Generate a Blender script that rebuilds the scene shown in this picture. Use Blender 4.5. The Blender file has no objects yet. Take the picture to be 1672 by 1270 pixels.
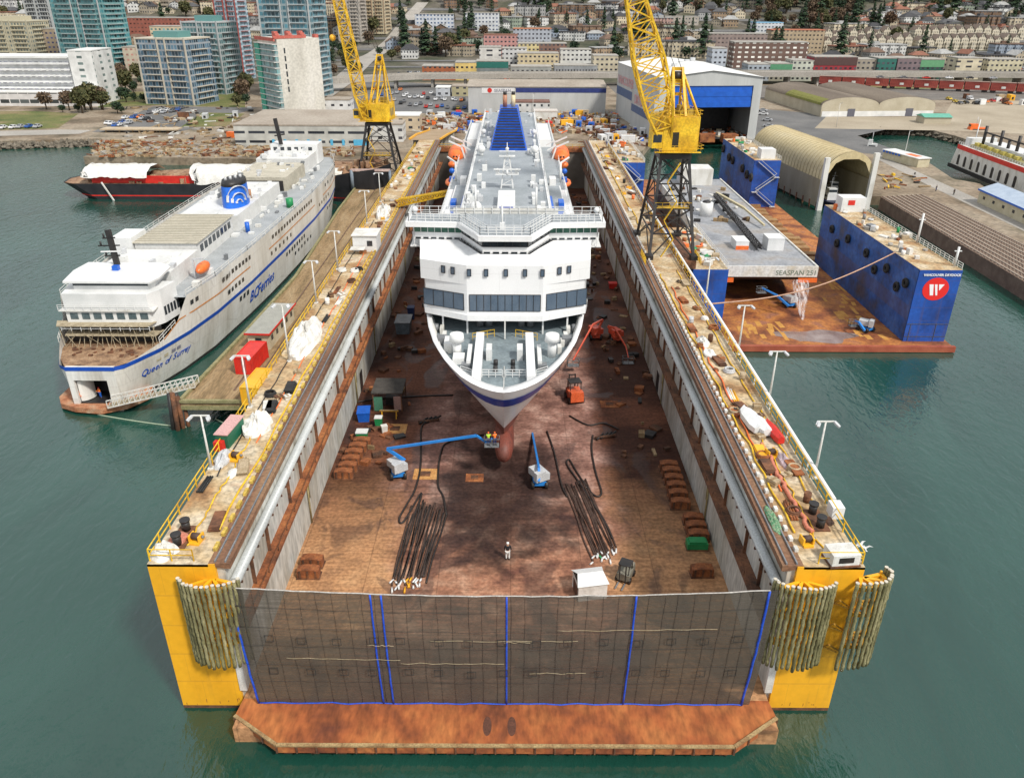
import bpy, math, random
from math import sin, cos, pi, radians, sqrt, atan2
from mathutils import Vector, Matrix, noise
random.seed(7)
R = random.uniform
scene = bpy.context.scene
COL = scene.collection

# ---------------------------------------------------------------- camera
CAM_H = 55.0; FPX = 1280.0; PITCH = radians(26.8); ROLL = radians(.25)
_f = Vector((0, cos(PITCH), -sin(PITCH))); _r = Vector((1, 0, 0)); _u = _r.cross(_f)
_r2 = _r*cos(ROLL)+_u*sin(ROLL); _u2 = _u*cos(ROLL)-_r*sin(ROLL)
cd = bpy.data.cameras.new('camera'); cam = bpy.data.objects.new('camera', cd); COL.objects.link(cam)
cd.sensor_width = 36; cd.lens = 36*FPX/1672; cd.clip_start = .5; cd.clip_end = 6000
cam.matrix_world = Matrix(((_r2.x, _u2.x, -_f.x, 0), (_r2.y, _u2.y, -_f.y, 0), (_r2.z, _u2.z, -_f.z, CAM_H), (0, 0, 0, 1)))
scene.camera = cam

# ---------------------------------------------------------------- light
w = bpy.data.worlds.new('World'); scene.world = w; w.use_nodes = True
nt = w.node_tree; nt.nodes.clear()
out = nt.nodes.new('ShaderNodeOutputWorld'); bg = nt.nodes.new('ShaderNodeBackground')
sky = nt.nodes.new('ShaderNodeTexSky'); sky.sky_type = 'NISHITA'; sky.sun_disc = False
sky.sun_elevation = radians(48); sky.sun_rotation = radians(136)
tcw = nt.nodes.new('ShaderNodeTexCoord'); nzw = nt.nodes.new('ShaderNodeTexNoise'); nzw.inputs['Scale'].default_value = 2.2; nzw.inputs['Detail'].default_value = 6
mpw = nt.nodes.new('ShaderNodeMapping'); mpw.inputs['Scale'].default_value = (1, 1, 2.5)
rpw = nt.nodes.new('ShaderNodeValToRGB'); rpw.color_ramp.elements[0].color = (6.6, 7.0, 7.5, 1); rpw.color_ramp.elements[1].color = (10.2, 10.3, 10.4, 1)
rpw.color_ramp.elements[0].position = .35; rpw.color_ramp.elements[1].position = .65
mxw = nt.nodes.new('ShaderNodeMix'); mxw.data_type = 'RGBA'; mxw.inputs[0].default_value = .85
L = nt.links.new
L(tcw.outputs['Generated'], mpw.inputs[0]); L(mpw.outputs[0], nzw.inputs['Vector']); L(nzw.outputs['Fac'], rpw.inputs[0])
L(sky.outputs[0], mxw.inputs[6]); L(rpw.outputs[0], mxw.inputs[7]); L(mxw.outputs[2], bg.inputs[0])
bg.inputs[1].default_value = .071
L(bg.outputs[0], out.inputs[0])
sd = bpy.data.lights.new('sun', 'SUN'); sd.energy = 2.5; sd.angle = radians(7); sd.color = (1, .95, .87)
so = bpy.data.objects.new('sun', sd); COL.objects.link(so); so.location = (0, 0, 200)
so.rotation_euler = Vector((-.58, .6, -.92)).to_track_quat('-Z', 'Y').to_euler()
scene.view_settings.view_transform = 'Standard'; scene.view_settings.look = 'None'
scene.view_settings.exposure = .62; scene.view_settings.gamma = 1

# ---------------------------------------------------------------- placing: pixel of the photo -> point on a real plane
def ray(u, v): return _f*FPX+_r2*(u-836)-_u2*(v-635)
def Z(u, v, z=0.):
    d = ray(u, v); t = (z-CAM_H)/d.z; return Vector((d.x*t, d.y*t, z))
def YP(u, v, Y):
    d = ray(u, v); t = Y/d.y; return Vector((d.x*t, Y, CAM_H+d.z*t))
def terr(x, y):
    a = 2.6
    def s(t): t = max(0, min(1, t)); return t*t*(3-2*t)
    t = max(0, y-545)
    h = 2.6+ t*.035 + (max(0, y-700)**1.45)*.0128
    return h
def G(u, v):
    d = ray(u, v); y = 300
    for k in range(300):
        z = CAM_H+d.z*y/d.y
        if z <= terr(0, y): break
        y += 5
    return Vector((d.x*y/d.y, y, terr(0, y)))

# ---------------------------------------------------------------- materials
MATS = {}
def srgb(r, g, b):
    f = lambda c: (c/255/12.92) if c/255 <= .04045 else ((c/255+.055)/1.055)**2.4
    return (f(r), f(g), f(b))
def M(name, cols, sc=.4, rough=.75, bump=0., metal=0., det=.3, stretch=(1, 1, 1), fine=7., fs=(1, 1, 1), alpha=None, pos=None, lo=.3, hi=.7, plates=None):
    """stained surface: a ramp of colours over noise, darkened by a finer noise"""
    if name in MATS: return MATS[name]
    m = bpy.data.materials.new(name); m.use_nodes = True; MATS[name] = m
    nt = m.node_tree; N = nt.nodes; K = nt.links.new; b = N['Principled BSDF']
    if not isinstance(cols[0], (tuple, list)): cols = [cols]
    b.inputs['Roughness'].default_value = rough; b.inputs['Metallic'].default_value = metal
    tc = N.new('ShaderNodeTexCoord')
    mp = N.new('ShaderNodeMapping'); mp.inputs['Scale'].default_value = stretch; K(tc.outputs['Object'], mp.inputs[0])
    n1 = N.new('ShaderNodeTexNoise'); n1.inputs['Scale'].default_value = sc; n1.inputs['Detail'].default_value = 5; K(mp.outputs[0], n1.inputs['Vector'])
    rp = N.new('ShaderNodeValToRGB'); e = rp.color_ramp.elements
    while len(e) < max(2, len(cols)): e.new(.5)
    for i, c in enumerate(cols if len(cols) > 1 else cols*2):
        e[i].position = lo+(hi-lo)*i/(max(2, len(cols))-1) if pos is None else pos[i]
        e[i].color = (*c, 1)
    K(n1.outputs['Fac'], rp.inputs[0])
    mp2 = N.new('ShaderNodeMapping'); mp2.inputs['Scale'].default_value = fs; K(tc.outputs['Object'], mp2.inputs[0])
    n2 = N.new('ShaderNodeTexNoise'); n2.inputs['Scale'].default_value = fine; n2.inputs['Detail'].default_value = 4; K(mp2.outputs[0], n2.inputs['Vector'])
    mr = N.new('ShaderNodeMapRange'); mr.inputs[1].default_value = .3; mr.inputs[2].default_value = .65; mr.inputs[3].default_value = 1-det; mr.inputs[4].default_value = 1.0+det*.25
    K(n2.outputs['Fac'], mr.inputs[0])
    mx = N.new('ShaderNodeMix'); mx.data_type = 'RGBA'; mx.blend_type = 'MULTIPLY'; mx.inputs[0].default_value = 1
    K(rp.outputs[0], mx.inputs[6]); K(mr.outputs[0], mx.inputs[7]); K(mx.outputs[2], b.inputs['Base Color'])
    if plates:
        # plate seams: thin darker joints on a running grid (length, height, strength)
        sx = N.new('ShaderNodeSeparateXYZ'); K(tc.outputs['Object'], sx.inputs[0])
        def ma(op, a_, b_=None):
            q = N.new('ShaderNodeMath'); q.operation = op
            for i, x in enumerate((a_, b_)):
                if x is None: continue
                if isinstance(x, (int, float)): q.inputs[i].default_value = x
                else: K(x, q.inputs[i])
            return q.outputs[0]
        row = ma('DIVIDE', sx.outputs[2], plates[1]); off = ma('MULTIPLY', ma('FLOOR', row), .37)
        hor = ma('LESS_THAN', ma('FRACT', row), .05)
        v1 = ma('LESS_THAN', ma('FRACT', ma('ADD', ma('DIVIDE', sx.outputs[1], plates[0]), off)), .018)
        v2 = ma('LESS_THAN', ma('FRACT', ma('ADD', ma('DIVIDE', sx.outputs[0], plates[0]), off)), .018)
        sm = ma('MAXIMUM', hor, ma('MAXIMUM', v1, v2))
        st = N.new('ShaderNodeTexNoise'); st.inputs['Scale'].default_value = .9; st.inputs['Detail'].default_value = 6
        ms = N.new('ShaderNodeMapping'); ms.inputs['Scale'].default_value = (1.6, 1.6, .12); K(tc.outputs['Object'], ms.inputs[0]); K(ms.outputs[0], st.inputs['Vector'])
        m3 = N.new('ShaderNodeMapRange'); m3.inputs[1].default_value = .58; m3.inputs[2].default_value = .78; m3.inputs[4].default_value = plates[2]*1.6; K(st.outputs['Fac'], m3.inputs[0])
        tot = ma('MAXIMUM', ma('MULTIPLY', sm, plates[2]), m3.outputs[0])
        m4 = N.new('ShaderNodeMix'); m4.data_type = 'RGBA'; K(tot, m4.inputs[0]); K(mx.outputs[2], m4.inputs[6]); m4.inputs[7].default_value = (.12, .07, .04, 1); K(m4.outputs[2], b.inputs['Base Color'])
    if bump:
        bp = N.new('ShaderNodeBump'); bp.inputs['Strength'].default_value = bump; bp.inputs['Distance'].default_value = .1
        K(n2.outputs['Fac'], bp.inputs['Height']); K(bp.outputs[0], b.inputs['Normal'])
    if alpha is not None: b.inputs['Alpha'].default_value = alpha
    return m

def facade(name, wall, glass, fh=2.9, ww=2.4, fz=.5, fx=.62, rough=.35, jitter=.5, zoff=.25):
    """far facade: rows of windows, each with its own tone"""
    if name in MATS: return MATS[name]
    m = bpy.data.materials.new(name); m.use_nodes = True; MATS[name] = m
    nt = m.node_tree; N = nt.nodes; K = nt.links.new; b = N['Principled BSDF']
    tc = N.new('ShaderNodeTexCoord'); ge = N.new('ShaderNodeNewGeometry')
    sp = N.new('ShaderNodeSeparateXYZ'); K(tc.outputs['Object'], sp.inputs[0])
    tr = N.new('ShaderNodeVectorTransform'); tr.vector_type = 'NORMAL'; tr.convert_from = 'WORLD'; tr.convert_to = 'OBJECT'; K(ge.outputs['Normal'], tr.inputs[0])
    sn = N.new('ShaderNodeSeparateXYZ'); K(tr.outputs[0], sn.inputs[0])
    def ma(op, a, b_=None):
        q = N.new('ShaderNodeMath'); q.operation = op
        for i, x in enumerate((a, b_)):
            if x is None: continue
            if isinstance(x, (int, float)): q.inputs[i].default_value = x
            else: K(x, q.inputs[i])
        return q.outputs[0]
    ax = ma('GREATER_THAN', ma('ABSOLUTE', sn.outputs[0]), .7)
    top = ma('LESS_THAN', ma('ABSOLUTE', sn.outputs[2]), .4)
    u = ma('ADD', ma('MULTIPLY', sp.outputs[0], ma('SUBTRACT', 1, ax)), ma('MULTIPLY', sp.outputs[1], ax))
    us = ma('DIVIDE', ma('ADD', u, 500.), ww); zs = ma('DIVIDE', ma('ADD', sp.outputs[2], 300*fh-zoff*0), fh)
    fu = ma('FRACT', us); fv = ma('FRACT', zs)
    inu = ma('LESS_THAN', ma('ABSOLUTE', ma('SUBTRACT', fu, .5)), fx/2)
    inv = ma('LESS_THAN', ma('ABSOLUTE', ma('SUBTRACT', fv, .5)), fz/2)
    k = ma('MULTIPLY', ma('MULTIPLY', inu, inv), top)
    wn = N.new('ShaderNodeTexWhiteNoise'); cb = N.new('ShaderNodeCombineXYZ')
    K(ma('FLOOR', us), cb.inputs[0]); K(ma('FLOOR', zs), cb.inputs[1]); K(ax, cb.inputs[2]); K(cb.outputs[0], wn.inputs['Vector'])
    rp = N.new('ShaderNodeValToRGB'); e = rp.color_ramp.elements
    e[0].color = (*[c*(1-jitter) for c in glass], 1); e[1].color = (*[min(1, c*(1+jitter)+.02) for c in glass], 1); K(wn.outputs['Value'], rp.inputs[0])
    nz = N.new('ShaderNodeTexNoise'); nz.inputs['Scale'].default_value = .25; nz.inputs['Detail'].default_value = 5; K(tc.outputs['Object'], nz.inputs['Vector'])
    r2 = N.new('ShaderNodeValToRGB'); r2.color_ramp.elements[0].color = (*[c*.75 for c in wall], 1); r2.color_ramp.elements[1].color = (*[min(1, c*1.12) for c in wall], 1)
    r2.color_ramp.elements[0].position = .3; r2.color_ramp.elements[1].position = .7; K(nz.outputs['Fac'], r2.inputs[0])
    mx = N.new('ShaderNodeMix'); mx.data_type = 'RGBA'; K(k, mx.inputs[0]); K(r2.outputs[0], mx.inputs[6]); K(rp.outputs[0], mx.inputs[7])
    K(mx.outputs[2], b.inputs['Base Color'])
    K(ma('SUBTRACT', .85, ma('MULTIPLY', k, .85-rough*.6)), b.inputs['Roughness'])
    return m

# ---------------------------------------------------------------- mesh builder
class MB:
    def __init__(s, mat=None): s.v = []; s.f = []; s.mi = []; s.sm = []; s.mats = []; s.k = 0; s.smooth = False; s.use(mat)
    def use(s, mat):
        if mat is not None:
            if mat not in s.mats: s.mats.append(mat)
            s.k = s.mats.index(mat)
        return s
    def face(s, idx): s.f.append(idx); s.mi.append(s.k); s.sm.append(s.smooth)
    def poly(s, pts):
        n = len(s.v); s.v += [tuple(p) for p in pts]; s.face(list(range(n, n+len(pts)))); return s
    def box(s, x0, x1, y0, y1, z0, z1):
        n = len(s.v); s.v += [(x0, y0, z0), (x1, y0, z0), (x1, y1, z0), (x0, y1, z0), (x0, y0, z1), (x1, y0, z1), (x1, y1, z1), (x0, y1, z1)]
        for q in ((3, 2, 1, 0), (4, 5, 6, 7), (0, 1, 5, 4), (1, 2, 6, 5), (2, 3, 7, 6), (3, 0, 4, 7)): s.face([n+i for i in q])
        return s
    def cbox(s, c, sx, sy, sz, rz=0.):
        """box standing on point c, turned by rz"""
        n = len(s.v); ca, sa = cos(rz), sin(rz)
        for z in (0, sz):
            for a, b in ((-1, -1), (1, -1), (1, 1), (-1, 1)):
                x, y = a*sx/2, b*sy/2; s.v.append((c[0]+x*ca-y*sa, c[1]+x*sa+y*ca, c[2]+z))
        for q in ((3, 2, 1, 0), (4, 5, 6, 7), (0, 1, 5, 4), (1, 2, 6, 5), (2, 3, 7, 6), (3, 0, 4, 7)): s.face([n+i for i in q])
        return s
    def _fr(s, p, q):
        d = (Vector(q)-Vector(p)).normalized(); a = Vector((0, 0, 1)) if abs(d.z) < .95 else Vector((0, 1, 0))
        x = d.cross(a).normalized(); return x, x.cross(d).normalized()
    def beam(s, p, q, w, h=None):
        h = h or w; x, y = s._fr(p, q); n = len(s.v)
        for c in (Vector(p), Vector(q)):
            for a, b in ((-1, -1), (1, -1), (1, 1), (-1, 1)): s.v.append(tuple(c+x*a*w/2+y*b*h/2))
        for k in ((0, 1, 2, 3), (7, 6, 5, 4), (0, 4, 5, 1), (1, 5, 6, 2), (2, 6, 7, 3), (3, 7, 4, 0)): s.face([n+i for i in k])
        return s
    def tube(s, p, q, r, n=8, r2=None, caps=True):
        r2 = r if r2 is None else r2; x, y = s._fr(p, q); b = len(s.v)
        for c, rr in ((Vector(p), r), (Vector(q), r2)):
            for i in range(n): a = 2*pi*i/n; s.v.append(tuple(c+x*cos(a)*rr+y*sin(a)*rr))
        sm = s.smooth; s.smooth = n > 5
        for i in range(n): j = (i+1) % n; s.face([b+i, b+n+i, b+n+j, b+j])
        s.smooth = sm
        if caps: s.face([b+i for i in range(n)]); s.face([b+n+i for i in range(n-1, -1, -1)])
        return s
    def path(s, pts, r, n=6, rs=None):
        pts = [Vector(p) for p in pts]; b = len(s.v)
        for k, c in enumerate(pts):
            d = pts[min(k+1, len(pts)-1)]-pts[max(k-1, 0)]; x, y = s._fr((0, 0, 0), d if d.length > 1e-6 else (0, 0, 1))
            if k and x.dot(px_) < 0: x = -x; y = -y
            px_ = x
            rr = rs[k] if rs else r
            for i in range(n): a = 2*pi*i/n; s.v.append(tuple(c+x*cos(a)*rr+y*sin(a)*rr))
        sm = s.smooth; s.smooth = True
        for k in range(len(pts)-1):
            for i in range(n): j = (i+1) % n; s.face([b+k*n+i, b+k*n+n+i, b+k*n+n+j, b+k*n+j])
        s.smooth = sm
        s.face([b+i for i in range(n)]); e = b+(len(pts)-1)*n; s.face([e+i for i in range(n-1, -1, -1)])
        return s
    def ball(s, c, r, sc=(1, 1, 1), nu=10, nv=6, half=False):
        b = len(s.v); rows = nv+1
        for k in range(rows):
            t = pi*k/nv*(.5 if half else 1)
            for i in range(nu): a = 2*pi*i/nu; s.v.append((c[0]+r*sc[0]*sin(t)*cos(a), c[1]+r*sc[1]*sin(t)*sin(a), c[2]+r*sc[2]*cos(t)))
        sm = s.smooth; s.smooth = True
        for k in range(rows-1):
            for i in range(nu): j = (i+1) % nu; s.face([b+k*nu+i, b+k*nu+nu+i, b+k*nu+nu+j, b+k*nu+j])
        s.smooth = sm; return s
    def prism(s, poly, z0, z1):
        n = len(poly); b = len(s.v)
        s.v += [(p[0], p[1], z0) for p in poly]+[(p[0], p[1], z1) for p in poly]
        s.face([b+i for i in range(n-1, -1, -1)]); s.face([b+n+i for i in range(n)])
        for i in range(n): j = (i+1) % n; s.face([b+i, b+j, b+n+j, b+n+i])
        return s
    def loft(s, rings, closed=False, caps=False):
        b = len(s.v); n = len(rings[0])
        for r in rings: s.v += [tuple(p) for p in r]
        for k in range(len(rings)-1):
            for i in range(n if closed else n-1):
                j = (i+1) % n; s.face([b+k*n+i, b+k*n+j, b+k*n+n+j, b+k*n+n+i])
        if caps: s.face([b+i for i in range(n-1, -1, -1)]); s.face([b+(len(rings)-1)*n+i for i in range(n)])
        return s
    def xprism(s, prof, y0, y1):
        """profile of (x, z) pulled along y"""
        return s.loft([[(x, y, z) for x, z in prof] for y in (y0, y1)], True, True)
    def rail(s, pts, h=1.1, step=2.5, w=.07, n=2):
        for a, b in zip(pts[:-1], pts[1:]):
            a, b = Vector(a), Vector(b); L_ = (b-a).length; k = max(1, int(L_/step))
            for i in range(k+1):
                p = a+(b-a)*i/k; s.beam(p, p+Vector((0, 0, h)), w)
            for j in range(1, n+1): o = Vector((0, 0, h*j/n)); s.beam(a+o, b+o, w*.8)
        return s
    def build(s, name, parent=None, loc=None, local=False):
        me = bpy.data.meshes.new(name); me.from_pydata(s.v, [], s.f)
        for m in s.mats: me.materials.append(m)
        if s.mats:
            me.polygons.foreach_set('material_index', s.mi)
        me.polygons.foreach_set('use_smooth', s.sm); me.update()
        o = bpy.data.objects.new(name, me); COL.objects.link(o)
        if parent is not None:
            o.parent = parent
            if not local and not parent.get('_loc'):
                p = parent; off = Vector()
                while p is not None: off += p.location; p = p.parent
                o.location = -off
        elif loc is not None: o.location = loc
        return o

def tag(o, label=None, cat=None, group=None, kind=None):
    if label: o['label'] = label
    if cat: o['category'] = cat
    if group: o['group'] = group
    if kind: o['kind'] = kind
    return o
def thing(name, label, cat, loc=(0, 0, 0), rz=0., group=None):
    o = bpy.data.objects.new(name, None); COL.objects.link(o); o.location = loc; o.rotation_euler = (0, 0, rz)
    o.empty_display_size = .5
    return tag(o, label, cat, group)
def struct(name, mb): return tag(mb.build(name), kind='structure')
def copy_tree(o, loc=None, rz=None, label=None, parent=None, group=None, scale=None):
    c = o.copy(); COL.objects.link(c)
    if parent is not None: c.parent = parent
    if loc is not None: c.location = loc
    if rz is not None: c.rotation_euler = (0, 0, rz)
    if scale is not None: c.scale = (scale,)*3 if isinstance(scale, (int, float)) else scale
    if label: c['label'] = label
    if group: c['group'] = group
    for ch in [x for x in o.children]: copy_tree(ch, parent=c)
    return c
ORD = ['first', 'second', 'third', 'fourth', 'fifth', 'sixth', 'seventh', 'eighth', 'ninth', 'tenth', 'eleventh', 'twelfth', 'thirteenth', 'fourteenth', 'fifteenth', 'sixteenth', 'seventeenth', 'eighteenth', 'nineteenth', 'twentieth']
def nth(i):
    if i < 20: return ORD[i]
    n = i+1; return '%d%s' % (n, {1: 'st', 2: 'nd', 3: 'rd'}.get(n % 10 if n % 100 not in (11, 12, 13) else 0, 'th'))
def text(body, size, mat, parent, origin, xdir, ydir, name='lettering', extrude=.02, shear=0., bold=0., align='LEFT'):
    cu = bpy.data.curves.new(name, 'FONT'); cu.body = body; cu.size = size; cu.extrude = extrude; cu.shear = shear; cu.offset = bold; cu.align_x = align
    cu.resolution_u = 3
    t = bpy.data.objects.new(name, cu); COL.objects.link(t)
    bpy.context.view_layer.update()
    me = bpy.data.meshes.new_from_object(t.evaluated_get(bpy.context.evaluated_depsgraph_get()))
    bpy.data.objects.remove(t)
    me.materials.clear(); me.materials.append(mat)
    x = Vector(xdir).normalized(); y = Vector(ydir); y = (y-x*y.dot(x)).normalized(); z = x.cross(y)
    me.transform(Matrix(((x.x, y.x, z.x, origin[0]), (x.y, y.y, z.y, origin[1]), (x.z, y.z, z.z, origin[2]), (0, 0, 0, 1))))
    o = bpy.data.objects.new(name, me); COL.objects.link(o)
    if parent is not None:
        o.parent = parent; p = parent; off = Vector()
        while p is not None: off += p.location; p = p.parent
        o.location = -off
    return o

# shared materials
WHITE = M('white_paint', [(.62, .63, .62), (.78, .78, .77)], .35, .45, det=.1)
WHITE2 = M('dull_white_paint', [(.5, .48, .43), (.68, .67, .63), (.74, .73, .7)], .5, .55, det=.18, stretch=(1, 1, .4))
YEL = M('yellow_paint', [(.7, .33, .012), (.84, .425, .018), (.9, .48, .03)], .12, .45, det=.07, fine=2, stretch=(1, 1, .3), plates=(2.6, 3.1, .16))
YELCR = M('crane_yellow', [(.5, .27, .01), (.74, .45, .015), (.86, .56, .03)], .4, .5, det=.3, fine=3)
BLACK = M('black_steel', [(.012, .012, .013), (.035, .03, .028)], .8, .5, det=.3)
STEEL = M('grey_steel', [(.16, .17, .18), (.28, .29, .3)], .8, .5, det=.3, metal=.2)
LSTEEL = M('light_grey_steel', [(.45, .46, .47), (.6, .61, .62)], .8, .45, det=.2)
DECKG = M('grey_deck_paint', [(.24, .27, .29), (.33, .36, .385)], .3, .55, det=.2, fine=3)
RUST = M('rust', [(.1, .035, .015), (.28, .09, .03), (.42, .16, .05)], .6, .85, det=.4, fine=4, bump=.3)
RUSTD = M('dark_rust', [(.05, .028, .018), (.14, .06, .03), (.24, .1, .045)], .7, .85, det=.4, fine=4, bump=.3)
ORANGE = M('orange_paint', [(.75, .13, .02), (.85, .2, .04)], .8, .4, det=.15)
RED = M('red_paint', [(.55, .02, .015), (.7, .035, .02)], .8, .45, det=.2)
BLUE = M('blue_paint', [(.01, .1, .5), (.015, .14, .62)], .8, .4, det=.2)
GREEN = M('green_paint', [(.01, .2, .06), (.02, .3, .1)], .8, .5, det=.2)
WOOD = M('weathered_planks', [(.16, .11, .05), (.3, .2, .1), (.38, .28, .16)], .5, .85, det=.4, stretch=(1, .15, 1), fine=4, fs=(1, .2, 1), bump=.3)
GLASSD = M('dark_window_glass', [(.015, .02, .025), (.05, .06, .07)], .8, .08, det=.2)
RUBBER = M('black_rubber', [(.012, .012, .012), (.03, .028, .026)], 1.5, .8, det=.3)
TARP = M('white_tarpaulin', [(.6, .58, .53), (.8, .79, .76)], .6, .6, det=.15, bump=.6, fine=2)
CONC = M('concrete', [(.3, .28, .25), (.42, .4, .36)], .3, .85, det=.25, fine=3)
# ---------------------------------------------------------------- water
def water_mat():
    m = bpy.data.materials.new('harbour_water'); m.use_nodes = True; nt = m.node_tree; N = nt.nodes; K = nt.links.new; b = N['Principled BSDF']
    b.inputs['Base Color'].default_value = (.012, .075, .058, 1); b.inputs['Roughness'].default_value = .045; b.inputs['IOR'].default_value = 1.72
    ge = N.new('ShaderNodeNewGeometry')
    def nz(sc, st, rot, det=5):
        mp = N.new('ShaderNodeMapping'); mp.inputs['Scale'].default_value = st; mp.inputs['Rotation'].default_value = (0, 0, rot); K(ge.outputs['Position'], mp.inputs[0])
        n = N.new('ShaderNodeTexNoise'); n.inputs['Scale'].default_value = sc; n.inputs['Detail'].default_value = det; n.inputs['Distortion'].default_value = .6; K(mp.outputs[0], n.inputs['Vector']); return n
    a = nz(.8, (1, .42, 1), radians(32)); c = nz(.05, (1, .5, 1), radians(-20), 4); c2 = nz(2.6, (1, .5, 1), radians(18), 3)
    m1 = N.new('ShaderNodeMath'); m1.operation = 'MULTIPLY_ADD'; m1.inputs[1].default_value = 1.2; K(c.outputs['Fac'], m1.inputs[0]); K(a.outputs['Fac'], m1.inputs[2])
    m2 = N.new('ShaderNodeMath'); m2.operation = 'MULTIPLY_ADD'; m2.inputs[1].default_value = .3; K(c2.outputs['Fac'], m2.inputs[0]); K(m1.outputs[0], m2.inputs[2])
    bp = N.new('ShaderNodeBump'); bp.inputs['Strength'].default_value = .7; bp.inputs['Distance'].default_value = .22
    K(m2.outputs[0], bp.inputs['Height']); K(bp.outputs[0], b.inputs['Normal'])
    rp = N.new('ShaderNodeValToRGB'); rp.color_ramp.elements[0].color = (.005, .041, .029, 1); rp.color_ramp.elements[1].color = (.013, .064, .047, 1)
    rp.color_ramp.elements[0].position = .35; rp.color_ramp.elements[1].position = .65
    K(c.outputs['Fac'], rp.inputs[0]); K(rp.outputs[0], b.inputs['Base Color'])
    return m
mb = MB(water_mat()); mb.poly([(-1500, -400, 0), (1500, -400, 0), (1500, 1200, 0), (-1500, 1200, 0)]); struct('water', mb)

# ---------------------------------------------------------------- land: one sheet that climbs to the hill
SHORE = [(-700, 262), (-300, 240), (0, 231), (95, 228), (165, 226), (178, 243), (136, 256), (330, 258), (520, 262), (560, 262)]
sp = [Z(u, v, 2.6) for u, v in SHORE]
sp += [Vector((x, y, 2.6)) for x, y in ((-48, 249), (-30, 249), (-28, 246), (28, 246), (29, 262), (48, 300), (55.5, 326), (57, 340), (60, 342), (96, 342), (98, 326), (102, 290), (104, 262), (104, 229), (109, 229), (110, 200), (112, 150))]
sp += [Z(u, v, 2.6) for u, v in ((1700, 395), (1672, 352), (1600, 300), (1556, 292), (1520, 268), (1470, 250), (1432, 238), (1400, 224), (1392, 213), (1440, 208), (1520, 212), (1560, 222), (1600, 235), (1672, 250), (1900, 262), (2400, 290))]
GROUND = M('yard_ground', [(.09, .07, .04), (.22, .165, .11), (.32, .26, .19), (.15, .125, .08)], .05, .9, det=.4, fine=.9, bump=.2)
def land():
    mb = MB(GROUND)
    top = [Vector((p.x, p.y, 2.6)) for p in sp]
    n = len(top)
    # flat apron out to y=545, then the rising sheet
    poly = [(-1500, 545, 2.6)]+[(-1500, top[0].y, 2.6)]+[tuple(p) for p in top]+[(1500, top[-1].y, 2.6), (1500, 545, 2.6)]
    import mathutils
    tri = mathutils.geometry.tessellate_polygon([[Vector(p) for p in poly]])
    b = len(mb.v); mb.v += poly
    for t in tri:
        a, c, d = [Vector(poly[i]) for i in t]
        q = list(t)
        if (c-a).cross(d-a).z < 0: q.reverse()
        mb.face([b+i for i in q])
    for i in range(n-1):
        p, q = top[i], top[i+1]; mb.poly([(q.x, q.y, 2.6), (p.x, p.y, 2.6), (p.x, p.y, -3), (q.x, q.y, -3)])
    ys = [545+k*22 for k in range(60)]
    mb.use(HILL)
    nx = 26; b = len(mb.v)
    for y in ys:
        for i in range(nx): x = -1500+3000*i/(nx-1); mb.v.append((x, y, terr(x, y) if y > 545 else 2.6))
    for k in range(len(ys)-1):
        for i in range(nx-1): mb.face([b+k*nx+i, b+k*nx+i+1, b+k*nx+nx+i+1, b+k*nx+nx+i])
    struct('ground', mb)
HILL = M('hillside_ground', [(.03, .042, .02), (.07, .07, .04), (.12, .105, .08), (.2, .19, .17)], .03, .95, det=.4, fine=.3)
land()

# grass along the left shore, asphalt lots, the highway and streets
def sheet(name, pts, mat, dz, kind='structure'):
    mb = MB(mat); mb.poly([(p[0], p[1], p[2]+dz) for p in pts]); o = mb.build(name); tag(o, kind=kind); return o
GRASS = M('shore_grass', [(.07, .1, .02), (.14, .15, .04), (.24, .18, .09)], .08, .95, det=.4, fine=1.2)
ASPH = M('asphalt', [(.11, .11, .11), (.17, .165, .16)], .08, .9, det=.25, fine=2)
ROADC = M('pale_road_concrete', [(.3, .28, .25), (.4, .37, .33)], .08, .9, det=.25, fine=1.5)
sheet('grass', [Z(-60, 214, 2.6), Z(95, 210, 2.6), Z(128, 186, 2.6), Z(60, 182, 2.6), Z(-60, 182, 2.6)], GRASS, .03, 'structure')
sheet('path', [Z(-60, 224, 2.6), Z(130, 219, 2.6), Z(150, 213, 2.6), Z(100, 212, 2.6), Z(-60, 216, 2.6)], ROADC, .045)
sheet('yard_paving', [Z(1100, 206, 2.6), Z(1240, 232, 2.6), Z(1500, 260, 2.6), Z(1400, 222, 2.6), Z(1500, 200, 2.6), Z(1240, 178, 2.6)], ASPH, .02)
sheet('quay_paving', [Z(1430, 250, 2.6), Z(1700, 372, 2.6), Z(1760, 420, 2.6), Z(1510, 300, 2.6), Z(1436, 262, 2.6)], ROADC, .03)
sheet('gravel_lot', [Z(1330, 210, 2.6), Z(1560, 214, 2.6), Z(2100, 240, 2.6), Z(2100, 158, 2.6), Z(1560, 158, 2.6), Z(1540, 192, 2.6), Z(1350, 190, 2.6)], M('tan_gravel', [(.3, .25, .18), (.42, .36, .27)], .05, .95, det=.2, fine=2), .035)
sheet('asphalt_lot', [Z(560, 178, 2.6), Z(700, 186, 2.6), Z(765, 184, 2.6), Z(765, 140, 2.6), Z(600, 132, 2.6)], ASPH, .022)
sheet('asphalt_lot', [Z(150, 216, 2.6), Z(300, 214, 2.6), Z(420, 176, 2.6), Z(250, 174, 2.6)], ASPH, .024)
sheet('grass', [Z(295, 208, 2.6), Z(370, 206, 2.6), Z(400, 186, 2.6), Z(330, 184, 2.6)], GRASS, .04)
sheet('grass', [Z(400, 176, 2.6), Z(250, 172, 2.6), Z(160, 176, 2.6), Z(170, 150, 2.6), Z(400, 150, 2.6)], GRASS, .03)
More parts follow.
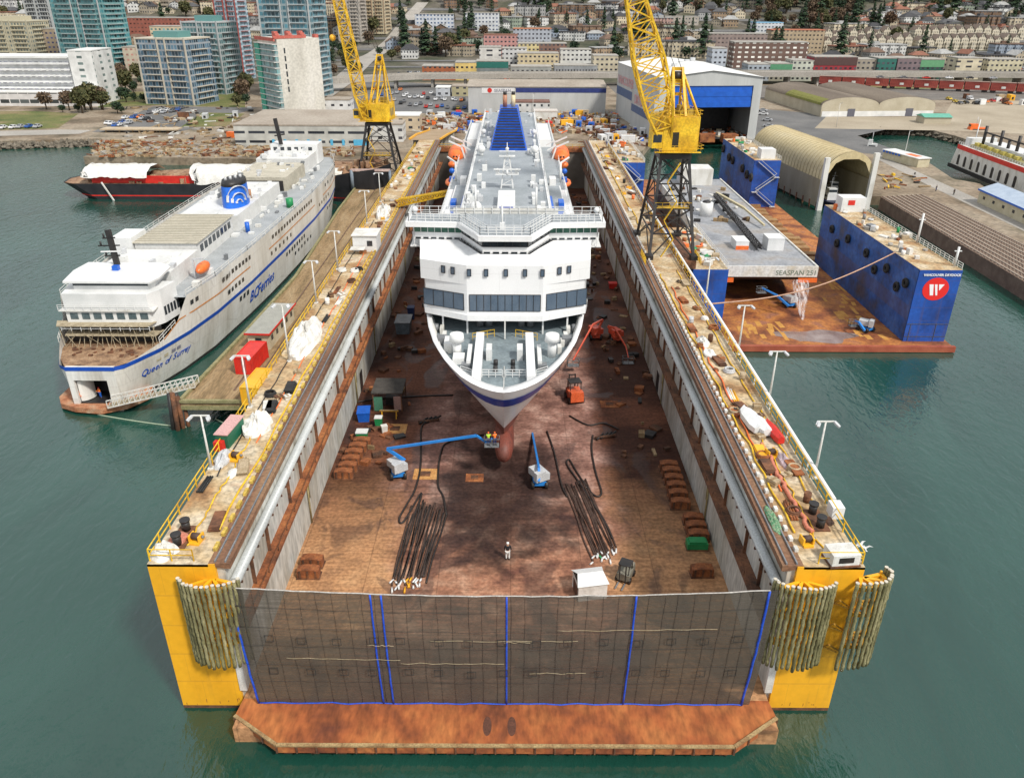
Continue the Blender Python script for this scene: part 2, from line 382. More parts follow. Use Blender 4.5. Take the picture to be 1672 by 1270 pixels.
sheet('grass', [Vector((200, 522, 2.6)), Vector((640, 500, 2.6)), Vector((640, 516, 2.6)), Vector((200, 538, 2.6))], GRASS, .07)
sheet('rail_yard', [Vector((60, 470, 2.6)), Vector((640, 445, 2.6)), Vector((640, 515, 2.6)), Vector((60, 540, 2.6))], M('rail_ballast', [(.12, .11, .1), (.19, .17, .15)], .1, .95, fine=2), .05)
# low level road with kerbs: the elevated highway in front of the shops
mb = MB(ROADC)
hw = [(-130, 470), (-60, 512), (0, 522), (60, 527), (150, 540), (300, 541), (520, 520), (900, 480)]
for k in range(len(hw)-1):
    (x0, y0), (x1, y1) = hw[k], hw[k+1]
    mb.use(ROADC)
    mb.poly([(x0, y0, 9.5), (x1, y1, 9.5), (x1, y1+14, 9.5), (x0, y0+14, 9.5)])
    mb.poly([(x0, y0, 7.4), (x1, y1, 7.4), (x1, y1, 10.4), (x0, y0, 10.4)])
    mb.poly([(x0, y0+.4, 10.4), (x0, y0, 10.4), (x1, y1, 10.4), (x1, y1+.4, 10.4)][::-1])
    mb.poly([(x0, y0+.4, 10.4), (x1, y1+.4, 10.4), (x1, y1+.4, 9.5), (x0, y0+.4, 9.5)])
    mb.poly([(x0, y0+14, 8.4), (x1, y1+14, 8.4), (x1, y1+14, 10.4), (x0, y0+14, 10.4)])
    mb.poly([(x0, y0, 7.4), (x0, y0+14, 7.4), (x1, y1+14, 7.4), (x1, y1, 7.4)])
struct('highway', mb)
mb = MB(CONC)
for k in range(len(hw)-1):
    (x0, y0), (x1, y1) = hw[k], hw[k+1]; n = int((x1-x0)/18)
    for i in range(n): t = (i+.5)/n; mb.box(x0+(x1-x0)*t-.7, x0+(x1-x0)*t+.7, y0+(y1-y0)*t+2, y0+(y1-y0)*t+12, 2.5, 7.4)
tag(mb.build('highway_piers'), kind='structure')
# the straight street that climbs the hill behind the left crane
def street(name, us, wpx, mat=ROADC):
    mb = MB(mat); rows = []
    for (u, v), wd in zip(us, wpx):
        p = G(u, v); rows.append((p, wd))
    # fine steps so the street follows the slope
    pts = []
    for (p, a), (q, b) in zip(rows[:-1], rows[1:]):
        n = max(1, int((q-p).length/12))
        for i in range(n): t = i/n; pts.append((p+(q-p)*t, a+(b-a)*t))
    pts.append(rows[-1])
    ring = [((p.x-a/2, p.y, terr(0, p.y)+.35), (p.x+a/2, p.y, terr(0, p.y)+.35)) for p, a in pts]
    mb.loft(ring); struct(name, mb)
street('street', [(520, 160), (565, 128), (600, 96), (640, 68), (668, 30), (690, 6)], [16, 15, 15, 14, 13, 12])
street('side_street', [(1030, 90), (1105, 72), (1085, 48), (1062, 22), (1050, 0)], [12, 12, 12, 11, 11], ASPH)
for i, v in enumerate((112, 101, 84, 66, 50, 34, 18)):
    y = G(836, v).y; z = terr(0, y)
    mb = MB(ASPH); mb.loft([((-900, y-4.5, terr(0, y-4.5)+.3), (900, y-4.5, terr(0, y-4.5)+.3)), ((-900, y+4.5, terr(0, y+4.5)+.3), (900, y+4.5, terr(0, y+4.5)+.3))])
    struct('cross_street', mb)
# rocks along the shores
ROCK = M('shore_rock', [(.05, .045, .035), (.14, .12, .09), (.22, .19, .15)], .7, .95, det=.4, fine=3)
def rocks(pts, n, s, name='shore_rocks'):
    mb = MB(ROCK)
    for k in range(n):
        i = random.randrange(len(pts)-1); t = random.random(); p = pts[i].lerp(pts[i+1], t)
        c = Vector((p.x+R(-2, 2), p.y+R(-3.2, 1.5), 0)); r = R(.4, 1.2)*s; z = max(.0, 1.6-abs(c.y-p.y)*.5)+R(-.3, .5)
        b = len(mb.v)
        for q in ((-1, 0, 0), (1, 0, 0), (0, -1, 0), (0, 1, 0), (0, 0, -1), (0, 0, 1)):
            mb.v.append((c.x+q[0]*r*R(.7, 1.3), c.y+q[1]*r*R(.7, 1.3), z+q[2]*r*R(.6, 1)))
        for q in ((0, 2, 5), (2, 1, 5), (1, 3, 5), (3, 0, 5), (2, 0, 4), (1, 2, 4), (3, 1, 4), (0, 3, 4)): mb.face([b+i for i in q])
    tag(mb.build(name), 'dark boulders lining the water edge', 'rocks', kind='stuff')
rocks(sp[1:5], 700, 1.1); rocks(sp[-10:-1], 420, 1.0)
# ================================================================ the big floating dry dock
CX = -.4; IN = 22.2; OUT = 27.7; TOPZ = 15.6; FZ = 1.6; Y0 = 47.8; Y1 = 243.
def dock_floor_mat():
    m = bpy.data.materials.new('dock_floor_plates'); m.use_nodes = True; nt = m.node_tree; N = nt.nodes; K = nt.links.new; b = N['Principled BSDF']
    ge = N.new('ShaderNodeNewGeometry'); sp_ = N.new('ShaderNodeSeparateXYZ'); K(ge.outputs['Position'], sp_.inputs[0])
    def nz(sc, st=(1, 1, 1), det=6, dist=0):
        mp = N.new('ShaderNodeMapping'); mp.inputs['Scale'].default_value = st; K(ge.outputs['Position'], mp.inputs[0])
        n = N.new('ShaderNodeTexNoise'); n.inputs['Scale'].default_value = sc; n.inputs['Detail'].default_value = det; n.inputs['Distortion'].default_value = dist; K(mp.outputs[0], n.inputs['Vector']); return n.outputs['Fac']
    def mr(x, a, b_, c=0., d=1.):
        q = N.new('ShaderNodeMapRange'); q.interpolation_type = 'SMOOTHSTEP'
        for i, val in enumerate((a, b_, c, d)): q.inputs[i+1].default_value = val
        K(x, q.inputs[0]); return q.outputs[0]
    def ma(op, a, b_=None):
        q = N.new('ShaderNodeMath'); q.operation = op
        for i, x in enumerate((a, b_)):
            if x is None: continue
            if isinstance(x, (int, float)): q.inputs[i].default_value = x
            else: K(x, q.inputs[i])
        return q.outputs[0]
    def mix(f, a, b_, bl='MIX'):
        q = N.new('ShaderNodeMix'); q.data_type = 'RGBA'; q.blend_type = bl
        if isinstance(f, float): q.inputs[0].default_value = f
        else: K(f, q.inputs[0])
        for i, c in ((6, a), (7, b_)):
            if isinstance(c, tuple): q.inputs[i].default_value = (*c, 1)
            else: K(c, q.inputs[i])
        return q.outputs[2]
    X, Yc = sp_.outputs[0], sp_.outputs[1]
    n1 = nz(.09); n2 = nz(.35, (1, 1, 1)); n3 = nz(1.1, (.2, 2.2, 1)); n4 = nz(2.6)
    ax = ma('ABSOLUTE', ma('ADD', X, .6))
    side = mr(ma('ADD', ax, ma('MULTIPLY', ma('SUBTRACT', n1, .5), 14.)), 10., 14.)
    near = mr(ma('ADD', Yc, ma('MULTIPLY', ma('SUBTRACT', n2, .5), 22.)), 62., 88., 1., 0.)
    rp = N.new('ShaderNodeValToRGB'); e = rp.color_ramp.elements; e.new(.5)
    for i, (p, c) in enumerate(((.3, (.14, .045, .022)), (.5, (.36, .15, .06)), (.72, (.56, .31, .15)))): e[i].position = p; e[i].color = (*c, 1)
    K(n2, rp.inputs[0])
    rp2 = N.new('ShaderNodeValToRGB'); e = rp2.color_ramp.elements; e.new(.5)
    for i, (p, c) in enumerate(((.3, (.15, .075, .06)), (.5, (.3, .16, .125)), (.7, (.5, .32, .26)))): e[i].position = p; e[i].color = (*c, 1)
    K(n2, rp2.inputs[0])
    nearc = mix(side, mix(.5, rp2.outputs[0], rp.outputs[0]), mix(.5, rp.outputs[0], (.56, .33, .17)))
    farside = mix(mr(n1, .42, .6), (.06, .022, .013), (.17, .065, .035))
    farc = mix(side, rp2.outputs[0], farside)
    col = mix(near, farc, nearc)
    # spilled water round the bow, with its own outline; ship's reflection painted in dark
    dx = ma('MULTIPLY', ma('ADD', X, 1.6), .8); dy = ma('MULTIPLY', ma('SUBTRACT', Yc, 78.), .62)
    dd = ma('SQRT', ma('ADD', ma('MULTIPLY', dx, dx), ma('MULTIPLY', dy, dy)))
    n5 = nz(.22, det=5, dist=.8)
    wet_reflection = mr(ma('ADD', dd, ma('MULTIPLY', ma('SUBTRACT', n5, .5), 13.)), 4.0, 9.5, 1., 0.)
    col = mix(ma('MULTIPLY', wet_reflection, .62), col, (.018, .013, .013))
    # puddles
    pud = mr(nz(.16, (1, .6, 1), 6, 1.2), .54, .60)
    col = mix(ma('MULTIPLY', pud, .5), col, (.05, .028, .026))
    # plate welds running across
    lines = mr(n3, .38, .62, .86, 1.08); col = mix(1., col, mix(1.0, (1., 1., 1.), lines, 'MULTIPLY'), 'MULTIPLY')
    col = mix(ma('MULTIPLY', wet_reflection, .6), col, (.014, .01, .01))  # wet patch again, deepening the painted reflection of the ship
    grit = mr(n4, .3, .7, .7, 1.15); col = mix(1., col, grit, 'MULTIPLY')
    weld = ma('GREATER_THAN', ma('FRACT', ma('DIVIDE', Yc, 6.1)), .988)
    col = mix(ma('MULTIPLY', weld, .3), col, (.03, .015, .01))
    weld2 = ma('GREATER_THAN', ma('FRACT', ma('DIVIDE', X, 7.4)), .985)
    col = mix(ma('MULTIPLY', weld2, .3), col, (.03, .015, .01))
    K(col, b.inputs['Base Color']); b.inputs['Specular IOR Level'].default_value = .22
    rr = ma('MAXIMUM', wet_reflection, ma('MULTIPLY', pud, .8)); K(ma('SUBTRACT', .7, ma('MULTIPLY', rr, .34)), b.inputs['Roughness'])
    bp = N.new('ShaderNodeBump'); bp.inputs['Strength'].default_value = .35; bp.inputs['Distance'].default_value = .08; K(n4, bp.inputs['Height']); K(bp.outputs[0], b.inputs['Normal'])
    return m
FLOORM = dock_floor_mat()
WALLM = M('stained_white_dock_wall', [(.12, .08, .05), (.36, .33, .27), (.5, .49, .44), (.56, .56, .52)], .35, .7, det=.35, stretch=(1, 1, .18), fine=2.2, fs=(1, 1, .25), bump=.15, lo=.22, hi=.62)
WALLF = M('browned_dock_wall', [(.07, .05, .035), (.2, .16, .11), (.33, .29, .22)], .35, .8, det=.4, stretch=(1, 1, .2), fine=2, fs=(1, 1, .3), bump=.15)
DECKT = M('littered_dock_deck', [(.17, .08, .035), (.38, .22, .1), (.5, .37, .21), (.6, .51, .37), (.34, .15, .06)], .22, .85, det=.45, fine=2.6, bump=.3, lo=.25, hi=.72)
TRACK = M('rusty_track_plate', [(.1, .05, .03), (.22, .11, .06), (.3, .18, .1)], .5, .85, det=.4, stretch=(1, .08, 1), fine=3)
PIPE = M('pale_pipe', [(.4, .42, .42), (.55, .58, .58), (.3, .27, .22)], .3, .4, det=.25, stretch=(1, .2, 1), lo=.3, hi=.8)
ORUST = M('orange_primer_deck', [(.14, .04, .018), (.34, .095, .027), (.46, .16, .045)], .3, .85, det=.42, fine=2.2, fs=(1, .35, 1), bump=.15)
dock = thing('floating_dry_dock', 'long rust-floored floating dry dock with yellow end walls holding the white ship', 'dry dock', (CX, Y0, 0))
def fl(name, x0, x1, y0, y1, z1, mat): return MB(mat).box(x0, x1, y0, y1, z1-2.2, z1).build(name, dock)
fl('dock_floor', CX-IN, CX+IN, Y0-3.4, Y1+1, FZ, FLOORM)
# front apron
ap = [(CX-21.6, 46.2), (CX-21.9, 47.0), (CX-22.1, 46.0), (CX-18.1, 42.9), (CX+18.1, 42.9), (CX+22.1, 46.0), (CX+21.6, 47.0)]
ap = [(CX-22.4, 45.6), (CX-18.2, 42.8), (CX+18.2, 42.8), (CX+22.4, 45.6), (CX+22.2, 47.4), (CX-22.2, 47.4)]
mb = MB(ORUST).prism(ap, .75, 1.62); apron = mb.build('apron', dock)
mb = MB(M('worn_timber_edge', [(.25, .14, .06), (.45, .33, .16)], 1, .8, det=.4))
for a, b in zip(ap[:3], ap[1:4]):
    a, b = Vector((*a, 1.66)), Vector((*b, 1.66)); mb.beam(a, b, .28, .16)
mb.use(RUSTD)
for a, b in zip(ap[:3], ap[1:4]):
    a, b = Vector((*a, 0)), Vector((*b, 0)); n = int((b-a).length/1.55); d = (b-a).normalized()
    for i in range(n+1):
        p = a+d*(b-a).length*i/n; o = Vector((d.y, -d.x, 0))*.06; mb.beam(p+o+Vector((0, 0, .8)), p+o+Vector((0, 0, 1.58)), .12)
mb.build('apron_edge', apron)
mb = MB(RUSTD)
for i in range(17): x = CX-17.6+i*2.2; mb.box(x-.35, x+.35, 43.3, 46.8, -.6, .74)
mb.build('apron_bracket', apron)
MB(M('dark_floor_stain', [(.09, .035, .02), (.13, .05, .03)], 3, .8)).prism([(-1.9+.36*cos(a), 44.7+.95*sin(a)) for a in [i*pi/8 for i in range(16)]], 1.62, 1.626).prism([(.1+.36*cos(a), 44.7+.95*sin(a)) for a in [i*pi/8 for i in range(16)]], 1.62, 1.626).build('apron_drain', apron)
# wing walls
for s in (-1, 1):
    def X(h): return CX+s*h
    def prof(pr, y0, y1, mat, name, par): return MB(mat).xprism([(X(h), z) for h, z in (pr if s > 0 else pr[::-1])], y0, y1).build(name, par)
    wing = prof([(OUT, -1.5), (OUT, TOPZ-.25), (21.9, TOPZ-.25), (21.9, 9.2), (IN, 9.0), (IN, -1.5)], Y0+.3, Y1, WALLM, 'wing_wall', dock)
    prof([(OUT, TOPZ-.24), (OUT, TOPZ), (23.0, TOPZ), (23.0, TOPZ-.24)], Y0, Y1, DECKT, 'wing_deck', wing)
    prof([(23.0, TOPZ-.24), (23.0, TOPZ+.03), (21.35, TOPZ+.03), (21.35, TOPZ-.5), (21.7, TOPZ-.5)], Y0+.1, Y1, TRACK, 'crane_track', wing)
    mb = MB(STEEL)
    for h in (21.7, 22.5): mb.box(min(X(h-.05), X(h+.05)), max(X(h-.05), X(h+.05)), Y0+.2, Y1, TOPZ+.03, TOPZ+.2)
    mb.build('crane_rail', wing)
    # row of pale blocks / vents along the inner edge
    mb = MB(WHITE2 if s > 0 else M('worn_yellow', [(.45, .3, .05), (.7, .5, .1)], 2, .7, det=.4))
    y = Y0+2
    while y < Y1-2:
        mb.cbox((X(22.95), y, TOPZ+.03), .28, .5 if s > 0 else .9, .3); y += 1.35 if s > 0 else 1.9
    tag(mb.build('edge_block', wing), kind='stuff')
    mb = MB(PIPE); mb.tube((X(21.45), Y0+.6, 13.35), (X(21.45), Y1-1, 13.35), .42, 12).build('service_pipe', wing)
    mb = MB(RUSTD)
    y = Y0+1.2
    while y < Y1-2: mb.box(min(X(21.9), X(21.1)), max(X(21.9), X(21.1)), y, y+.14, 12.75, 12.95); mb.box(min(X(21.9), X(21.6)), max(X(21.9), X(21.6)), y+.9, y+1.05, 9.3, 12.5) if int(y) % 4 == 0 else None; y += 1.5
    tag(mb.build('pipe_bracket', wing), kind='stuff')
    ledge = prof([(21.9, 9.3), (20.85, 9.3), (20.85, 8.95), (21.9, 8.7)], Y0+.4, Y1-.5, RUST if s < 0 else RUSTD, 'ledge', wing)
    mb = MB(RUSTD); mb.rail([(X(20.9), Y0+.5, 9.3), (X(20.9), Y1-1, 9.3)], .55, 3.0, .06, 1); mb.build('ledge_chain', ledge)
    # recessed stains: vertical pipes and doors on the lower wall
    mb = MB(M('yellowed_pipe', [(.3, .23, .08), (.42, .36, .2)], 1, .7, det=.3))
    for y in (72, 101, 118, 137, 158, 181, 204, 226): mb.tube((X(IN-.15), y, 1.7), (X(IN-.15), y, 8.8), .1, 6); mb.tube((X(IN-.15), y+.5, 4.7), (X(IN-.15), y+.5, 8.8), .06, 6)
    mb.build('drain_pipe', wing)
    for y in (104.5, 176):
        MB(BLACK).box(min(X(IN-.06), X(IN+.2)), max(X(IN-.06), X(IN+.2)), y, y+1.8, 1.65, 4.6).build('access_door', wing)
    # yellow end face
    ec = MB(YEL); ec.box(min(X(OUT), X(22.5)), max(X(OUT), X(22.5)), Y0, Y0+.3, .35, TOPZ-.02)
    ec.use(RUSTD).box(min(X(OUT), X(22.5)), max(X(OUT), X(22.5)), Y0+.02, Y0+.3, -1.5, .349)
    end = ec.build('end_wall', wing)
    ec = MB(RUST)
    for i in range(7): x = X(R(22.8, 27.5)); z = R(.4, 1.0); ec.box(x-.02, x+.02, Y0-.012, Y0+.1, z, z+R(.1, .4))
    ec.build('rust_run', end)
    wh = MB(WHITE2).box(min(X(22.5), X(21.9)), max(X(22.5), X(21.9)), Y0-.1, Y0+.28, 2.2, 9).build('draught_board', wing)
    # hand rails
    mb = MB(YELCR); mb.rail([(X(OUT-.1), Y0+.4, TOPZ), (X(OUT-.1), 232, TOPZ)], 1.1, 2.0, .09, 2)
    mb.rail([(X(OUT-.1), Y0+.4, TOPZ), (X(24.2), Y0+.4, TOPZ)], 1.1, 1.2, .08, 2); mb.build('handrail', wing)
    if s > 0:
        mb = MB(WHITE).tube((X(OUT+.25), 55.5, TOPZ+.9), (X(OUT+.25), 240, TOPZ+.9), .2, 8)
        y = 56
        while y < 238: mb.beam((X(OUT+.25), y, TOPZ-.3), (X(OUT+.25), y, TOPZ+.8), .12); y += 6
        mb.cbox((X(OUT+.1), 54.6, TOPZ), 1.0, 1.2, 1.1); mb.build('white_pipeline', wing)
    # yellow platform brackets with the hanging timber fenders
PILE = M('green_fender_timber', [(.1, .09, .035), (.22, .2, .09), (.36, .32, .17)], 1.6, .8, det=.45, stretch=(1, 1, .25), fine=9, fs=(1, 1, .6), bump=.5)
PILET = M('pale_timber_end', [(.5, .45, .36), (.65, .6, .5)], 2, .8)
def fender(cx, cy, r, a0, a1, n, z0, z1, par):
    f = MB(YEL)
    ry = .72; pts = [(cx+(r-.4)*cos(a0+(a1-a0)*i/10), cy+(r-.5)*ry*sin(a0+(a1-a0)*i/10)) for i in range(11)]
    for zz in (z1-.75, z1-3.3, z0+2.2):
        for p, q in zip(pts[:-1], pts[1:]): f.beam((*p, zz), (*q, zz), .3, .35)
        for p in pts[1::3]: f.beam((*p, zz), (cx+(p[0]-cx)*.15, Y0+.05, zz), .26, .3)
    for p in pts[1::3]: f.beam((*p, z0+2.2), (*p, z1-.35), .16)
    fo = f.build('fender', par)
    for i in range(n):
        a = a0+(a1-a0)*i/(n-1); p = Vector((cx+r*cos(a), cy+r*ry*sin(a), 0)); zt = z1+R(-.12, .06)
        m = MB(PILE); k = 22
        m.path([(p.x+R(-.03, .03), p.y+R(-.03, .03), z0+R(-.2, .1)*(j == 0)+(zt-z0)*j/k) for j in range(k+1)], .2, 7, [.135+.03*(j % 2) for j in range(k+1)])
        m.use(PILET).tube((p.x, p.y, zt), (p.x, p.y, zt+.1), .15, 7); m.build('pile', fo)
wl = [c for c in dock.children if c.name.startswith('wing_wall')]
fender(CX-22.95, Y0+.3, 2.65, radians(212), radians(331), 14, 6.4, 14.75, wl[0])
fender(CX+23.2, Y0+.3, 2.65, radians(203), radians(322), 14, 6.4, 14.75, wl[1])
fender(CX+27.6, Y0+.1, 2.2, radians(245), radians(378), 12, 6.4, 15.2, wl[1])
# zig-zag ladder frame between the right fenders
mb = MB(M('ochre_frame', [(.35, .17, .02), (.5, .28, .03)], 1, .7, det=.3))
for k, z in enumerate((12.2, 9.8, 7.6)): mb.beam((CX+25.9, Y0-.9, z+.9), (CX+27.3, Y0-.1, z-.6), .12); mb.beam((CX+25.0, Y0-.1, z+.3), (CX+26.6, Y0-1., z+.2), .1); mb.beam((CX+25.9, Y0-.9, z+.9), (CX+25.2, Y0-.05, z-.4), .1)
mb.build('bracing', wl[1])
# head end: bulkhead and bridge
mb = MB(M('dull_grey_bulkhead', [(.1, .085, .07), (.17, .15, .125)], .3, .8, det=.3)); mb.box(CX-IN+.02, CX+IN-.02, Y1-1, Y1-.4, 1.6, 12.4); mb.build('head_bulkhead', dock)
mb = MB(RUST).box(CX-IN, CX+IN, Y1-1.4, Y1+2, 12.41, 13.6); mb.use(YELCR).rail([(CX-IN, Y1-1.3, 13.6), (CX+IN, Y1-1.3, 13.6)], 1.1, 2., .1)
for x in (-19, 17): mb.beam((CX+x, Y1-1.2, 13.6), (CX+x*.72, Y1-1.5, 9.6), .25)
mb.build('head_gangway', dock)

# ---------------------------------------------------------------- net across the mouth
def net_mat():
    m = bpy.data.materials.new('black_debris_mesh'); m.use_nodes = True; nt = m.node_tree; N = nt.nodes; K = nt.links.new; b = N['Principled BSDF']
    tc = N.new('ShaderNodeTexCoord')
    def nz(sc, st, d=4):
        mp = N.new('ShaderNodeMapping'); mp.inputs['Scale'].default_value = st; K(tc.outputs['Object'], mp.inputs[0]); n = N.new('ShaderNodeTexNoise'); n.inputs['Scale'].default_value = sc; n.inputs['Detail'].default_value = d+2; K(mp.outputs[0], n.inputs['Vector']); return n.outputs['Fac']
    a = nz(1.0, (.35, 1, 5.5)); c = nz(.25, (1, 1, 1))
    mr = N.new('ShaderNodeMapRange'); mr.inputs[1].default_value = .3; mr.inputs[2].default_value = .7; mr.inputs[3].default_value = .7; mr.inputs[4].default_value = .9; K(a, mr.inputs[0])
    K(mr.outputs[0], b.inputs['Alpha'])
    rp = N.new('ShaderNodeValToRGB'); rp.color_ramp.elements[0].color = (.045, .041, .035, 1); rp.color_ramp.elements[1].color = (.1, .082, .06, 1); K(c, rp.inputs[0]); K(rp.outputs[0], b.inputs['Base Color'])
    b.inputs['Roughness'].default_value = .8
    return m
NY = 46.9; NX0, NX1 = CX-21.3, CX+21.0
net = thing('safety_net', 'black see-through debris net hung across the dock mouth with blue lashing ropes', 'net', (CX, NY, 1.7))
def ntop(t): return 14.1-.75*(1-(2*t-1)**2)
mb = MB(net_mat()); nu, nv = 60, 14; rings = []
for j in range(nv+1):
    row = []
    for i in range(nu+1):
        t = i/nu; zt = ntop(t); z = 1.75+(zt-1.75)*j/nv; ins = (1-j/nv)*.55
        row.append((NX0+ins+(NX1-NX0-2*ins)*t, NY-.35*sin(pi*j/nv)*(.6+.4*noise.noise((t*9, j*.4, 0)))-.12*noise.noise((t*30, j*.7, 3)), z))
    rings.append(row)
mb.smooth = True; mb.loft(rings); mb.build('mesh_sheet', net)
BROPE = M('blue_rope', [(.01, .06, .5), (.02, .1, .62)], 2, .5)
mb = MB(BROPE)
def npt(t, q, dy=-.06):
    i = t*nu; j = q*nv; r0 = rings[min(nv, int(round(j)))]; a = r0[min(nu-1, int(i))]; b = r0[min(nu, int(i)+1)]; f = i-int(i); return Vector(a).lerp(Vector(b), f)+Vector((0, dy, 0))
for t in (0., .255, .275, .505, .742, 1.): mb.path([npt(t, j/nv) for j in range(nv+1)], .1 if t in (0., 1.) else .085, 5)
mb.path([npt(i/nu, 0)+Vector((0, 0, .05*sin(i))) for i in range(nu+1)], .06, 5)
mb.build('blue_lashing', net)
mb = MB(M('pale_rope', [(.4, .37, .34), (.55, .52, .48)], 2, .7)); mb.path([npt(i/nu, 1)+Vector((0, 0, .05)) for i in range(nu+1)], .055, 5).build('head_rope', net)
mb = MB(M('thin_black_wire', (.03, .028, .026), 1, .6))
for k in range(36):
    t = (k+.5)/36+R(-.004, .004); mb.path([npt(min(.999, t+.0006*sin(j*1.3+k)), j/nv, -.03) for j in range(0, nv+1)], .014, 4)
for z in (.22, .38, .55, .7, .86):
    mb.path([npt(i/nu, 0, -.03)*(1-z)+npt(i/nu, 1, -.03)*z+Vector((0, -.3*sin(pi*z), .04*sin(i*.9+z*9))) for i in range(nu+1)], .016, 4)
mb.build('support_wire', net)
mb = MB(M('frayed_cord', [(.35, .27, .15), (.5, .42, .28)], 2, .8))
for t0, t1, z in ((.3, .5, .42), (.36, .64, .63), (.08, .3, .45), (.55, .66, .33), (.6, .9, .72), (.24, .29, .58), (.5, .55, .62)):
    mb.path([npt(t0+(t1-t0)*i/16, 0, -.05)*(1-z)+npt(t0+(t1-t0)*i/16, 1, -.05)*z+Vector((0, -.36*sin(pi*z), .12*noise.noise((i*.5, z*9, 1)))) for i in range(17)], .022, 4)
mb.build('loose_cord', net)
for zr in (.62, .33):
    for k in range(15):
        t = .055+k*.0635+R(-.006, .006); c = npt(t, 0, 0)*(1-zr)+npt(t, 1, 0)*zr+Vector((R(-.1, .1), -.42, R(-.15, .15))); h = .34
        mb = MB(M('patch_black', (.02, .02, .02), 1, .8))
        for a, b in (((-h, -h), (h, -h)), ((-h, -h), (-h, h)), ((h, -h), (h, h)), ((-h, h*.9), (h, h*.9))): mb.beam(c+Vector((a[0], 0, a[1])), c+Vector((b[0], 0, b[1])), .035)
        mb.build('ballast_pocket', net)

# ---------------------------------------------------------------- floodlight poles on the wing walls
def light_pole(x, y, h, label, heads=2, z=TOPZ):
    t = thing('light_pole', label, 'light pole', (x, y, z), group='floodlight poles along the dry dock')
    MB(WHITE2).tube((0, 0, 0), (0, 0, h), .13, 8, .08).cbox((0, 0, 0), .5, .5, .15).build('pole', t, local=True)
    MB(WHITE2).beam((-.75, 0, h), (.75, 0, h), .12).build('crossarm', t, local=True)
    for k in range(heads):
        for sx in (-1, 1):
            m = MB(LSTEEL).beam((sx*.7, -.1-.3*k, h+.05), (sx*.95, -.5-.3*k, h-.12), .24, .16); m.build('floodlight', t, local=True)
    return t
for i, (u, v) in enumerate(((1328, 775), (1247, 655), (1197, 575), (1155, 490))):
    p = Z(u, v, TOPZ); light_pole(CX+OUT+.55, p.y, (5.9, 6.2, 6.4, 6.6)[i], 'white floodlight pole on the right dock wall, %s from its near end' % nth(i), z=TOPZ-.3)
for i, (u, v) in enumerate(((335, 765), (425, 665), (478, 590), (513, 495), (552, 440), (598, 365), (622, 330))):
    p = Z(u, v, TOPZ); light_pole(CX-OUT+(.3 if i != 2 else 1.5), p.y, (5.6, 6.0, 7.2, 6.2, 6.2, 6.2, 6.)[i], 'white floodlight pole on the left dock wall, %s from its near end' % nth(i))
# ================================================================ the white ship in the dry dock
SX = -.95
def interp(tab, x):
    if x <= tab[0][0]: return tab[0][1]
    for (a, p), (b, q) in zip(tab[:-1], tab[1:]):
        if x <= b: return p+(q-p)*(x-a)/(b-a)
    return tab[-1][1]
RIMT = [(0, 0), (.15, .7), (.4, 1.3), (1.2, 2.5), (2.4, 3.7), (4, 4.9), (6, 5.95), (8.5, 7.1), (11, 8.0), (14, 8.95), (19, 10.05), (25, 10.95), (32, 11.2), (39, 11.3), (170, 11.3)]
WLT = [(0, 0), (1.2, .6), (6, 2.3), (16, 5.4), (26, 8.0), (36, 9.6), (56, 10.9), (80, 11.2), (170, 11.2)]
BOTT = [(0, 0), (6, .6), (16, 2.2), (26, 4.5), (36, 7), (56, 9.8), (80, 10.7), (120, 10.3), (150, 7.5)]
STEM = [(2.8, 87.), (5, 85.2), (7.4, 83.6), (10, 81.3), (13.1, 78.6), (14.3, 77.5), (16, 76.3), (20, 76.3)]
def hullw(z, d):
    if z >= 16: return interp(RIMT, d)
    if z <= 7.4:
        t = max(0, (z-2.8)/4.6); return interp(BOTT, d)*(1-t**.5)+interp(WLT, d)*t**.5
    t = ((z-7.4)/8.6)**.72; return interp(WLT, d)*(1-t)+interp(RIMT, d)*t
DS = [0, .15, .4, .8, 1.2, 1.8, 2.4, 3.2, 4, 5, 6, 7.2, 8.5, 10, 11.5, 14, 16.5, 19, 22, 25, 28.5, 32, 39, 45, 50, 60, 80, 110, 135]
def hring(z, side, off=0.):
    ys = interp(STEM, z); r = [(SX+side*(hullw(z, d)+off*(1 if d > .2 else 0)), ys+d-off, z) for d in DS]
    r.append((SX+side*(hullw(z, 150)*.97+off), 237, z)); return r
ship = thing('white_ferry_ship', 'large white ferry with a blue bow stripe standing on blocks in the dry dock', 'ship', (SX, 82, FZ))
SHIPW = M('glossy_white_hull', [(.72, .73, .73), (.82, .82, .82)], .12, .28, det=.05, stretch=(1, 1, .3), plates=(5.2, 2.3, .07))
REDH = M('red_bottom_paint', [(.09, .03, .025), (.22, .055, .035), (.16, .06, .045)], .5, .6, det=.35)
SBLUE = M('blue_stripe_paint', [(.01, .035, .28), (.012, .05, .36)], .8, .35, det=.1)
def hullband(zs, mat, name, par, off=0., smooth=True):
    mb = MB(mat); mb.smooth = smooth
    for s in (-1, 1):
        rr = [hring(z, s, off) for z in zs]
        if s < 0: rr = rr[::-1]
        mb.loft(rr)
    return mb.build(name, par)
hull = hullband([7.4, 8.4, 9.4, 10.5, 11.5, 12.4, 13.1, 13.7, 14.3, 15.1, 16], SHIPW, 'hull', ship)
hullband([2.8, 3.6, 5, 6.2, 7.4], REDH, 'underwater_hull', ship)
hullband([12.95, 13.1, 13.7, 14.3, 14.55], SBLUE, 'blue_stripe', ship, .06)
mb = MB(REDH); mb.smooth = True
k = 12; rings = []
for y, r, zc in ((81.7, .05, 4.3), (81.9, .75, 4.3), (82.6, 1.25, 4.4), (84, 1.5, 4.5), (87, 1.55, 4.5), (92, 1.4, 4.4)):
    rings.append([(SX+r*.8*cos(2*pi*i/k), y, zc+r*1.05*sin(2*pi*i/k)) for i in range(k)])
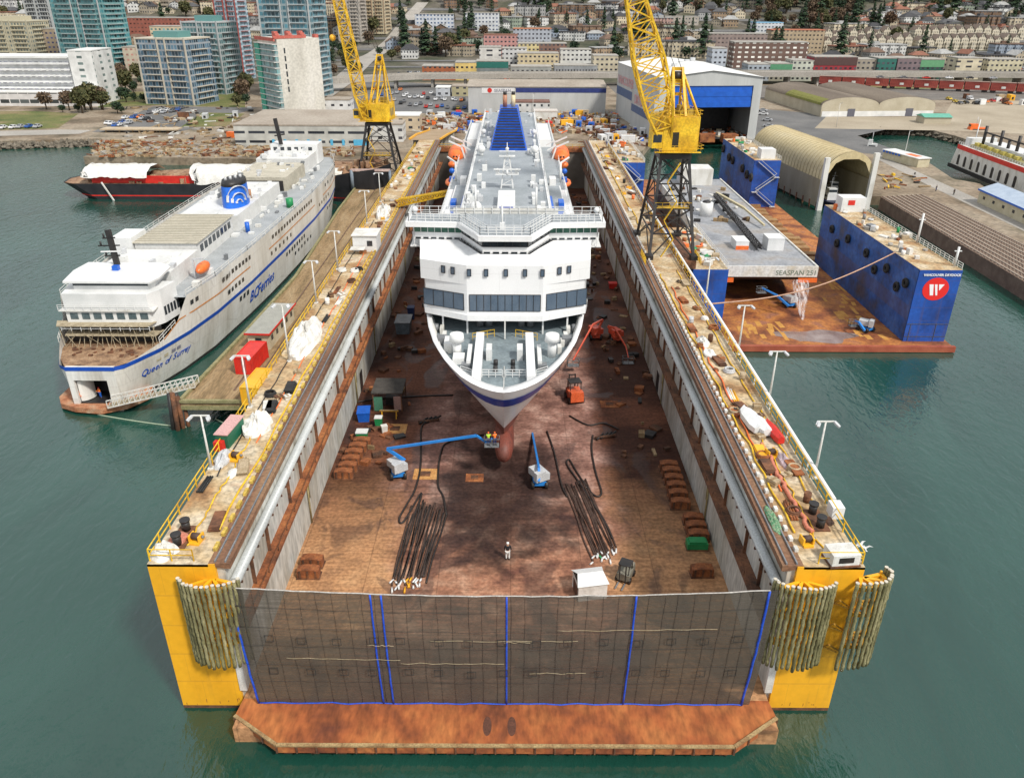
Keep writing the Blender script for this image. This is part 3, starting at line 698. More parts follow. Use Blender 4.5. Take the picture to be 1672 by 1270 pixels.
mb.loft(rings, True, True); mb.build('bulbous_bow', ship)
MB(SHIPW).poly([(SX-10.8, 237, 7.4), (SX+10.8, 237, 7.4), (SX+10.9, 237, 16), (SX-10.9, 237, 16)]).build('transom', ship)
# bulwark cap and inner face down to the mooring deck
def inring(z, off, dy, side):
    pts = []
    for d in DS:
        if d > 25: break
        pts.append((SX+side*max(.02, interp(RIMT, d)-off if d > .3 else .02), 76.3+d+dy*max(0, 1-d/12), z))
    return pts
mb = MB(SHIPW); mb.smooth = True
for s in (-1, 1):
    o_ = [(p[0], p[1], 16.0) for p in hring(16, s)[:20]]; n_ = len(inring(16, .5, .8, s)); o_ = o_[:n_]
    rr = [o_, [(p[0], p[1], 16.12) for p in inring(16, .12, .2, s)], inring(16.12, .62, .95, s), inring(14.5, 1.0, 1.7, s)]
    if s < 0: rr = rr[::-1]
    mb.loft(rr)
mb.build('bulwark', hull)
pl = inring(14.52, .95, 1.6, -1); pr = inring(14.52, .95, 1.6, 1)
mb = MB(M('blue_grey_mooring_deck', [(.15, .19, .21), (.24, .29, .31)], .5, .5, det=.3, fine=3))
mb.poly([tuple(p) for p in pl[::-1]]+[tuple(p) for p in pr[1:]]+[(SX+11.6, 108, 14.52), (SX-11.6, 108, 14.52)]); fdeck = mb.build('mooring_deck', ship)
# deck gear on the bow
for s in (-1, 1):
    x = SX+s*3.15
    mb = MB(SHIPW).box(x-.5, x+.5, 80.6, 93.4, 14.6, 16.0); mb.smooth = False; mb.build('door_arm', fdeck)
    mb = MB(WHITE).tube((SX+s*5.9, 89.2, 14.5), (SX+s*5.9, 89.2, 16.6), .55, 12).tube((SX+s*5.9, 89.2, 16.6), (SX+s*5.9, 89.2, 17.5), .95, 12, .85).build('vent_head', fdeck)
    mb = MB(WHITE).cbox((SX+s*1.9, 88.8, 14.5), .7, 2.0, 1.5).cbox((SX+s*4.3, 88, 14.5), .5, 5.0, 1.1).build('winch_housing', fdeck)
    mb = MB(BLACK)
    for yy in (84.8, 86.6): mb.tube((SX+s*1.05, yy, 14.5), (SX+s*1.05, yy, 15.2), .28, 10)
    mb.build('bollard', fdeck)
    mb = MB(WHITE).rail([(SX+s*2.6, 83.2, 14.5), (SX+s*.2, 83.2, 14.5)], 1.0, .8, .08, 3).rail([(SX+s*3.8, 83.4, 14.5), (SX+s*5.2, 84.4, 14.5)], .9, .9, .07, 3).build('deck_rail', fdeck)
    mb = MB(STEEL).cbox((SX+s*4.6, 85.6, 14.5), 1.1, 1.0, .7).cbox((SX+s*8.2, 93, 14.5), 1.6, 1.2, 1.1).tube((SX+s*9.2, 97, 14.5), (SX+s*9.2, 97, 15.6), .35, 8).build('mooring_winch', fdeck)
    mb = MB(WHITE2)
    for q in range(6): d = 8+q*3.0; ww = interp(RIMT, d); mb.beam((SX+s*(ww-1.1), 76.3+d, 14.6), (SX+s*(ww-.7), 76.3+d, 15.9), .12, .5)
    for q in range(4): mb.cbox((SX+s*(6.9+q*.5), 90.5+q*2.1, 14.5), .5, 1.2, .9)
    mb.build('bulwark_stay', fdeck)
    MB(YELCR).rail([(SX+s*1.4, 95.5, 14.5), (SX+s*4.2, 94.2, 14.5)], 1.0, .9, .07, 2).build('yellow_rail', fdeck)
    MB(YELCR).rail([(SX+s*.2, 79.1, 14.5), (SX+s*2.6, 79.6, 14.5)], .5, .6, .07, 1).build('forward_rail', fdeck)
MB(WHITE).cbox((SX-6.9, 91.6, 14.5), 1.5, 2.4, 1.2).cbox((SX-5.6, 87.6, 14.5), 1.4, 1.8, .8).build('deck_locker', fdeck)
MB(WHITE2).beam((SX, 79.3, 14.6), (SX, 86, 14.6), .08, .1).beam((SX, 94.5, 14.6), (SX, 94.5, 17.2), .18).build('centre_post', fdeck)
# superstructure: plan curve for a level
def plan(cx, yc, hc, yo, ho, yend, ws=None):
    pts = [(-hc, yc), (-ho, yo)]
    pts = [(SX+x, y) for x, y in pts]
    return pts
def sidew(y): return interp(RIMT, y-76.3)
def superwall(z0, z1, yc=95.6, hc=4.9, yo=98.3, mat=SHIPW, name='front_wall', par=None, y1=236, wtop=None, out=0.):
    ys = [yo, 101, 105, 110, 116, 125, 137, 150, 180, y1]
    lft = [(SX-sidew(y)-out+(.0 if y > 98.31 else .05), y) for y in ys]
    rgt = [(2*SX-x, y) for x, y in lft]
    poly = lft[::-1]+[(SX-hc, yc-out), (SX+hc, yc-out)]+rgt
    return MB(mat).prism(poly, z0, z1).build(name, par)
sup = superwall(17.0, 21.6, name='superstructure', par=ship, y1=236)
superwall(16.75, 17.55, out=.28, y1=99.5+3, name='front_ledge', par=sup)
MB(SHIPW).box(SX-11.2, SX+11.2, 150, 236, 15.9, 17).build('aft_side', sup)
mb = MB(SHIPW)
for s in (-1, 1): mb.loft([[(SX+s*sidew(y), y, z) for y in (99.5, 104, 110, 120, 137, 150)] for z in (15.9, 17.02)])
mb.build('side_plating', sup)
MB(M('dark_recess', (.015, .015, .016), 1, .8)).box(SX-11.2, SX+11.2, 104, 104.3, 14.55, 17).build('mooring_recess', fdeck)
mb = MB(WHITE)
for x in (-5.0, 5.0, -8.3, 8.3): mb.beam((SX+x, 96.5 if abs(x) < 6 else 97.6, 14.5), (SX+x, 96.5 if abs(x) < 6 else 97.6, 17), .22)
mb.build('recess_post', fdeck)
mb = MB(STEEL)
for x in (-3.4, -2.2, 2.2, 3.4): mb.tube((SX+x, 99, 14.6), (SX+x, 99, 16.2), .5, 10); mb.cbox((SX+x, 100.6, 14.5), .9, 1.2, 1.2)
mb.build('windlass', fdeck)
# upper front, narrower body carrying the bridge
def body(ring, z0, z1, mat, name, par): return MB(mat).prism([(SX+x, y) for x, y in ring], z0, z1).build(name, par)
up = [(-11.0, 107.1), (-11.07, 98.3), (-4.9, 95.6), (4.9, 95.6), (11.07, 98.3), (11.0, 107.1)]
body(up, 21.6, 24.2, SHIPW, 'upper_front', sup)
sa = [(-10.9, 106, 24.2), (-11.07, 98.3, 24.2), (-8, 96.96, 24.2), (-4.9, 95.6, 24.2), (-3.1, 95.6, 24.2), (3.1, 95.6, 24.2), (4.9, 95.6, 24.2), (8, 96.96, 24.2), (11.07, 98.3, 24.2), (10.9, 106, 24.2)]
sb = [(-11.8, 106), (-11.6, 103.5), (-6.4, 103.1), (-4.6, 99.8), (-3.15, 96.75), (3.15, 96.75), (4.6, 99.8), (6.4, 103.1), (11.6, 103.5), (11.8, 106)]
MB(SHIPW).loft([[(SX+x, y, z) for x, y, z in sa], [(SX+x*.99, y+(.0 if abs(x) > 10 else -.1), 24.8) for (x, y) in [((a[0]+b[0])/2, a[1]*.6+b[1]*.4) for a, b in zip(sa, sb)]], [(SX+x, y, 25.3) for x, y in sb]]).build('bridge_flare', sup)
WBLUE = M('blue_grey_window', [(.075, .11, .155), (.12, .16, .21)], .3, .12, det=.15)
def panel(p, q, z0, z1, n, name, par, mat=WBLUE, out=.06, fr=None):
    """glazed strip from p to q, n panes"""
    p, q = Vector((*p, 0)), Vector((*q, 0)); d = (q-p).normalized(); o = Vector((d.y, -d.x, 0))*out
    a, b = p+o, q+o
    w_ = MB(mat); w_.poly([(a.x, a.y, z0), (b.x, b.y, z0), (b.x, b.y, z1), (a.x, a.y, z1)])
    a2, b2 = p, q
    wo = w_.build(name, par)
    m = MB(fr or BLACK)
    for i in range(n+1):
        c = a+(b-a)*i/n+o*.3; m.beam((c.x, c.y, z0), (c.x, c.y, z1), .07, .05)
    for z in (z0, z1): m.beam((a.x+o.x*.3, a.y+o.y*.3, z), (b.x+o.x*.3, b.y+o.y*.3, z), .07, .05)
    m.build('window_frame', wo); return wo
panel((SX-4.6, 95.6), (SX+4.6, 95.6), 18.05, 20.3, 10, 'window', sup)
def lerp2(a, b, t): return (a[0]+(b[0]-a[0])*t, a[1]+(b[1]-a[1])*t)
A_, B_ = (SX-10.95, 98.35), (SX-4.9, 95.65); panel(lerp2(A_, B_, .03), lerp2(A_, B_, .93), 18.05, 20.3, 4, 'window', sup)
A_, B_ = (SX+4.9, 95.65), (SX+10.95, 98.35); panel(lerp2(A_, B_, .07), lerp2(A_, B_, .97), 18.05, 20.3, 4, 'window', sup)
for u in (725, 741, 767, 794, 826, 857, 885, 912, 928):
    x = YP(u, 440, 96.5 if 780 < u < 875 else 97.3).x
    ax_ = abs(x-SX); y = 95.6 if ax_ < 4.9 else 95.65+(ax_-4.9)/6.05*2.7
    q = .45 if ax_ > 4.9 else 0.; sg_ = 1 if x > SX else -1; panel((x-.25, y-(.11 if q and sg_ > 0 else -.11 if q else 0)), (x+.25, y+(.11 if q and sg_ > 0 else -.11 if q else 0)), 22.8, 23.75, 1, 'porthole', sup, out=.16)
# bridge
def scal(ring, k=0.): return ring
BR = [(-13.2, 107.2), (-13.2, 102.9), (-6.3, 102.5), (-3.3, 96.1), (3.3, 96.1), (6.3, 102.5), (13.2, 102.9), (13.2, 107.2)]
def grow(ring, dx, dy): return [(x+(dx if x > 0 else -dx)*(1 if abs(x) > 7 else .5), y-dy if y < 105 else y) for x, y in ring]
bridge = body(grow(BR, -.9, -.75), 25.3, 27.3, SHIPW, 'bridge', sup)
body(grow(BR, .1, .1), 27.15, 27.85, SHIPW, 'bridge_roof', bridge)
rd = body(grow(BR, -.4, -.4), 27.85, 27.87, DECKG, 'roof_deck', bridge)
GRNG = M('green_tinted_glass', [(.02, .07, .055), (.09, .2, .15)], .6, .1, det=.2)
g = grow(BR, -.9, -.75); gp = [(SX+x, y) for x, y in g]
for i, n in ((1, 7), (2, 5), (3, 6), (4, 5), (5, 7)):
    panel(gp[i], gp[i+1], 26.25, 27.1, n, 'bridge_window', bridge, GRNG if i in (1, 5) else GLASSD, .05, WHITE if i in (1, 5) else None)
for s in (-1, 1):
    x = SX+s*12.35
    p_ = [(x, 106.8), (x, 103.7)] if s < 0 else [(x, 103.7), (x, 106.8)]
    panel(p_[0], p_[1], 25.7, 27.1, 2, 'wing_window', bridge, GRNG, .05, WHITE)
    MB(WHITE).ball((SX+s*12.4, 106.4, 28.6), .42).tube((SX+s*12.4, 106.4, 27.9), (SX+s*12.4, 106.4, 28.4), .18, 8).build('wing_light', bridge)
    MB(SHIPW).beam((SX+s*12.3, 105, 25.3), (SX+s*10.6, 105, 23.0), .35, 1.0).build('wing_bracket', bridge)
    MB(WHITE).rail([(SX+s*12.3, 103.4, 24.4), (SX+s*12.9, 106.8, 24.4)], 1., 1.2, .08, 2).box(SX+min(s*11, s*12.9), SX+max(s*11, s*12.9), 103.5, 106.8, 24.25, 24.4).build('wing_platform', bridge)
mb = MB(GLASSD)
lw = [(SX+x, y) for x, y in [(-12.3, 103.6), (-6.0, 103.2), (-2.9, 96.82), (2.9, 96.82), (6.0, 103.2), (12.3, 103.6)]]
for (a, b) in zip(lw[:-1], lw[1:]):
    a, b = Vector((*a, 0)), Vector((*b, 0)); d = (b-a).normalized(); o = Vector((d.y, -d.x, 0))*.1; L_ = (b-a).length; n = int(L_/1.0)
    for i in range(n): p = a+d*(L_*(i+.15)/n)+o; q = a+d*(L_*(i+.85)/n)+o; mb.poly([(p.x, p.y, 25.35), (q.x, q.y, 25.35), (q.x, q.y, 25.62), (p.x, p.y, 25.62)])
mb.build('upper_slot_window', bridge)
# decks and rails above
body([(-9.9, 150), (-9.9, 107.2), (9.9, 107.2), (9.9, 150)], 21.6, 22.4, SHIPW, 'boat_deck', sup)
MB(DECKG).box(SX-9.7, SX+9.7, 107.3, 149.8, 22.4, 22.42).box(SX-11.1, SX+11.1, 150.1, 235.6, 21.6, 21.64).build('side_deck', sup)
top = body([(-6.7, 224), (-6.7, 107.2), (6.7, 107.2), (6.7, 224)], 21.7, 26.0, SHIPW, 'top_house', sup)
MB(DECKG).box(SX-6.4, SX+6.4, 107.2, 223.6, 26.0, 26.03).build('top_deck', top)
MB(WHITE).rail([(SX-6.6, 108, 26), (SX-6.6, 223, 26)], 1.0, 3, .09, 2).rail([(SX+6.6, 108, 26), (SX+6.6, 223, 26)], 1.0, 3, .09, 2).build('top_rail', top)
rr = grow(BR, -.3, -.3); MB(WHITE).rail([(SX+x, y, 27.85) for x, y in rr], 1.05, 1.0, .07, 3).rail([(SX+rr[-1][0], 107, 27.85), (SX+rr[0][0], 107, 27.85)], 1.05, 1.2, .08, 2).build('roof_rail', bridge)
rr = grow(BR, -1.9, -1.7); MB(WHITE).rail([(SX+x, y, 27.85) for x, y in rr[1:-1]], .9, 1.0, .06, 3).build('inner_rail', bridge)
mb = MB(M('panel_seam', (.5, .52, .54), 1, .5))
for q in range(-12, 13, 1): mb.box(SX+q-.02, SX+q+.02, 102.6 if abs(q) > 6 else 98+abs(q)*.7, 107, 27.872, 27.88)
mb.build('deck_seam', rd)
MB(WHITE2).box(SX-7.2, SX+7.2, 107.1, 107.4, 26, 28.6).build('break_wall', bridge)
for s in (-1, 1):
    MB(M('pale_yellow_pipe', [(.5, .42, .22)], 1, .6)).tube((SX+s*7.3, 118, 22.6), (SX+s*7.3, 220, 22.6), .16, 6).build('side_pipe', top)
    for (ya, yb, xa, xb, zt) in ((196, 222, 7.3, 10.2, 23.4), (152, 155, 8.0, 9.2, 23.2)): MB(SHIPW).box(SX+min(s*xa, s*xb), SX+max(s*xa, s*xb), ya, yb, 21.65, zt).build('side_locker', top)
    mb = MB(WHITE); mb.rail([(SX+s*11.0, 120, 21.65), (SX+s*11.0, 235, 21.65)], 1.0, 3, .09, 2).build('side_rail', sup)
    mb = MB(BLUE).box(SX+min(s*6.9, s*9.6), SX+max(s*6.9, s*9.6), 126.5, 129.5, 22.41, 22.6).box(SX+min(s*6.8, s*7.9), SX+max(s*6.8, s*7.9), 131, 140, 22.41, 22.75).box(SX+min(s*8.8, s*9.7), SX+max(s*8.8, s*9.7), 133, 136, 22.41, 23.2)
    mb.build('blue_deck_cover', top)
    MB(SHIPW).ball((SX+s*9.8, 127.5, 22.4), 1.1, (.6, 1, .9), half=True).build('end_fairing', top)
    # lifeboat in its davit, rescue boat below
    lb = MB(ORANGE); lb.smooth = True; rings = []
    for y, r, zc in ((178.6, .15, 20.3), (179.2, 1.0, 20.3), (180.6, 1.65, 20.4), (183, 1.9, 20.5), (186, 1.9, 20.5), (188.4, 1.6, 20.4), (189.6, .9, 20.3), (190.1, .15, 20.3)):
        rings.append([(SX+s*11.9+r*cos(2*pi*i/12), y, zc+1.7+r*.95*max(-.55, sin(2*pi*i/12))) for i in range(12)])
    lb.loft(rings, True, True); bo = lb.build('lifeboat', top)
    h_ = MB(WHITE); rings = []
    for y, r in ((178.9, .3), (180.6, 1.5), (184, 1.8), (188, 1.5), (189.8, .3)): rings.append([(SX+s*11.9-r*1.02, y, 21.4), (SX+s*11.9-r*.7, y, 20.6), (SX+s*11.9, y, 20.1), (SX+s*11.9+r*.7, y, 20.6), (SX+s*11.9+r*1.02, y, 21.4)])
    h_.smooth = True; h_.loft(rings); h_.build('lifeboat_hull', bo)
    MB(BLACK).box(SX+s*11.9-.5, SX+s*11.9-.1, 178.75, 179.3, 22.2, 22.6).box(SX+s*11.9+.1, SX+s*11.9+.5, 178.75, 179.3, 22.2, 22.6).build('lifeboat_window', bo)
    d_ = MB(WHITE)
    for y in (181, 187.5): d_.beam((SX+s*9.8, y, 21.6), (SX+s*10.6, y, 24.2), .35, .35).beam((SX+s*10.6, y, 24.2), (SX+s*13.4, y, 25.4), .35, .3).beam((SX+s*8.6, y, 23.5), (SX+s*10.6, y, 24.6), .25)
    d_.build('davit', top)
    rb = MB(ORANGE); rb.path([(SX+s*11.3+1.1*cos(a)*.9, 160+2.6*sin(a), 20.9) for a in [i*pi/8 for i in range(17)]], .42, 8); ro = rb.build('rescue_boat', top)
    MB(BLUE).cbox((SX+s*11.3, 160, 20.8), 1.0, 1.6, 1.1).ball((SX+s*11.3, 160, 23.1), .55).build('rescue_boat_canopy', ro)
    MB(ORANGE).ball((SX+s*11.2, 161, 24.2), .9, (1, 1, .7)).build('life_raft', top)
    MB(WHITE).tube((SX+s*10.3, 157, 21.6), (SX+s*10.3, 157, 25.4), .2, 8).beam((SX+s*10.3, 157, 25.3), (SX+s*12.1, 160, 25.8), .25).build('boat_crane', top)
# funnel: long louvred wedge
BL2 = M('funnel_blue', [(.008, .07, .42), (.012, .11, .55)], .8, .35, det=.12)
mb = MB(BL2)
y0, y1, z0_, z1_ = 166, 186, 26.0, 31.6
mb.loft([[(SX-3.9, y0, 26.0), (SX+3.9, y0, 26.0)], [(SX-2.1, y1, z1_), (SX+2.1, y1, z1_)]])
mb.loft([[(SX-2.1, y1, z1_), (SX+2.1, y1, z1_)], [(SX-2.1, 194, z1_), (SX+2.1, 194, z1_)], [(SX-2.6, 197, 26), (SX+2.6, 197, 26)]])
for s in (-1, 1):
    q = [(SX+s*3.9, y0, 26), (SX+s*2.1, y1, z1_), (SX+s*2.1, 194, z1_), (SX+s*2.6, 197, 26)]
    mb.poly(q if s > 0 else q[::-1])
fun = mb.build('funnel', top)
mb = MB(BL2); m2 = MB(BLACK)
for i in range(15):
    t = (i+.5)/15; hw_ = 3.9+(2.1-3.9)*t-.25; y = y0+(y1-y0)*t; z = 26+(z1_-26)*t
    mb.box(SX-hw_, SX+hw_, y-.34, y+.3, z+.02, z+.24); m2.box(SX-hw_+.1, SX+hw_-.1, y-.1, y+.5, z+.241, z+.4)
mb.build('louvre', fun); m2.build('louvre_gap', fun)
for s, c in ((-1, M('coppery_stack', [(.35, .14, .08), (.5, .25, .15)], 1, .5, det=.3)), (1, M('cream_stack', [(.6, .45, .2), (.7, .6, .4)], 1, .5, det=.3))):
    MB(c).tube((SX+s*.95, 190, z1_-.2), (SX+s*.95, 190, 34.2), .5, 12).use(BLACK).tube((SX+s*.95, 190, 34.2), (SX+s*.95, 190, 34.9), .42, 12).build('exhaust_stack', fun)
# masts, domes and gear on the top deck
def mast(y, z, h, par, big=True):
    mb = MB(WHITE)
    for sx in (-1, 1): mb.beam((SX+sx*1.0, y, z), (SX+sx*.35, y, z+h), .22); mb.beam((SX+sx*1.0, y+2, z), (SX+sx*.35, y+.6, z+h), .2)
    for k in range(5): zz = z+h*(k+.6)/5.4; w_ = 1.0-.65*(k+.6)/5.4; mb.beam((SX-w_, y, zz), (SX+w_, y, zz), .12); mb.beam((SX-w_, y, zz), (SX+w_*.9, y, zz+h/5.4), .08)
    mb.box(SX-1.9, SX+1.9, y-.6, y+.9, z+h*.45, z+h*.45+.12); mb.box(SX-1.3, SX+1.3, y-.4, y+.6, z+h, z+h+.12)
    m_ = mb.build('mast', par)
    MB(WHITE).beam((SX-2.2, y-.5, z+h*.45+.9), (SX+2.2, y-.5, z+h*.45+.9), .28, .18).beam((SX-1.3, y-.3, z+h+.9), (SX+1.3, y-.3, z+h+.9), .25, .15).tube((SX, y-.5, z+h*.45), (SX, y-.5, z+h*.45+.8), .2, 8).build('radar_scanner', m_)
    MB(WHITE).tube((SX, y, z+h), (SX, y, z+h+2.2), .12, 6, .05).ball((SX-1.6, y, z+h*.45+.6), .38).ball((SX+1.6, y, z+h*.45+.6), .38).ball((SX, y, z+h+1.2), .3).build('aerial', m_)
mast(131, 26, 5.2, top)
MB(WHITE).box(SX-1.3, SX+1.3, 111.5, 124, 26, 27.3).build('mast_house', top)
MB(SBLUE).box(SX-1.0, SX+1.0, 112.6, 113.2, 27.3, 27.36).build('mast_house_stripe', top)
MB(YEL).box(SX-1.1, SX+1.1, 111.45, 111.49, 26.3, 26.9).build('mast_house_panel', top)
for x, y, r in ((-4.4, 113, .9), (4.6, 112, .6), (-5.3, 160, .8), (5.3, 160, .8), (-5.6, 182, .6), (5.6, 182, .6)):
    MB(WHITE).tube((SX+x, y, 26), (SX+x, y, 26.9), r*.45, 8).ball((SX+x, y, 27.3), r).build('satellite_dome', top)
for i in range(64):
    x = random.choice((-1, 1))*R(3.9, 6.1); y = R(110, 222); MB(random.choice((WHITE, WHITE, LSTEEL))).cbox((SX+x, y, 26.03), R(.3, .9), R(.4, 1.8), R(.3, 1.5), R(-.1, .1)).build('vent_box', top)
mb = MB(WHITE)
for x in (-4.2, 4.2): mb.tube((SX+x, 108.5, 27.9), (SX+x, 108.5, 31.2), .14, 6)
mb.tube((SX-.4, 99.5, 27.9), (SX-.4, 99.5, 30.9), .12, 6).cbox((SX-.4, 99.5, 27.87), .6, .6, .8).build('signal_post', bridge)
# keel blocks under the ship
for k in range(13):
    y = 90+k*11.3; b_ = MB(RUSTD).box(SX-1.1, SX+1.1, y, y+3, FZ, 2.4).use(WOOD).box(SX-.9, SX+.9, y, y+3, 2.4, 2.79).build('keel_block')
    tag(b_, 'timber capped keel block under the white ship, %s from the bow' % nth(k), 'keel block', 'keel blocks under the ship')
# ================================================================ the moored ferry on the left
def fx(y): return -60.4+.012*(y-110)
FW7 = [(101.3, 3.5), (102, 4.6), (104, 5.6), (108, 7.4), (115, 9.2), (124, 10.6), (139, 11.6), (160, 12.1), (185, 12.3), (205, 11.6), (218, 10.0), (228, 7.5), (234, 4.6), (237, 1.5)]
FW0 = [(101.3, 2.6), (106, 4.2), (115, 7.0), (124, 8.8), (144, 10.6), (167, 11.6), (194, 11.6), (212, 9.6), (224, 6.4), (234, 2.0), (237, .3)]
FY = [101.3, 102, 104, 108, 112, 115, 119, 124, 131, 139, 150, 160, 172, 185, 195, 205, 212, 218, 223, 228, 231, 234, 237]
ferry = thing('moored_ferry', 'white double ended ferry with blue side stripe moored left of the dry dock', 'ferry', (-60, 110, 0))
FERW = M('weathered_white_hull', [(.56, .53, .47), (.7, .68, .63), (.78, .77, .74)], .25, .5, det=.12, stretch=(1, 1, .2), fine=2.5, fs=(1, 1, .2), plates=(4.4, 1.9, .14))
def fhw(z, y):
    a, b = interp(FW0, y), interp(FW7, y); t = min(1, max(0, z/7)); w_ = a+(b-a)*t**.8
    if z > 7: w_ += (z-7)*.1*(1 if y < 130 or y > 205 else .3)
    return w_
def fring(z, s, off=0., ya=0, ys=None): return [(fx(y)+s*(fhw(z, y)+off), y, z) for y in (ys or FY) if y >= ya]
def fband(zs, mat, name, par, off=0., ya=0, yb=999):
    mb = MB(mat); mb.smooth = True
    ys = [y for y in FY if ya <= y <= yb]
    for s in (-1, 1):
        rr = [fring(z, s, off, 0, ys) for z in zs]
        if s < 0: rr = rr[::-1]
        mb.loft(rr)
    return mb.build(name, par)
fh = fband([.5, 1.6, 3, 4.5, 6, 7.05], FERW, 'hull', ferry)
fband([-1.2, .5], BLACK, 'boot_top', ferry)
# upper hull sheer: bow low, rising to the superstructure
mb = MB(FERW); mb.smooth = True
def sheer(y): return interp([(101.3, 7.0), (104, 7.2), (108, 7.9), (112, 9.2), (115, 13.0), (225, 13.0), (231, 11), (237, 10)], y)
for s in (-1, 1):
    rr = [[(fx(y)+s*(fhw(7.05+(sheer(y)-7.05)*t, y)), y, 7.05+(max(7.06, sheer(y))-7.05)*t) for y in FY] for t in (0, .35, .7, 1)]
    if s < 0: rr = rr[::-1]
    mb.loft(rr)
mb.build('side_plating', fh)
FBL = M('ferry_blue', [(.01, .07, .4), (.015, .09, .5)], 1, .4, det=.12)
fband([6.45, 7.1], FBL, 'blue_stripe', ferry, .05)
OSTR = M('ferry_orange_line', [(.55, .2, .05), (.65, .28, .08)], 2, .5, det=.2)
mb = MB(OSTR)
for (ya, yb) in ((109, 139), (150, 186), (196, 218)):
    ys = [ya+(yb-ya)*i/8 for i in range(9)]
    for s in (-1, 1):
        rr = [[(fx(y)+s*(fhw(z+d, y)+.07), y, z+d) for y in ys for z in (min(9.7, sheer(y)-.3),)] for d in (0, .22)]
        if s < 0: rr = rr[::-1]
        mb.loft(rr)
mb.build('orange_line', ferry)
# rows of side windows, each row its own part
def winrow(y0, y1, z, n, par=ferry, h=.75, w_=.9, s=1):
    m = MB(GLASSD)
    for i in range(n):
        y = y0+(y1-y0)*(i+.5)/n; a, b = y-w_/2, y+w_/2
        q = [(fx(a)+s*(fhw(z, a)+.06), a, z), (fx(b)+s*(fhw(z, b)+.06), b, z), (fx(b)+s*(fhw(z+h, b)+.06), b, z+h), (fx(a)+s*(fhw(z+h, a)+.06), a, z+h)]
        m = MB(GLASSD); m.poly(q if s > 0 else q[::-1]); m.build('side_window', par)
winrow(126, 140, 11.1, 9); winrow(152, 184, 11.1, 16, w_=1.1); winrow(198, 212, 11.2, 4)
winrow(128, 136, 8.2, 5); winrow(150, 166, 8.2, 6); winrow(190, 204, 8.2, 5); winrow(115.5, 118.5, 11.0, 2)
winrow(133, 138, 5.0, 3, h=.9); winrow(160, 176, 5.0, 8, h=.8); winrow(166, 182, 3.4, 6, h=.7); winrow(200, 212, 5.0, 5)
# lettering and marks on the side
def side_text(body, size, y, z, mat, shear=0., bold=0., step=1.0):
    # letters follow the hull one by one
    cu_w = size*.62
    for i, ch in enumerate(body):
        if ch == ' ': continue
        yy = y+sum({'i': .42, 'r': .68, 'B': 1.05, 'C': 1.1, 'F': .95, 'Q': 1.2, 'S': 1.0, 'f': .6, ' ': .7}.get(c_, .92) for c_ in body[:i])*cu_w*step; x = fx(yy)+fhw(z, yy)+.07; x2 = fx(yy+1)+fhw(z, yy+1); xt = fhw(z+size*.7, yy)-fhw(z, yy)
        text(ch, size, mat, ferry, (x, yy, z), (x2-(x-.07), 1, 0), (xt, 0, size*.7), 'lettering', .015, shear, bold)
side_text('BCFerries', 3.0, 138.2, 3.0, FBL, .3, .05)
side_text('Queen of Surrey', 1.55, 104.9, 3.6, FBL, .35, .01, .86)
for i, (y, c) in enumerate(((107.6, WHITE2), (109.2, WHITE2), (110.9, M('grey_emblem', (.2, .2, .25), 1, .6)), (112.1, M('grey_emblem', (.2, .2, .25), 1, .6)))):
    a = fx(y)+fhw(5.1, y)+.05; b = fx(y+.9)+fhw(5.1, y+.9)+.05; MB(M('tan_emblem', (.45, .4, .28), 1, .6) if i < 2 else c).poly([(a, y, 5.0), (b, y+.9, 5.0), (b+.1, y+.9, 5.9), (a+.1, y, 5.9)]).build('side_emblem', ferry)
# bow: tan deck, hatch opening, open door and apron
TAN = M('tan_bow_deck', [(.14, .08, .05), (.3, .18, .1), (.42, .28, .17)], .8, .85, det=.4, fine=4, bump=.2)
MB(TAN).poly([(fx(y)-fhw(7, y)+.1, y, 6.95) for y in (101.3, 104, 108, 112)][::-1]+[(fx(y)+fhw(7, y)-.1, y, 6.95) for y in (101.3, 104, 108, 112)]).build('bow_deck', ferry)
yb = 101.25
mb = MB(FERW)   # front plating round the mouth
for x0, x1, z0, z1 in ((-3.5, -2.7, -.5, 7.0), (2.1, 3.5, -.5, 7.0), (-2.7, 2.1, 4.9, 7.0)):
    mb.box(fx(yb)+x0, fx(yb)+x1, yb, yb+.5, z0, z1)
fr = mb.build('bow_front', fh)
MB(FBL).box(fx(yb)-3.55, fx(yb)+3.55, yb-.06, yb, 6.45, 7.05).build('bow_stripe', fr)
MB(BLACK).box(fx(yb)-2.7, fx(yb)+2.1, yb+4, yb+4.2, 1.2, 4.9).box(fx(yb)-2.6, fx(yb)+1.3, yb+.2, yb+5.2, 1.0, 1.2).build('car_deck_recess', fh)
mb = MB(FERW); mb.smooth = True
mb.loft([[(fx(yb)-2.6+1.5*sin(a)*.9, yb+.5+1.9*(1-cos(a)), z) for a in [i*pi/12 for i in range(7)]] for z in (1.3, 4.5)]); mb.build('curved_bow_door', fh)
APR = M('rusty_bow_apron', [(.3, .1, .04), (.45, .2, .1), (.5, .34, .22)], .9, .8, det=.4)
mb = MB(APR); ring = [(fx(103)-7.0, 106.5), (fx(103)-6.9, 103.5), (fx(103)-5.6, 101.4), (fx(103)-3, 100.2), (fx(103)+1, 99.6), (fx(103)+4.2, 101.3), (fx(103)+6.0, 104.3), (fx(103)+5.6, 107)]
mb.prism(ring, .3, 1.1); mb.build('bow_apron', ferry)
mb = MB(BLACK); mb.box(fx(103)-7, fx(103)+5.5, 104, 110, .0, .6)
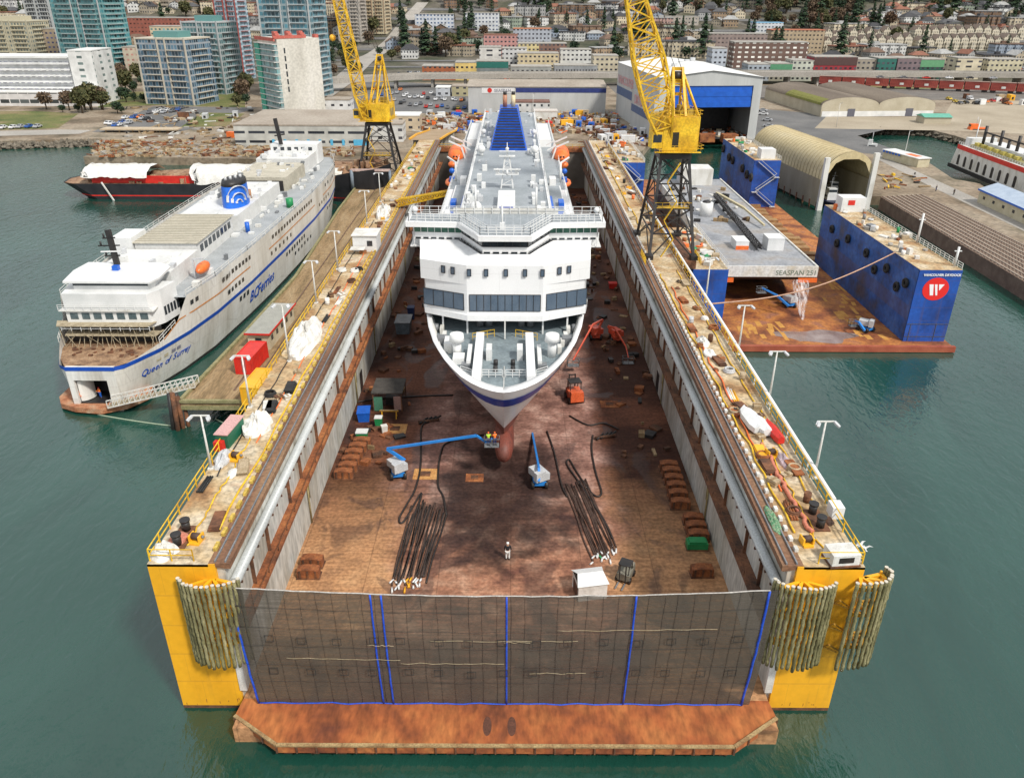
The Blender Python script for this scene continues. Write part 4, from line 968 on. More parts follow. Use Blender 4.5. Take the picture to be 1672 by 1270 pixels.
# front superstructure with the window row, scaffold and platforms
fa = fx(110)
mb = MB(FERW); ring = [(fa-7.0, 112), (fa-6.6, 110), (fa+6.0, 110), (fa+7.2, 112), (fa+8, 116), (fa-8, 116)]
blk = MB(WHITE).prism(ring, 9.6, 14.9).build('front_house', ferry)
for i in range(7):
    x = fa-6.0+i*1.75; MB(M('greenish_glass', [(.06, .09, .1), (.14, .18, .19)], 1, .1)).box(x, x+1.15, 109.94, 110.2, 10.9, 11.9).build('front_window', blk)
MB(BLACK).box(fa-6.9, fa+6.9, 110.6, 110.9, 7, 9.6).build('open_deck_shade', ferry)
for i in range(5): x = fa+7.25+i*.17; MB(GLASSD).poly([(x, 112.2+i*.8, 10.7), (x+.12, 112.75+i*.8, 10.7), (x+.12, 112.75+i*.8, 12.1), (x, 112.2+i*.8, 12.1)]).build('side_window', ferry)
for s in (-1, 1): MB(WHITE2).rail([(fx(y)+s*(fhw(9.6, y)-.1), y, sheer(y)) for y in (108, 110, 112)], .9, .9, .07, 2).build('bow_rail', ferry)
SCAF = M('scaffold_boards', [(.3, .24, .15), (.5, .43, .3)], 1.5, .85, det=.4)
MB(SCAF).prism([(fa-8.6, 110.6), (fa-7.6, 108.4), (fa+6.0, 108.4), (fa+6.6, 110.4)], 10.3, 10.42).prism([(fa-7.4, 111), (fa-6.8, 108.6), (fa+6.8, 108.6), (fa+7.2, 111)], 8.7, 8.85).build('work_platform', ferry)
mb = MB(SCAF)
for i in range(16):
    x = fa-7+i*.93; mb.beam((x, 108.5, 6.95), (x+R(-.9, .9), 108.5+R(0, 1.6), 10.4), .07)
for i in range(9): x = fa-7+i*1.7; mb.beam((x, 108.4+R(0, 1), 7), (x+R(-2, 2), 108.5, 9.0), .06)
mb.build('scaffold', ferry)
MB(WHITE).rail([(fa-7, 108.5, 9.6), (fa+6.2, 108.5, 9.6)], .7, 1.4, .07, 2).rail([(fa-7.4, 109.6, 12.4), (fa+6.6, 109.6, 12.4)], .9, 1.2, .06, 3).build('front_rail', ferry)
MB(WHITE2).box(fa-7.4, fa+6.8, 109.6, 112, 12.25, 12.4).build('front_walkway', ferry)
for i in range(60):
    pass
mb = MB(RUSTD)
for i in range(22): mb.cbox((fa+R(-5.5, 5.5), R(105, 108.4), 6.96), R(.2, .8), R(.2, .6), R(.1, .3), R(0, 3))
tag(mb.build('bow_debris', ferry), kind='stuff')
# bridge
ring = [(fa-5.6, 112.0), (fa+5.6, 112.0), (fa+6.0, 113.4), (fa+5.6, 118), (fa-5.6, 118), (fa-6, 113.4)]
br = MB(WHITE).prism(ring, 14.9, 16.1).build('wheelhouse', ferry)
MB(GLASSD).prism([(x*1.0+(.03 if x > fa else -.03), y-.04) for x, y in ring[:2]]+[(ring[1][0], 112.2), (ring[0][0], 112.2)], 15.5, 15.95).build('wheelhouse_window', br)
rf = [(fa-6.6, 111.2), (fa+6.4, 111.2), (fa+7.0, 113.4), (fa+6.6, 118.6), (fa-6.6, 118.6), (fa-7.0, 113.4)]
mb = MB(WHITE); mb.loft([[(x, y, 16.1) for x, y in rf], [(x, y, 16.4) for x, y in rf], [(fa+(x-fa)*.86, 115+(y-115)*.78, 17.3) for x, y in rf]], True, True); mb.build('wheelhouse_roof', br)
MB(BLUE).cbox((fa+.4, 114, 17.3), .9, .8, .7).build('blue_locker', br)
mb = MB(BLACK).beam((fa-.6, 116.5, 17.2), (fa-1.2, 117.2, 22.6), .75, .6)
for k, (z, w_) in enumerate(((18.6, 1.6), (20.2, 2.2), (21.4, 1.3))): mb.beam((fa-.8-w_, 116.8, z), (fa-.8+w_*.5, 116.8, z+.1), .18); mb.tube((fa-.8-w_*.8, 116.8, z+.1), (fa-.8-w_*.8, 116.8, z+.7), .16, 6)
mb.build('mast', ferry)
MB(WHITE).beam((fa-2.6, 116.4, 19.4), (fa+.4, 116.4, 19.5), .22, .16).build('radar_scanner', ferry)
# decks
GRD = M('ferry_grey_deck', [(.3, .32, .33), (.4, .42, .43)], .3, .6, det=.2, fine=3)
ys = [115, 124, 139, 160, 185, 205, 218, 228, 231]
mb = MB(GRD); mb.poly([(fx(y)-fhw(13, y)+.3, y, 12.6) for y in ys][::-1]+[(fx(y)+fhw(13, y)-.3, y, 12.6) for y in ys]); tdk = mb.build('upper_deck', ferry)
mb = MB(WHITE2)
for s in (-1, 1): mb.rail([(fx(y)+s*(fhw(13, y)-.1), y, 12.9) for y in ys], .9, 2.6, .08, 2)
mb.build('deck_rail', ferry)
def slab(name, x0, x1, y0, y1, z0, z1, mat, par=ferry): return MB(mat).box(fx(150)+x0, fx(150)+x1, y0, y1, z0, z1).build(name, par)
WROOF = M('ferry_roof_paint', [(.6, .6, .58), (.72, .72, .7)], .3, .5, det=.12, fine=2)
h1 = slab('officers_house', -6.5, 5.8, 118.8, 131, 12.6, 15.4, WROOF)
slab('vent_casing', -9.2, -5.6, 131.5, 137.5, 12.6, 17.2, WHITE)
TANROOF = M('ribbed_tan_roof', [(.42, .39, .31), (.52, .48, .39)], .4, .8, det=.2, fine=2)
h2 = slab('deckhouse', -5.4, 5.2, 132, 151, 12.6, 16.2, WROOF)
slab('ribbed_roof', -5.6, 5.6, 131.7, 151.3, 16.2, 16.35, TANROOF, h2)
mb = MB(M('rib_tan', (.36, .33, .26), 1, .8))
for k in range(17): y = 132.6+k*1.12; mb.box(fx(150)-5.5, fx(150)+5.5, y, y+.15, 16.35, 16.45)
mb.build('roof_rib', h2)
for k in range(8): MB(GLASSD).box(fx(150)+5.18, fx(150)+5.25, 133.6+k*2.1, 135+k*2.1, 14.2, 15.4).build('house_window', h2)
h3 = slab('funnel_deck_house', -6, 5.6, 153, 184, 12.6, 15.6, WROOF)
slab('aft_canopy', -6.2, 6.2, 188, 206, 12.6, 15.8, TANROOF)
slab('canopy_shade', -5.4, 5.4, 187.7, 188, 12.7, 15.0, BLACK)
slab('aft_house', -7, 6, 209, 222, 12.6, 16.2, WROOF)
aw = slab('aft_wheelhouse', -6.4, 6.4, 221, 227, 12.7, 17.8, WHITE)
mb = MB(GLASSD); fy_ = fx(150)
for k in range(6): mb.box(fy_-5.6+k*1.9, fy_-4.6+k*1.9, 220.9, 221, 16.2, 17.1)
mb.build('aft_window', aw)
MB(BLACK).beam((fy_-3.4, 221, 17.8), (fy_-4.4, 221.6, 24.5), .9, .8).beam((fy_-5, 221.3, 20), (fy_-2.2, 221.3, 20.4), .3).build('aft_mast', ferry)
# funnel with its white wave
FB2 = M('ferry_funnel_blue', [(.01, .12, .6), (.02, .17, .72)], 1, .4, det=.1)
fc = Z(380, 338, 15.6); ring = lambda r, ry, dy, z: [(fc.x+r*cos(a), fc.y+dy+ry*sin(a), z) for a in [2*pi*i/20 for i in range(20)]]
mb = MB(FB2); mb.smooth = True; mb.loft([ring(2.5, 4.3, 2.5, 15.6), ring(2.35, 4.0, 2.8, 19.8)], True); fu = mb.build('funnel', ferry)
mb = MB(BLACK); mb.smooth = True; mb.loft([ring(2.36, 4.02, 2.8, 19.8), ring(2.2, 3.7, 3, 20.7)], True, True); mb.use(LSTEEL)
for k in range(4): mb.tube((fc.x-1+.7*k, fc.y+1+k, 20.7), (fc.x-1+.7*k, fc.y+1+k, 21.4), .3, 8)
mb.build('funnel_top', fu)
mb = MB(WHITE)
for rr_, wd, zc in ((.55, .6, 16.6), (1.35, .55, 16.8), (2.3, .5, 16.9)):
    pts = []
    for i in range(15):
        a = pi*i/14; u_ = rr_*cos(a); z = zc+rr_*1.35*sin(a)
        th = radians(-48)+u_*.36; pts.append(((fc.x+2.47*cos(th)*1.02, fc.y+2.65+4.22*sin(th)*1.02, z), th))
    for (p, t1), (q, t2) in zip(pts[:-1], pts[1:]): mb.beam(p, q, wd, .1)
mb.build('funnel_wave', fu)
for i in range(150):
    y = R(119, 228); x = fy_+R(-9.5, 9.5) if y < 215 else fy_+R(-5, 5); zt = 12.62
    for (x0, x1, ya, yc, zz) in ((-6.5, 5.8, 118.8, 131, 15.4), (-9.2, -5.6, 131.5, 137.5, 17.2), (-5.6, 5.6, 131.7, 151.3, 16.45), (-6, 5.6, 153, 184, 15.6), (-6.2, 6.2, 188, 206, 15.8), (-7, 6, 209, 222, 16.2)):
        if fy_+x0 < x < fy_+x1 and ya < y < yc: zt = zz
    if zt > 16.4: continue
    MB(random.choice((WHITE, WHITE, WROOF, LSTEEL, LSTEEL, STEEL, WHITE2))).cbox((x, y, zt), R(.25, 1.3), R(.25, 1.7), R(.2, 1.1), R(-.1, .1)).build('deck_fitting', ferry)
for (u, v, zz) in ((332, 438, 12.7), (433, 271, 12.7)):
    p = Z(u, v, zz+1.2); mb = MB(ORANGE); mb.path([(p.x, p.y-2.6+i*.74, zz+1.4) for i in range(8)], .8, 8, [.15, .6, .85, .9, .9, .8, .5, .1]); mb.build('rescue_boat', ferry)
    MB(LSTEEL).beam((p.x-.9, p.y-1.5, zz), (p.x-.9, p.y-1.5, zz+3.2), .3).beam((p.x-.9, p.y-1.5, zz+3.2), (p.x+.9, p.y-1.5, zz+3.3), .25).build('davit', ferry)
for (u, v, m_, r) in ((404, 372, BLUE, .45), (473, 332, GREEN, .8), (388, 500, BLUE, .01)):
    if r > .1: p = Z(u, v, 13.5); MB(m_).tube((p.x, p.y, 12.6), (p.x, p.y, 14.6), r, 10).build('deck_tank', ferry)
MB(M('copper_tank', (.4, .2, .1), 1, .6)).tube((fy_+3.6, 168, 15.6), (fy_+3.6, 168, 17.4), .5, 10).build('copper_vent', ferry)
# gangway from the bow to the pier
a, b = Z(180, 662, 1.3), Z(322, 628, 4.6)
g = thing('gangway', 'long white lattice gangway from the ferry bow to the pier corner', 'gangway', tuple(a)); d = (b-a)
side = Vector((-d.y, d.x, 0)).normalized()*.8
mb = MB(WHITE2)
for s in (-1, 1):
    for h in (0, 1.15): mb.beam(a+side*s+Vector((0, 0, h)), b+side*s+Vector((0, 0, h)), .13)
    n = 16
    for i in range(n+1):
        p = a+d*i/n+side*s; mb.beam(p, p+Vector((0, 0, 1.15)), .09)
        if i < n: mb.beam(p, p+d/n+Vector((0, 0, 1.15)), .08)
mb.build('truss', g)
MB(SCAF).beam(a+Vector((0, 0, .06)), b+Vector((0, 0, .06)), 1.5, .08).build('walkway', g)

# ---------------------------------------------------------------- black hulk with white tarpaulins behind the ferry
HX0, HX1 = -134., -44.
hk = thing('derelict_hulk', 'black hulled derelict hulk with red line and white tarpaulins behind the ferry', 'hulk', (-95, 236, 0))
BLKH = M('black_hull_paint', [(.01, .011, .014), (.028, .028, .032)], .4, .5, det=.3)
hr = lambda x0, off, z: [(x0-off+3, 246, z), (x0-off, 240, z), (x0-off+1.2, 234, z), (x0+5, 232-off*.3, z), (-60, 232-off*.3, z), (-52, 230.5, z+0), (-46, 229, z), (-40, 228, z), (-36, 236, z), (-40, 246, z)]
def hz(r, top): return [(x, y, z+(interp([(-60, 0), (-50, 3.6), (-40, 5.2), (-36, 5.4)], x) if top else 0)) for x, y, z in r]
mb = MB(BLKH); mb.smooth = False
mb.loft([hz(hr(HX0+7, 0, -.5), 0), hz(hr(HX0+5, 0, 1.1), 0), hz(hr(HX0, 0, 4.6), 1)]); hh = mb.build('hull', hk)
mb = MB(RED); mb.loft([hz(hr(HX0+5, .05, .95), 0), hz(hr(HX0+4.6, .05, 1.3), 0)]); mb.build('red_waterline', hk)
DEB = M('deck_debris', [(.16, .08, .04), (.34, .2, .12), (.45, .33, .2)], .6, .9, det=.45, fine=3, bump=.4)
mb = MB(DEB); t_ = hz(hr(HX0, 0, 4.4), 1); mb.poly([tuple(p) for p in t_]); mb.build('deck', hk)
MB(RED).box(-124, -84, 233.4, 233.7, 4.5, 6.6).build('red_coaming', hk)
mb = MB(DEB)
for i in range(160): x = R(-126, -38); mb.cbox((x, R(233.5, 244), 4.4+interp([(-60, 0), (-50, 3.6), (-40, 5.2)], x)), R(.6, 3), R(.6, 2), R(.3, 2.2), R(0, 3))
tag(mb.build('deck_rubble', hk), kind='stuff')
for (xa, xb, drop) in ((-128, -107, 0), (-97, -50, 1)):
    mb = MB(TARP); mb.smooth = True; n = 26; rows = []
    for j, (y, z) in enumerate(((246, 6.2), (241, 8.7), (236, 8.6), (232.6, 7.6), (231.9, 5.6 if drop else 6.4))):
        rows.append([(xa+(xb-xa)*i/n+(.8*j if i < 2 else 0), y+.3*noise.noise((i*.7, j, 1)), z+.5*noise.noise((i*.6, j*.9, 4))-(abs(sin(i*.55))*1.2 if j == 4 and drop else 0)) for i in range(n+1)])
    mb.loft(rows); tag(mb.build('tarpaulin'), 'cream tarpaulin over the left end of the black hulk' if not drop else 'long white tarpaulin draped over the middle of the black hulk', 'tarpaulin', 'tarpaulins on the black hulk')
MB(WHITE2).beam((-120.5, 231.9, 5), (-117.5, 230.9, -.1), .35).build('hull_chute', hk)

# ---------------------------------------------------------------- pier between the ferry and the dock
pier = thing('wooden_pier', 'weathered timber pier running between the moored ferry and the dry dock', 'pier', (-40, 150, 0))
pp = [(-46.2, 96.4), (-37.0, 96.4), (-34.2, 120), (-33.8, 250), (-46, 250), (-45.6, 205), (-43.4, 150), (-44.6, 122)]
mb = MB(WOOD).prism(pp, 3.4, 4.0); mb.build('pier_deck', pier)
mb = MB(M('mossy_timber_edge', [(.2, .19, .08), (.34, .3, .16)], 1, .85, det=.4)); 
for a, b in zip([pp[3]]+[(-45.9, 250)], [pp[2], pp[5]]): pass
for a, b in ((pp[7], pp[0]), (pp[0], pp[1]), (pp[6], pp[7]), (pp[5], pp[6]), (pp[4], pp[5])):
    mb.beam((*a, 4.2), (*b, 4.2), .5, .4); mb.beam((*a, 3.2), (*b, 3.2), .35, .6)
mb.build('pier_kerb', pier)
for k in range(17):
    y = 96.8+k*9.0; xl = interp([(96, -45.9), (122, -44.3), (150, -43.1), (205, -45.3), (250, -45.8)], y)
    for x in (xl, -36.6 if y < 105 else -34.4):
        mb = MB(RUBBER if k else RUSTD).tube((x, y, -1.5), (x, y, 3.6), .28, 8); mb.build('pier_pile', pier)
for i in range(5):
    a = i*1.25; MB(BLACK if i % 2 else RUSTD).tube((-47.1+.7*cos(a), 96.2+.7*sin(a), -1.5), (-46.9+.5*cos(a), 96.4+.5*sin(a), 4.9+.2*i), .34, 8).build('corner_pile', pier)
mb = MB(M('rail_brown', [(.1, .06, .04), (.2, .12, .08)], 1, .7)); mb.box(-39.9, -39.7, 100, 248, 4.0, 4.12).box(-37.6, -37.4, 100, 248, 4.0, 4.12); mb.build('pier_rail', pier)
MB(YELCR).rail([(-34.4, 99, 4), (-34.2, 120, 4), (-33.9, 190, 4)], 1.1, 2.4, .09, 2).build('pier_handrail', pier)
def conte(name, label, cat, u, v, z, sx, sy, sz, mat, rz=0., extra=None, group=None):
    p = Z(u, v, z); t = thing(name, label, cat, tuple(p), rz, group)
    b_ = MB(mat).box(-sx/2, sx/2, -sy/2, sy/2, .12, sz); 
    n = int(sy/.45)
    for i in range(n):
        y = -sy/2+sy*(i+.3)/n
        for s in (-1, 1): b_.box(min(s*sx/2, s*(sx/2+.06)), max(s*sx/2, s*(sx/2+.06)), y, y+.18, .3, sz-.2)
    b_.build('shell', t, local=True)
    f = MB(mat)
    for a in (-1, 1):
        for b in (-1, 1): f.beam((a*sx/2, b*sy/2, 0), (a*sx/2, b*sy/2, sz+.03), .16)
        f.beam((a*sx/2, -sy/2, sz), (a*sx/2, sy/2, sz), .14); f.beam((-sx/2, a*sy/2, sz), (sx/2, a*sy/2, sz), .14); f.beam((-sx/2, a*sy/2, .1), (sx/2, a*sy/2, .1), .14)
    f.build('frame', t, local=True)
    MB(STEEL).beam((-.25, -sy/2-.05, .3), (-.25, -sy/2-.05, sz-.2), .05).beam((.25, -sy/2-.05, .3), (.25, -sy/2-.05, sz-.2), .05).build('door_bar', t, local=True)
    return t
conte('shipping_container', 'bright red container on the pier beside the floodlight pole', 'container', 413, 597, 4.0, 2.6, 6.2, 2.7, RED, -.08)
conte('shipping_container', 'yellow container on the pier edge next to the dock wall', 'container', 425, 645, 4.0, 2.6, 6.2, 2.7, YEL, -.08)
p = Z(446, 545, 4.0); t = thing('site_office', 'cream site office with grey roof and red trim on the pier behind the red container', 'hut', tuple(p), -.05)
MB(M('cream_boards', [(.5, .42, .28), (.62, .54, .4)], .8, .8, det=.25)).box(-1.7, 1.7, -6.5, 6.5, 0, 2.7).build('wall', t, local=True)
MB(M('grey_felt_roof', [(.3, .3, .27), (.38, .38, .34)], .8, .85)).box(-2.0, 2.0, -6.9, 6.9, 2.7, 2.86).build('roof', t, local=True)
MB(RED).box(-2.05, 2.05, -7.0, -6.9, 2.66, 2.95).box(2.0, 2.1, -7.0, 7.0, 2.66, 2.95).build('roof_trim', t, local=True)
for y in (-5, -2.5, 0, 2.5, 5): MB(GLASSD).box(1.68, 1.74, y-.45, y+.45, 1.2, 2.0).build('window', t, local=True)
MB(GLASSD).box(-.5, .5, -6.54, -6.45, 1.2, 2.0).build('window', t, local=True)
# ================================================================ cranes
def lattice(mb, p0, p1, ws, n, t=.16, up=Vector((0, 1, 0))):
    """four-chord lattice from p0 to p1; ws = half widths (across, along) at 0, mid, end"""
    p0, p1 = Vector(p0), Vector(p1); d = (p1-p0).normalized(); x = d.cross(up).normalized(); y = x.cross(d).normalized()
    def pt(t_, a, b): w_ = interp(ws, t_); return p0+(p1-p0)*t_+x*a*w_+y*b*w_*.8
    for i in range(n):
        t0, t1 = i/n, (i+1)/n
        for a, b in ((-1, -1), (1, -1), (1, 1), (-1, 1)): mb.beam(pt(t0, a, b), pt(t1, a, b), t)
        for (a, b), (c, e) in (((-1, -1), (1, -1)), ((1, -1), (1, 1)), ((1, 1), (-1, 1)), ((-1, 1), (-1, -1))):
            mb.beam(pt(t0, a, b), pt(t1, c, e), t*.6); mb.beam(pt(t0, c, e), pt(t1, a, b), t*.45); mb.beam(pt(t1, a, b), pt(t1, c, e), t*.6)
    return mb
def crane(label, base, feet, ptop, hw, rz, sz, boom0, boom1, bw, apex, txt=None, legt=.42):
    t = thing('portal_crane', label, 'crane', base, group='yellow cranes on black portal legs')
    po = MB(BLACK); tops = []
    for fx_, fy_ in feet: tops.append(Vector((base[0]+fx_*hw[0]/max(abs(f[0]) for f in feet), base[1]+fy_*hw[1]/max(abs(f[1]) for f in feet), ptop)))
    bots = [Vector((base[0]+a, base[1]+b, base[2])) for a, b in feet]
    for k, (b_, q) in enumerate(zip(bots, tops)):
        leg = MB(BLACK); leg.beam(b_, q, legt)
        leg.cbox((b_.x, b_.y, b_.z), 1.1, 1.8, .7); leg.build('leg', t)
    n = 4; br = MB(BLACK)
    for k in range(4):
        a0, a1 = bots[k], tops[k]; c0, c1 = bots[(k+1) % 4], tops[(k+1) % 4]
        for i in range(n):
            t0, t1 = i/n, (i+1)/n
            p, q, r_, s_ = a0.lerp(a1, t0), a0.lerp(a1, t1), c0.lerp(c1, t0), c0.lerp(c1, t1)
            br.beam(q, s_, .2)
            m_ = (q+s_)/2
            if i % 2 == 0: br.beam(p, m_, .18); br.beam(r_, m_, .18)
            else: br.beam(p, s_, .18); br.beam(r_, q, .14)
    br.build('leg_bracing', t)
    yl = MB(YELCR)
    zc = base[2]+(ptop-base[2])*.5
    c0, c1 = bots[0].lerp(tops[0], .52), bots[2].lerp(tops[2], .52)
    yl.box(min(c0.x, c1.x), max(c0.x, c1.x), min(c0.y, c1.y), min(c0.y, c1.y)+.9, zc, zc+.15).rail([(min(c0.x, c1.x), min(c0.y, c1.y), zc), (max(c0.x, c1.x), min(c0.y, c1.y), zc)], 1, 1, .07)
    for i in range(5):
        z0 = base[2]+(ptop-base[2])*i/5; z1 = base[2]+(ptop-base[2])*(i+1)/5; x0 = tops[0].x+.7; yl.beam((x0+(i % 2)*1.8, bots[0].y+1, z0), (x0+1.8-(i % 2)*1.8, bots[0].y+1, z1), .5, .12)
    yl.build('stair', t)
    cx, cy = base[0], base[1]
    MB(BLACK).box(min(q.x for q in tops)-.3, max(q.x for q in tops)+.3, min(q.y for q in tops)-.3, max(q.y for q in tops)+.3, ptop-.1, ptop+.7).tube((cx, cy, ptop+.7), (cx, cy, ptop+1.3), min(hw)+.6, 20).build('slew_ring', t)
    ho = MB(YELCR); z0 = ptop+1.3
    ca, sa = cos(rz), sin(rz)
    def W(x, y, z): return (cx+x*ca-y*sa, cy+x*sa+y*ca, z)
    ho.loft([[W(-sz[0]/2, -sz[1]/2, z0), W(sz[0]/2-.8, -sz[1]/2, z0), W(sz[0]/2, -sz[1]/2+.8, z0), W(sz[0]/2, sz[1]/2, z0), W(-sz[0]/2, sz[1]/2, z0)], [W(-sz[0]/2, -sz[1]/2, z0+sz[2]), W(sz[0]/2-.8, -sz[1]/2, z0+sz[2]), W(sz[0]/2, -sz[1]/2+.8, z0+sz[2]), W(sz[0]/2, sz[1]/2, z0+sz[2]), W(-sz[0]/2, sz[1]/2, z0+sz[2])]], True, True)
    house = ho.build('machinery_house', t)
    dk = MB(M('dark_opening', (.02, .018, .01), 1, .8)); y = -sz[1]/2-.03
    dk.poly([W(-sz[0]*.25, y, z0+.7), W(-sz[0]*.08, y, z0+.7), W(-sz[0]*.08, y, z0+3.0), W(-sz[0]*.25, y, z0+3.0)]).build('doorway', house)
    v_ = MB(M('grille_grey', (.25, .22, .12), 1, .7)); x = sz[0]/2+.03
    for k in range(2): v_.poly([W(x, -sz[1]*.2+k*2, z0+1.2), W(x, -sz[1]*.2+k*2+1.3, z0+1.2), W(x, -sz[1]*.2+k*2+1.3, z0+3.2), W(x, -sz[1]*.2+k*2, z0+3.2)])
    v_.build('vent_grille', house)
    kk = MB(YELCR)
    kk.rail([W(-sz[0]/2-.6, -sz[1]/2-.6, z0), W(sz[0]/2+.5, -sz[1]/2-.6, z0), W(sz[0]/2+.5, sz[1]/2, z0)], 1, 1.1, .07)
    kk.box(cx-sz[0]/2-.6, cx+sz[0]/2+.6, cy-sz[1]/2-.7, cy-sz[1]/2, z0-.1, z0)
    kk.rail([W(-sz[0]/2, -sz[1]/2, z0+sz[2]), W(sz[0]/2, -sz[1]/2, z0+sz[2]), W(sz[0]/2, sz[1]/2, z0+sz[2])], 1, 1.1, .07)
    kk.build('house_walkway', house)
    for k in range(5): MB(M('dirty_yellow_box', [(.3, .2, .04), (.5, .36, .06)], 1, .7, det=.5)).cbox(W(-sz[0]*.35+k*sz[0]*.17, R(-1, 1.5), z0+sz[2]), R(.7, 1.3), R(.7, 1.6), R(.5, 1.8), rz).build('roof_gear', house)
    # cab beside the boom foot
    cb = MB(YELCR).cbox(W(-sz[0]*.5-.9, -sz[1]/2+1, z0+.6), 1.7, 2.0, 2.5, rz).build('cab', t)
    MB(GLASSD).cbox(W(-sz[0]*.5-.9, -sz[1]/2-.02, z0+1.5), 1.4, .06, 1.2, rz).build('cab_window', cb)
    # A-frame
    af = MB(YELCR); ax_ = Vector(apex)
    for s in (-1, 1):
        f0 = Vector(W(s*1.0-.3, -sz[1]*.35, z0+sz[2])); r0 = Vector(W(s*1.3+.4, sz[1]*.48, z0+sz[2]-.5)); a_ = ax_+Vector((s*.75, 0, 0))
        af.beam(f0, a_, .38); af.beam(r0, a_, .34)
        m1 = f0.lerp(a_, .45); m2 = r0.lerp(a_, .45); af.beam(m1, m2, .24); af.beam(f0, m2, .22)
        af.beam(f0.lerp(a_, .75), r0.lerp(a_, .75), .2)
        side = Vector(W(sz[0]*.48, s*sz[1]*.3, z0+sz[2])); af.beam(side, ax_+Vector((.8, 0, -.6)), .3)
    af.box(ax_.x-1.2, ax_.x+1.2, ax_.y-1, ax_.y+1, ax_.z-2.6, ax_.z-2.5); af.rail([(ax_.x-1.3, ax_.y-1, ax_.z-2.6), (ax_.x+1.3, ax_.y-1, ax_.z-2.6)], .9, .8, .07)
    for k in range(3): af.beam(ax_+Vector((-.9, 0, -.2-k*1.9)), ax_+Vector((.9, 0, -.2-k*1.9)), .35, .5)
    a_o = af.build('a_frame', t)
    MB(BLACK).tube(ax_+Vector((-.5, 0, -1.2)), ax_+Vector((.5, 0, -1.2)), .65, 12).build('sheave', a_o)
    bo = MB(YELCR); lattice(bo, boom0, boom1, bw, 16, .3); boom = bo.build('boom', t)
    b0, b1 = Vector(boom0), Vector(boom1)
    ca_ = MB(BLACK)
    for s in (-.5, .5): ca_.tube(ax_+Vector((s, 0, 0)), b0.lerp(b1, .97)+Vector((s, 0, .5)), .05, 4)
    ca_.build('luffing_rope', t)
    return t, house, W
t, house, W = crane('large yellow crane on black lattice legs standing on the right dock wall', (26.4, 133.5, 15.6), [(-3.7, -7.2), (3.7, -7.2), (3.7, 7.2), (-3.7, 7.2)], 31.0, (2.3, 2.5), radians(8), (6.2, 7.6, 5.2),
    (24.6, 130.4, 33.5), (11.5, 127, 74), [(0, .75), (.14, 2.1), (.3, 2.3), (.45, 1.6), (.6, 1.05), (1, .8)], (26.4, 135.5, 44.4))
MB(RUSTD).box(22.4, 30.4, 125.2, 127.6, 14.2, 15.55).box(27.35, 30.4, 127.6, 142, 14.6, 15.5).build('portal_bogie', t)
MB(YELCR).rail([(21.6, 123, 15.6), (21.6, 128, 15.6)], 1.1, .9, .1, 3).rail([(30.6, 123, 15.6), (30.6, 128, 15.6)], 1.1, .9, .1, 3).build('safety_rail', t)
t2, house2, W2 = crane('smaller yellow crane on black portal legs at the head of the pier', (-39.5, 239.5, 4.0), [(-6.2, -6.5), (6.2, -6.5), (6.2, 6.5), (-6.2, 6.5)], 20.6, (3.0, 3.0), radians(-6), (8.6, 7.5, 4.6),
    (-42.4, 236.5, 22.9), (-49.8, 233, 72), [(0, .8), (.12, 1.6), (.4, 1.5), (.8, 1.1), (1, .7)], (-37.8, 240, 39.3), legt=.6)
MB(M('faded_pink_paint', [(.5, .36, .33), (.65, .5, .45)], 1, .7)).beam((-46.6, 229, 9.4), (-35.2, 229, 9.4), .7, .6).build('portal_beam', t2)
MB(M('blue_grey_column', [(.16, .2, .25), (.24, .29, .34)], 1, .6)).tube((-46.4, 229, 3.9), (-46.4, 229, 9.4), .5, 10).tube((-35.4, 229, 3.9), (-35.4, 229, 9.4), .4, 10).build('portal_column', t2)
hk_ = thing('crane_hook_ball', 'yellow hook ball hanging beside the left crane boom', 'hook', tuple(YP(543, 62, 236)))
p = hk_.location; MB(YEL).ball((0, 0, 0), .9).build('hook_ball', hk_, local=True); MB(BLACK).tube((0, 0, .8), (0.6, 0, 34), .05, 4).build('hook_rope', hk_, local=True)
# yellow boom lying across the left dock wall to the ship
yb_ = thing('access_boom', 'long ochre lattice boom reaching from the left dock wall towards the ship', 'boom', tuple(Z(655, 328, 16)))
mb = MB(YELCR); a, b = Z(650, 331, 16.6), Z(742, 313, 19.5); lattice(mb, a, b, [(0, .8), (1, .5)], 12, .22, Vector((0, 0, 1))); mb.build('boom_lattice', yb_)
MB(TARP).ball((0, 0, 0), 1).build('x') if False else None
# white hut on the left wall
p = Z(600, 405, TOPZ); t = thing('dock_hut', 'white hut with white awning on the left dock wall', 'hut', (p.x, p.y, TOPZ))
MB(WHITE).box(-2, 2, -2.2, 2.2, 0, 2.7).build('wall', t, local=True); MB(WHITE2).box(-2.2, 2.2, -2.4, 2.4, 2.7, 2.85).build('roof', t, local=True)
MB(GLASSD).box(.4, 1.3, -2.26, -2.2, 1.0, 1.9).build('window', t, local=True); MB(WHITE2).box(-2.2, .2, -4.4, -2.6, .9, 1.0).build('awning', t, local=True)

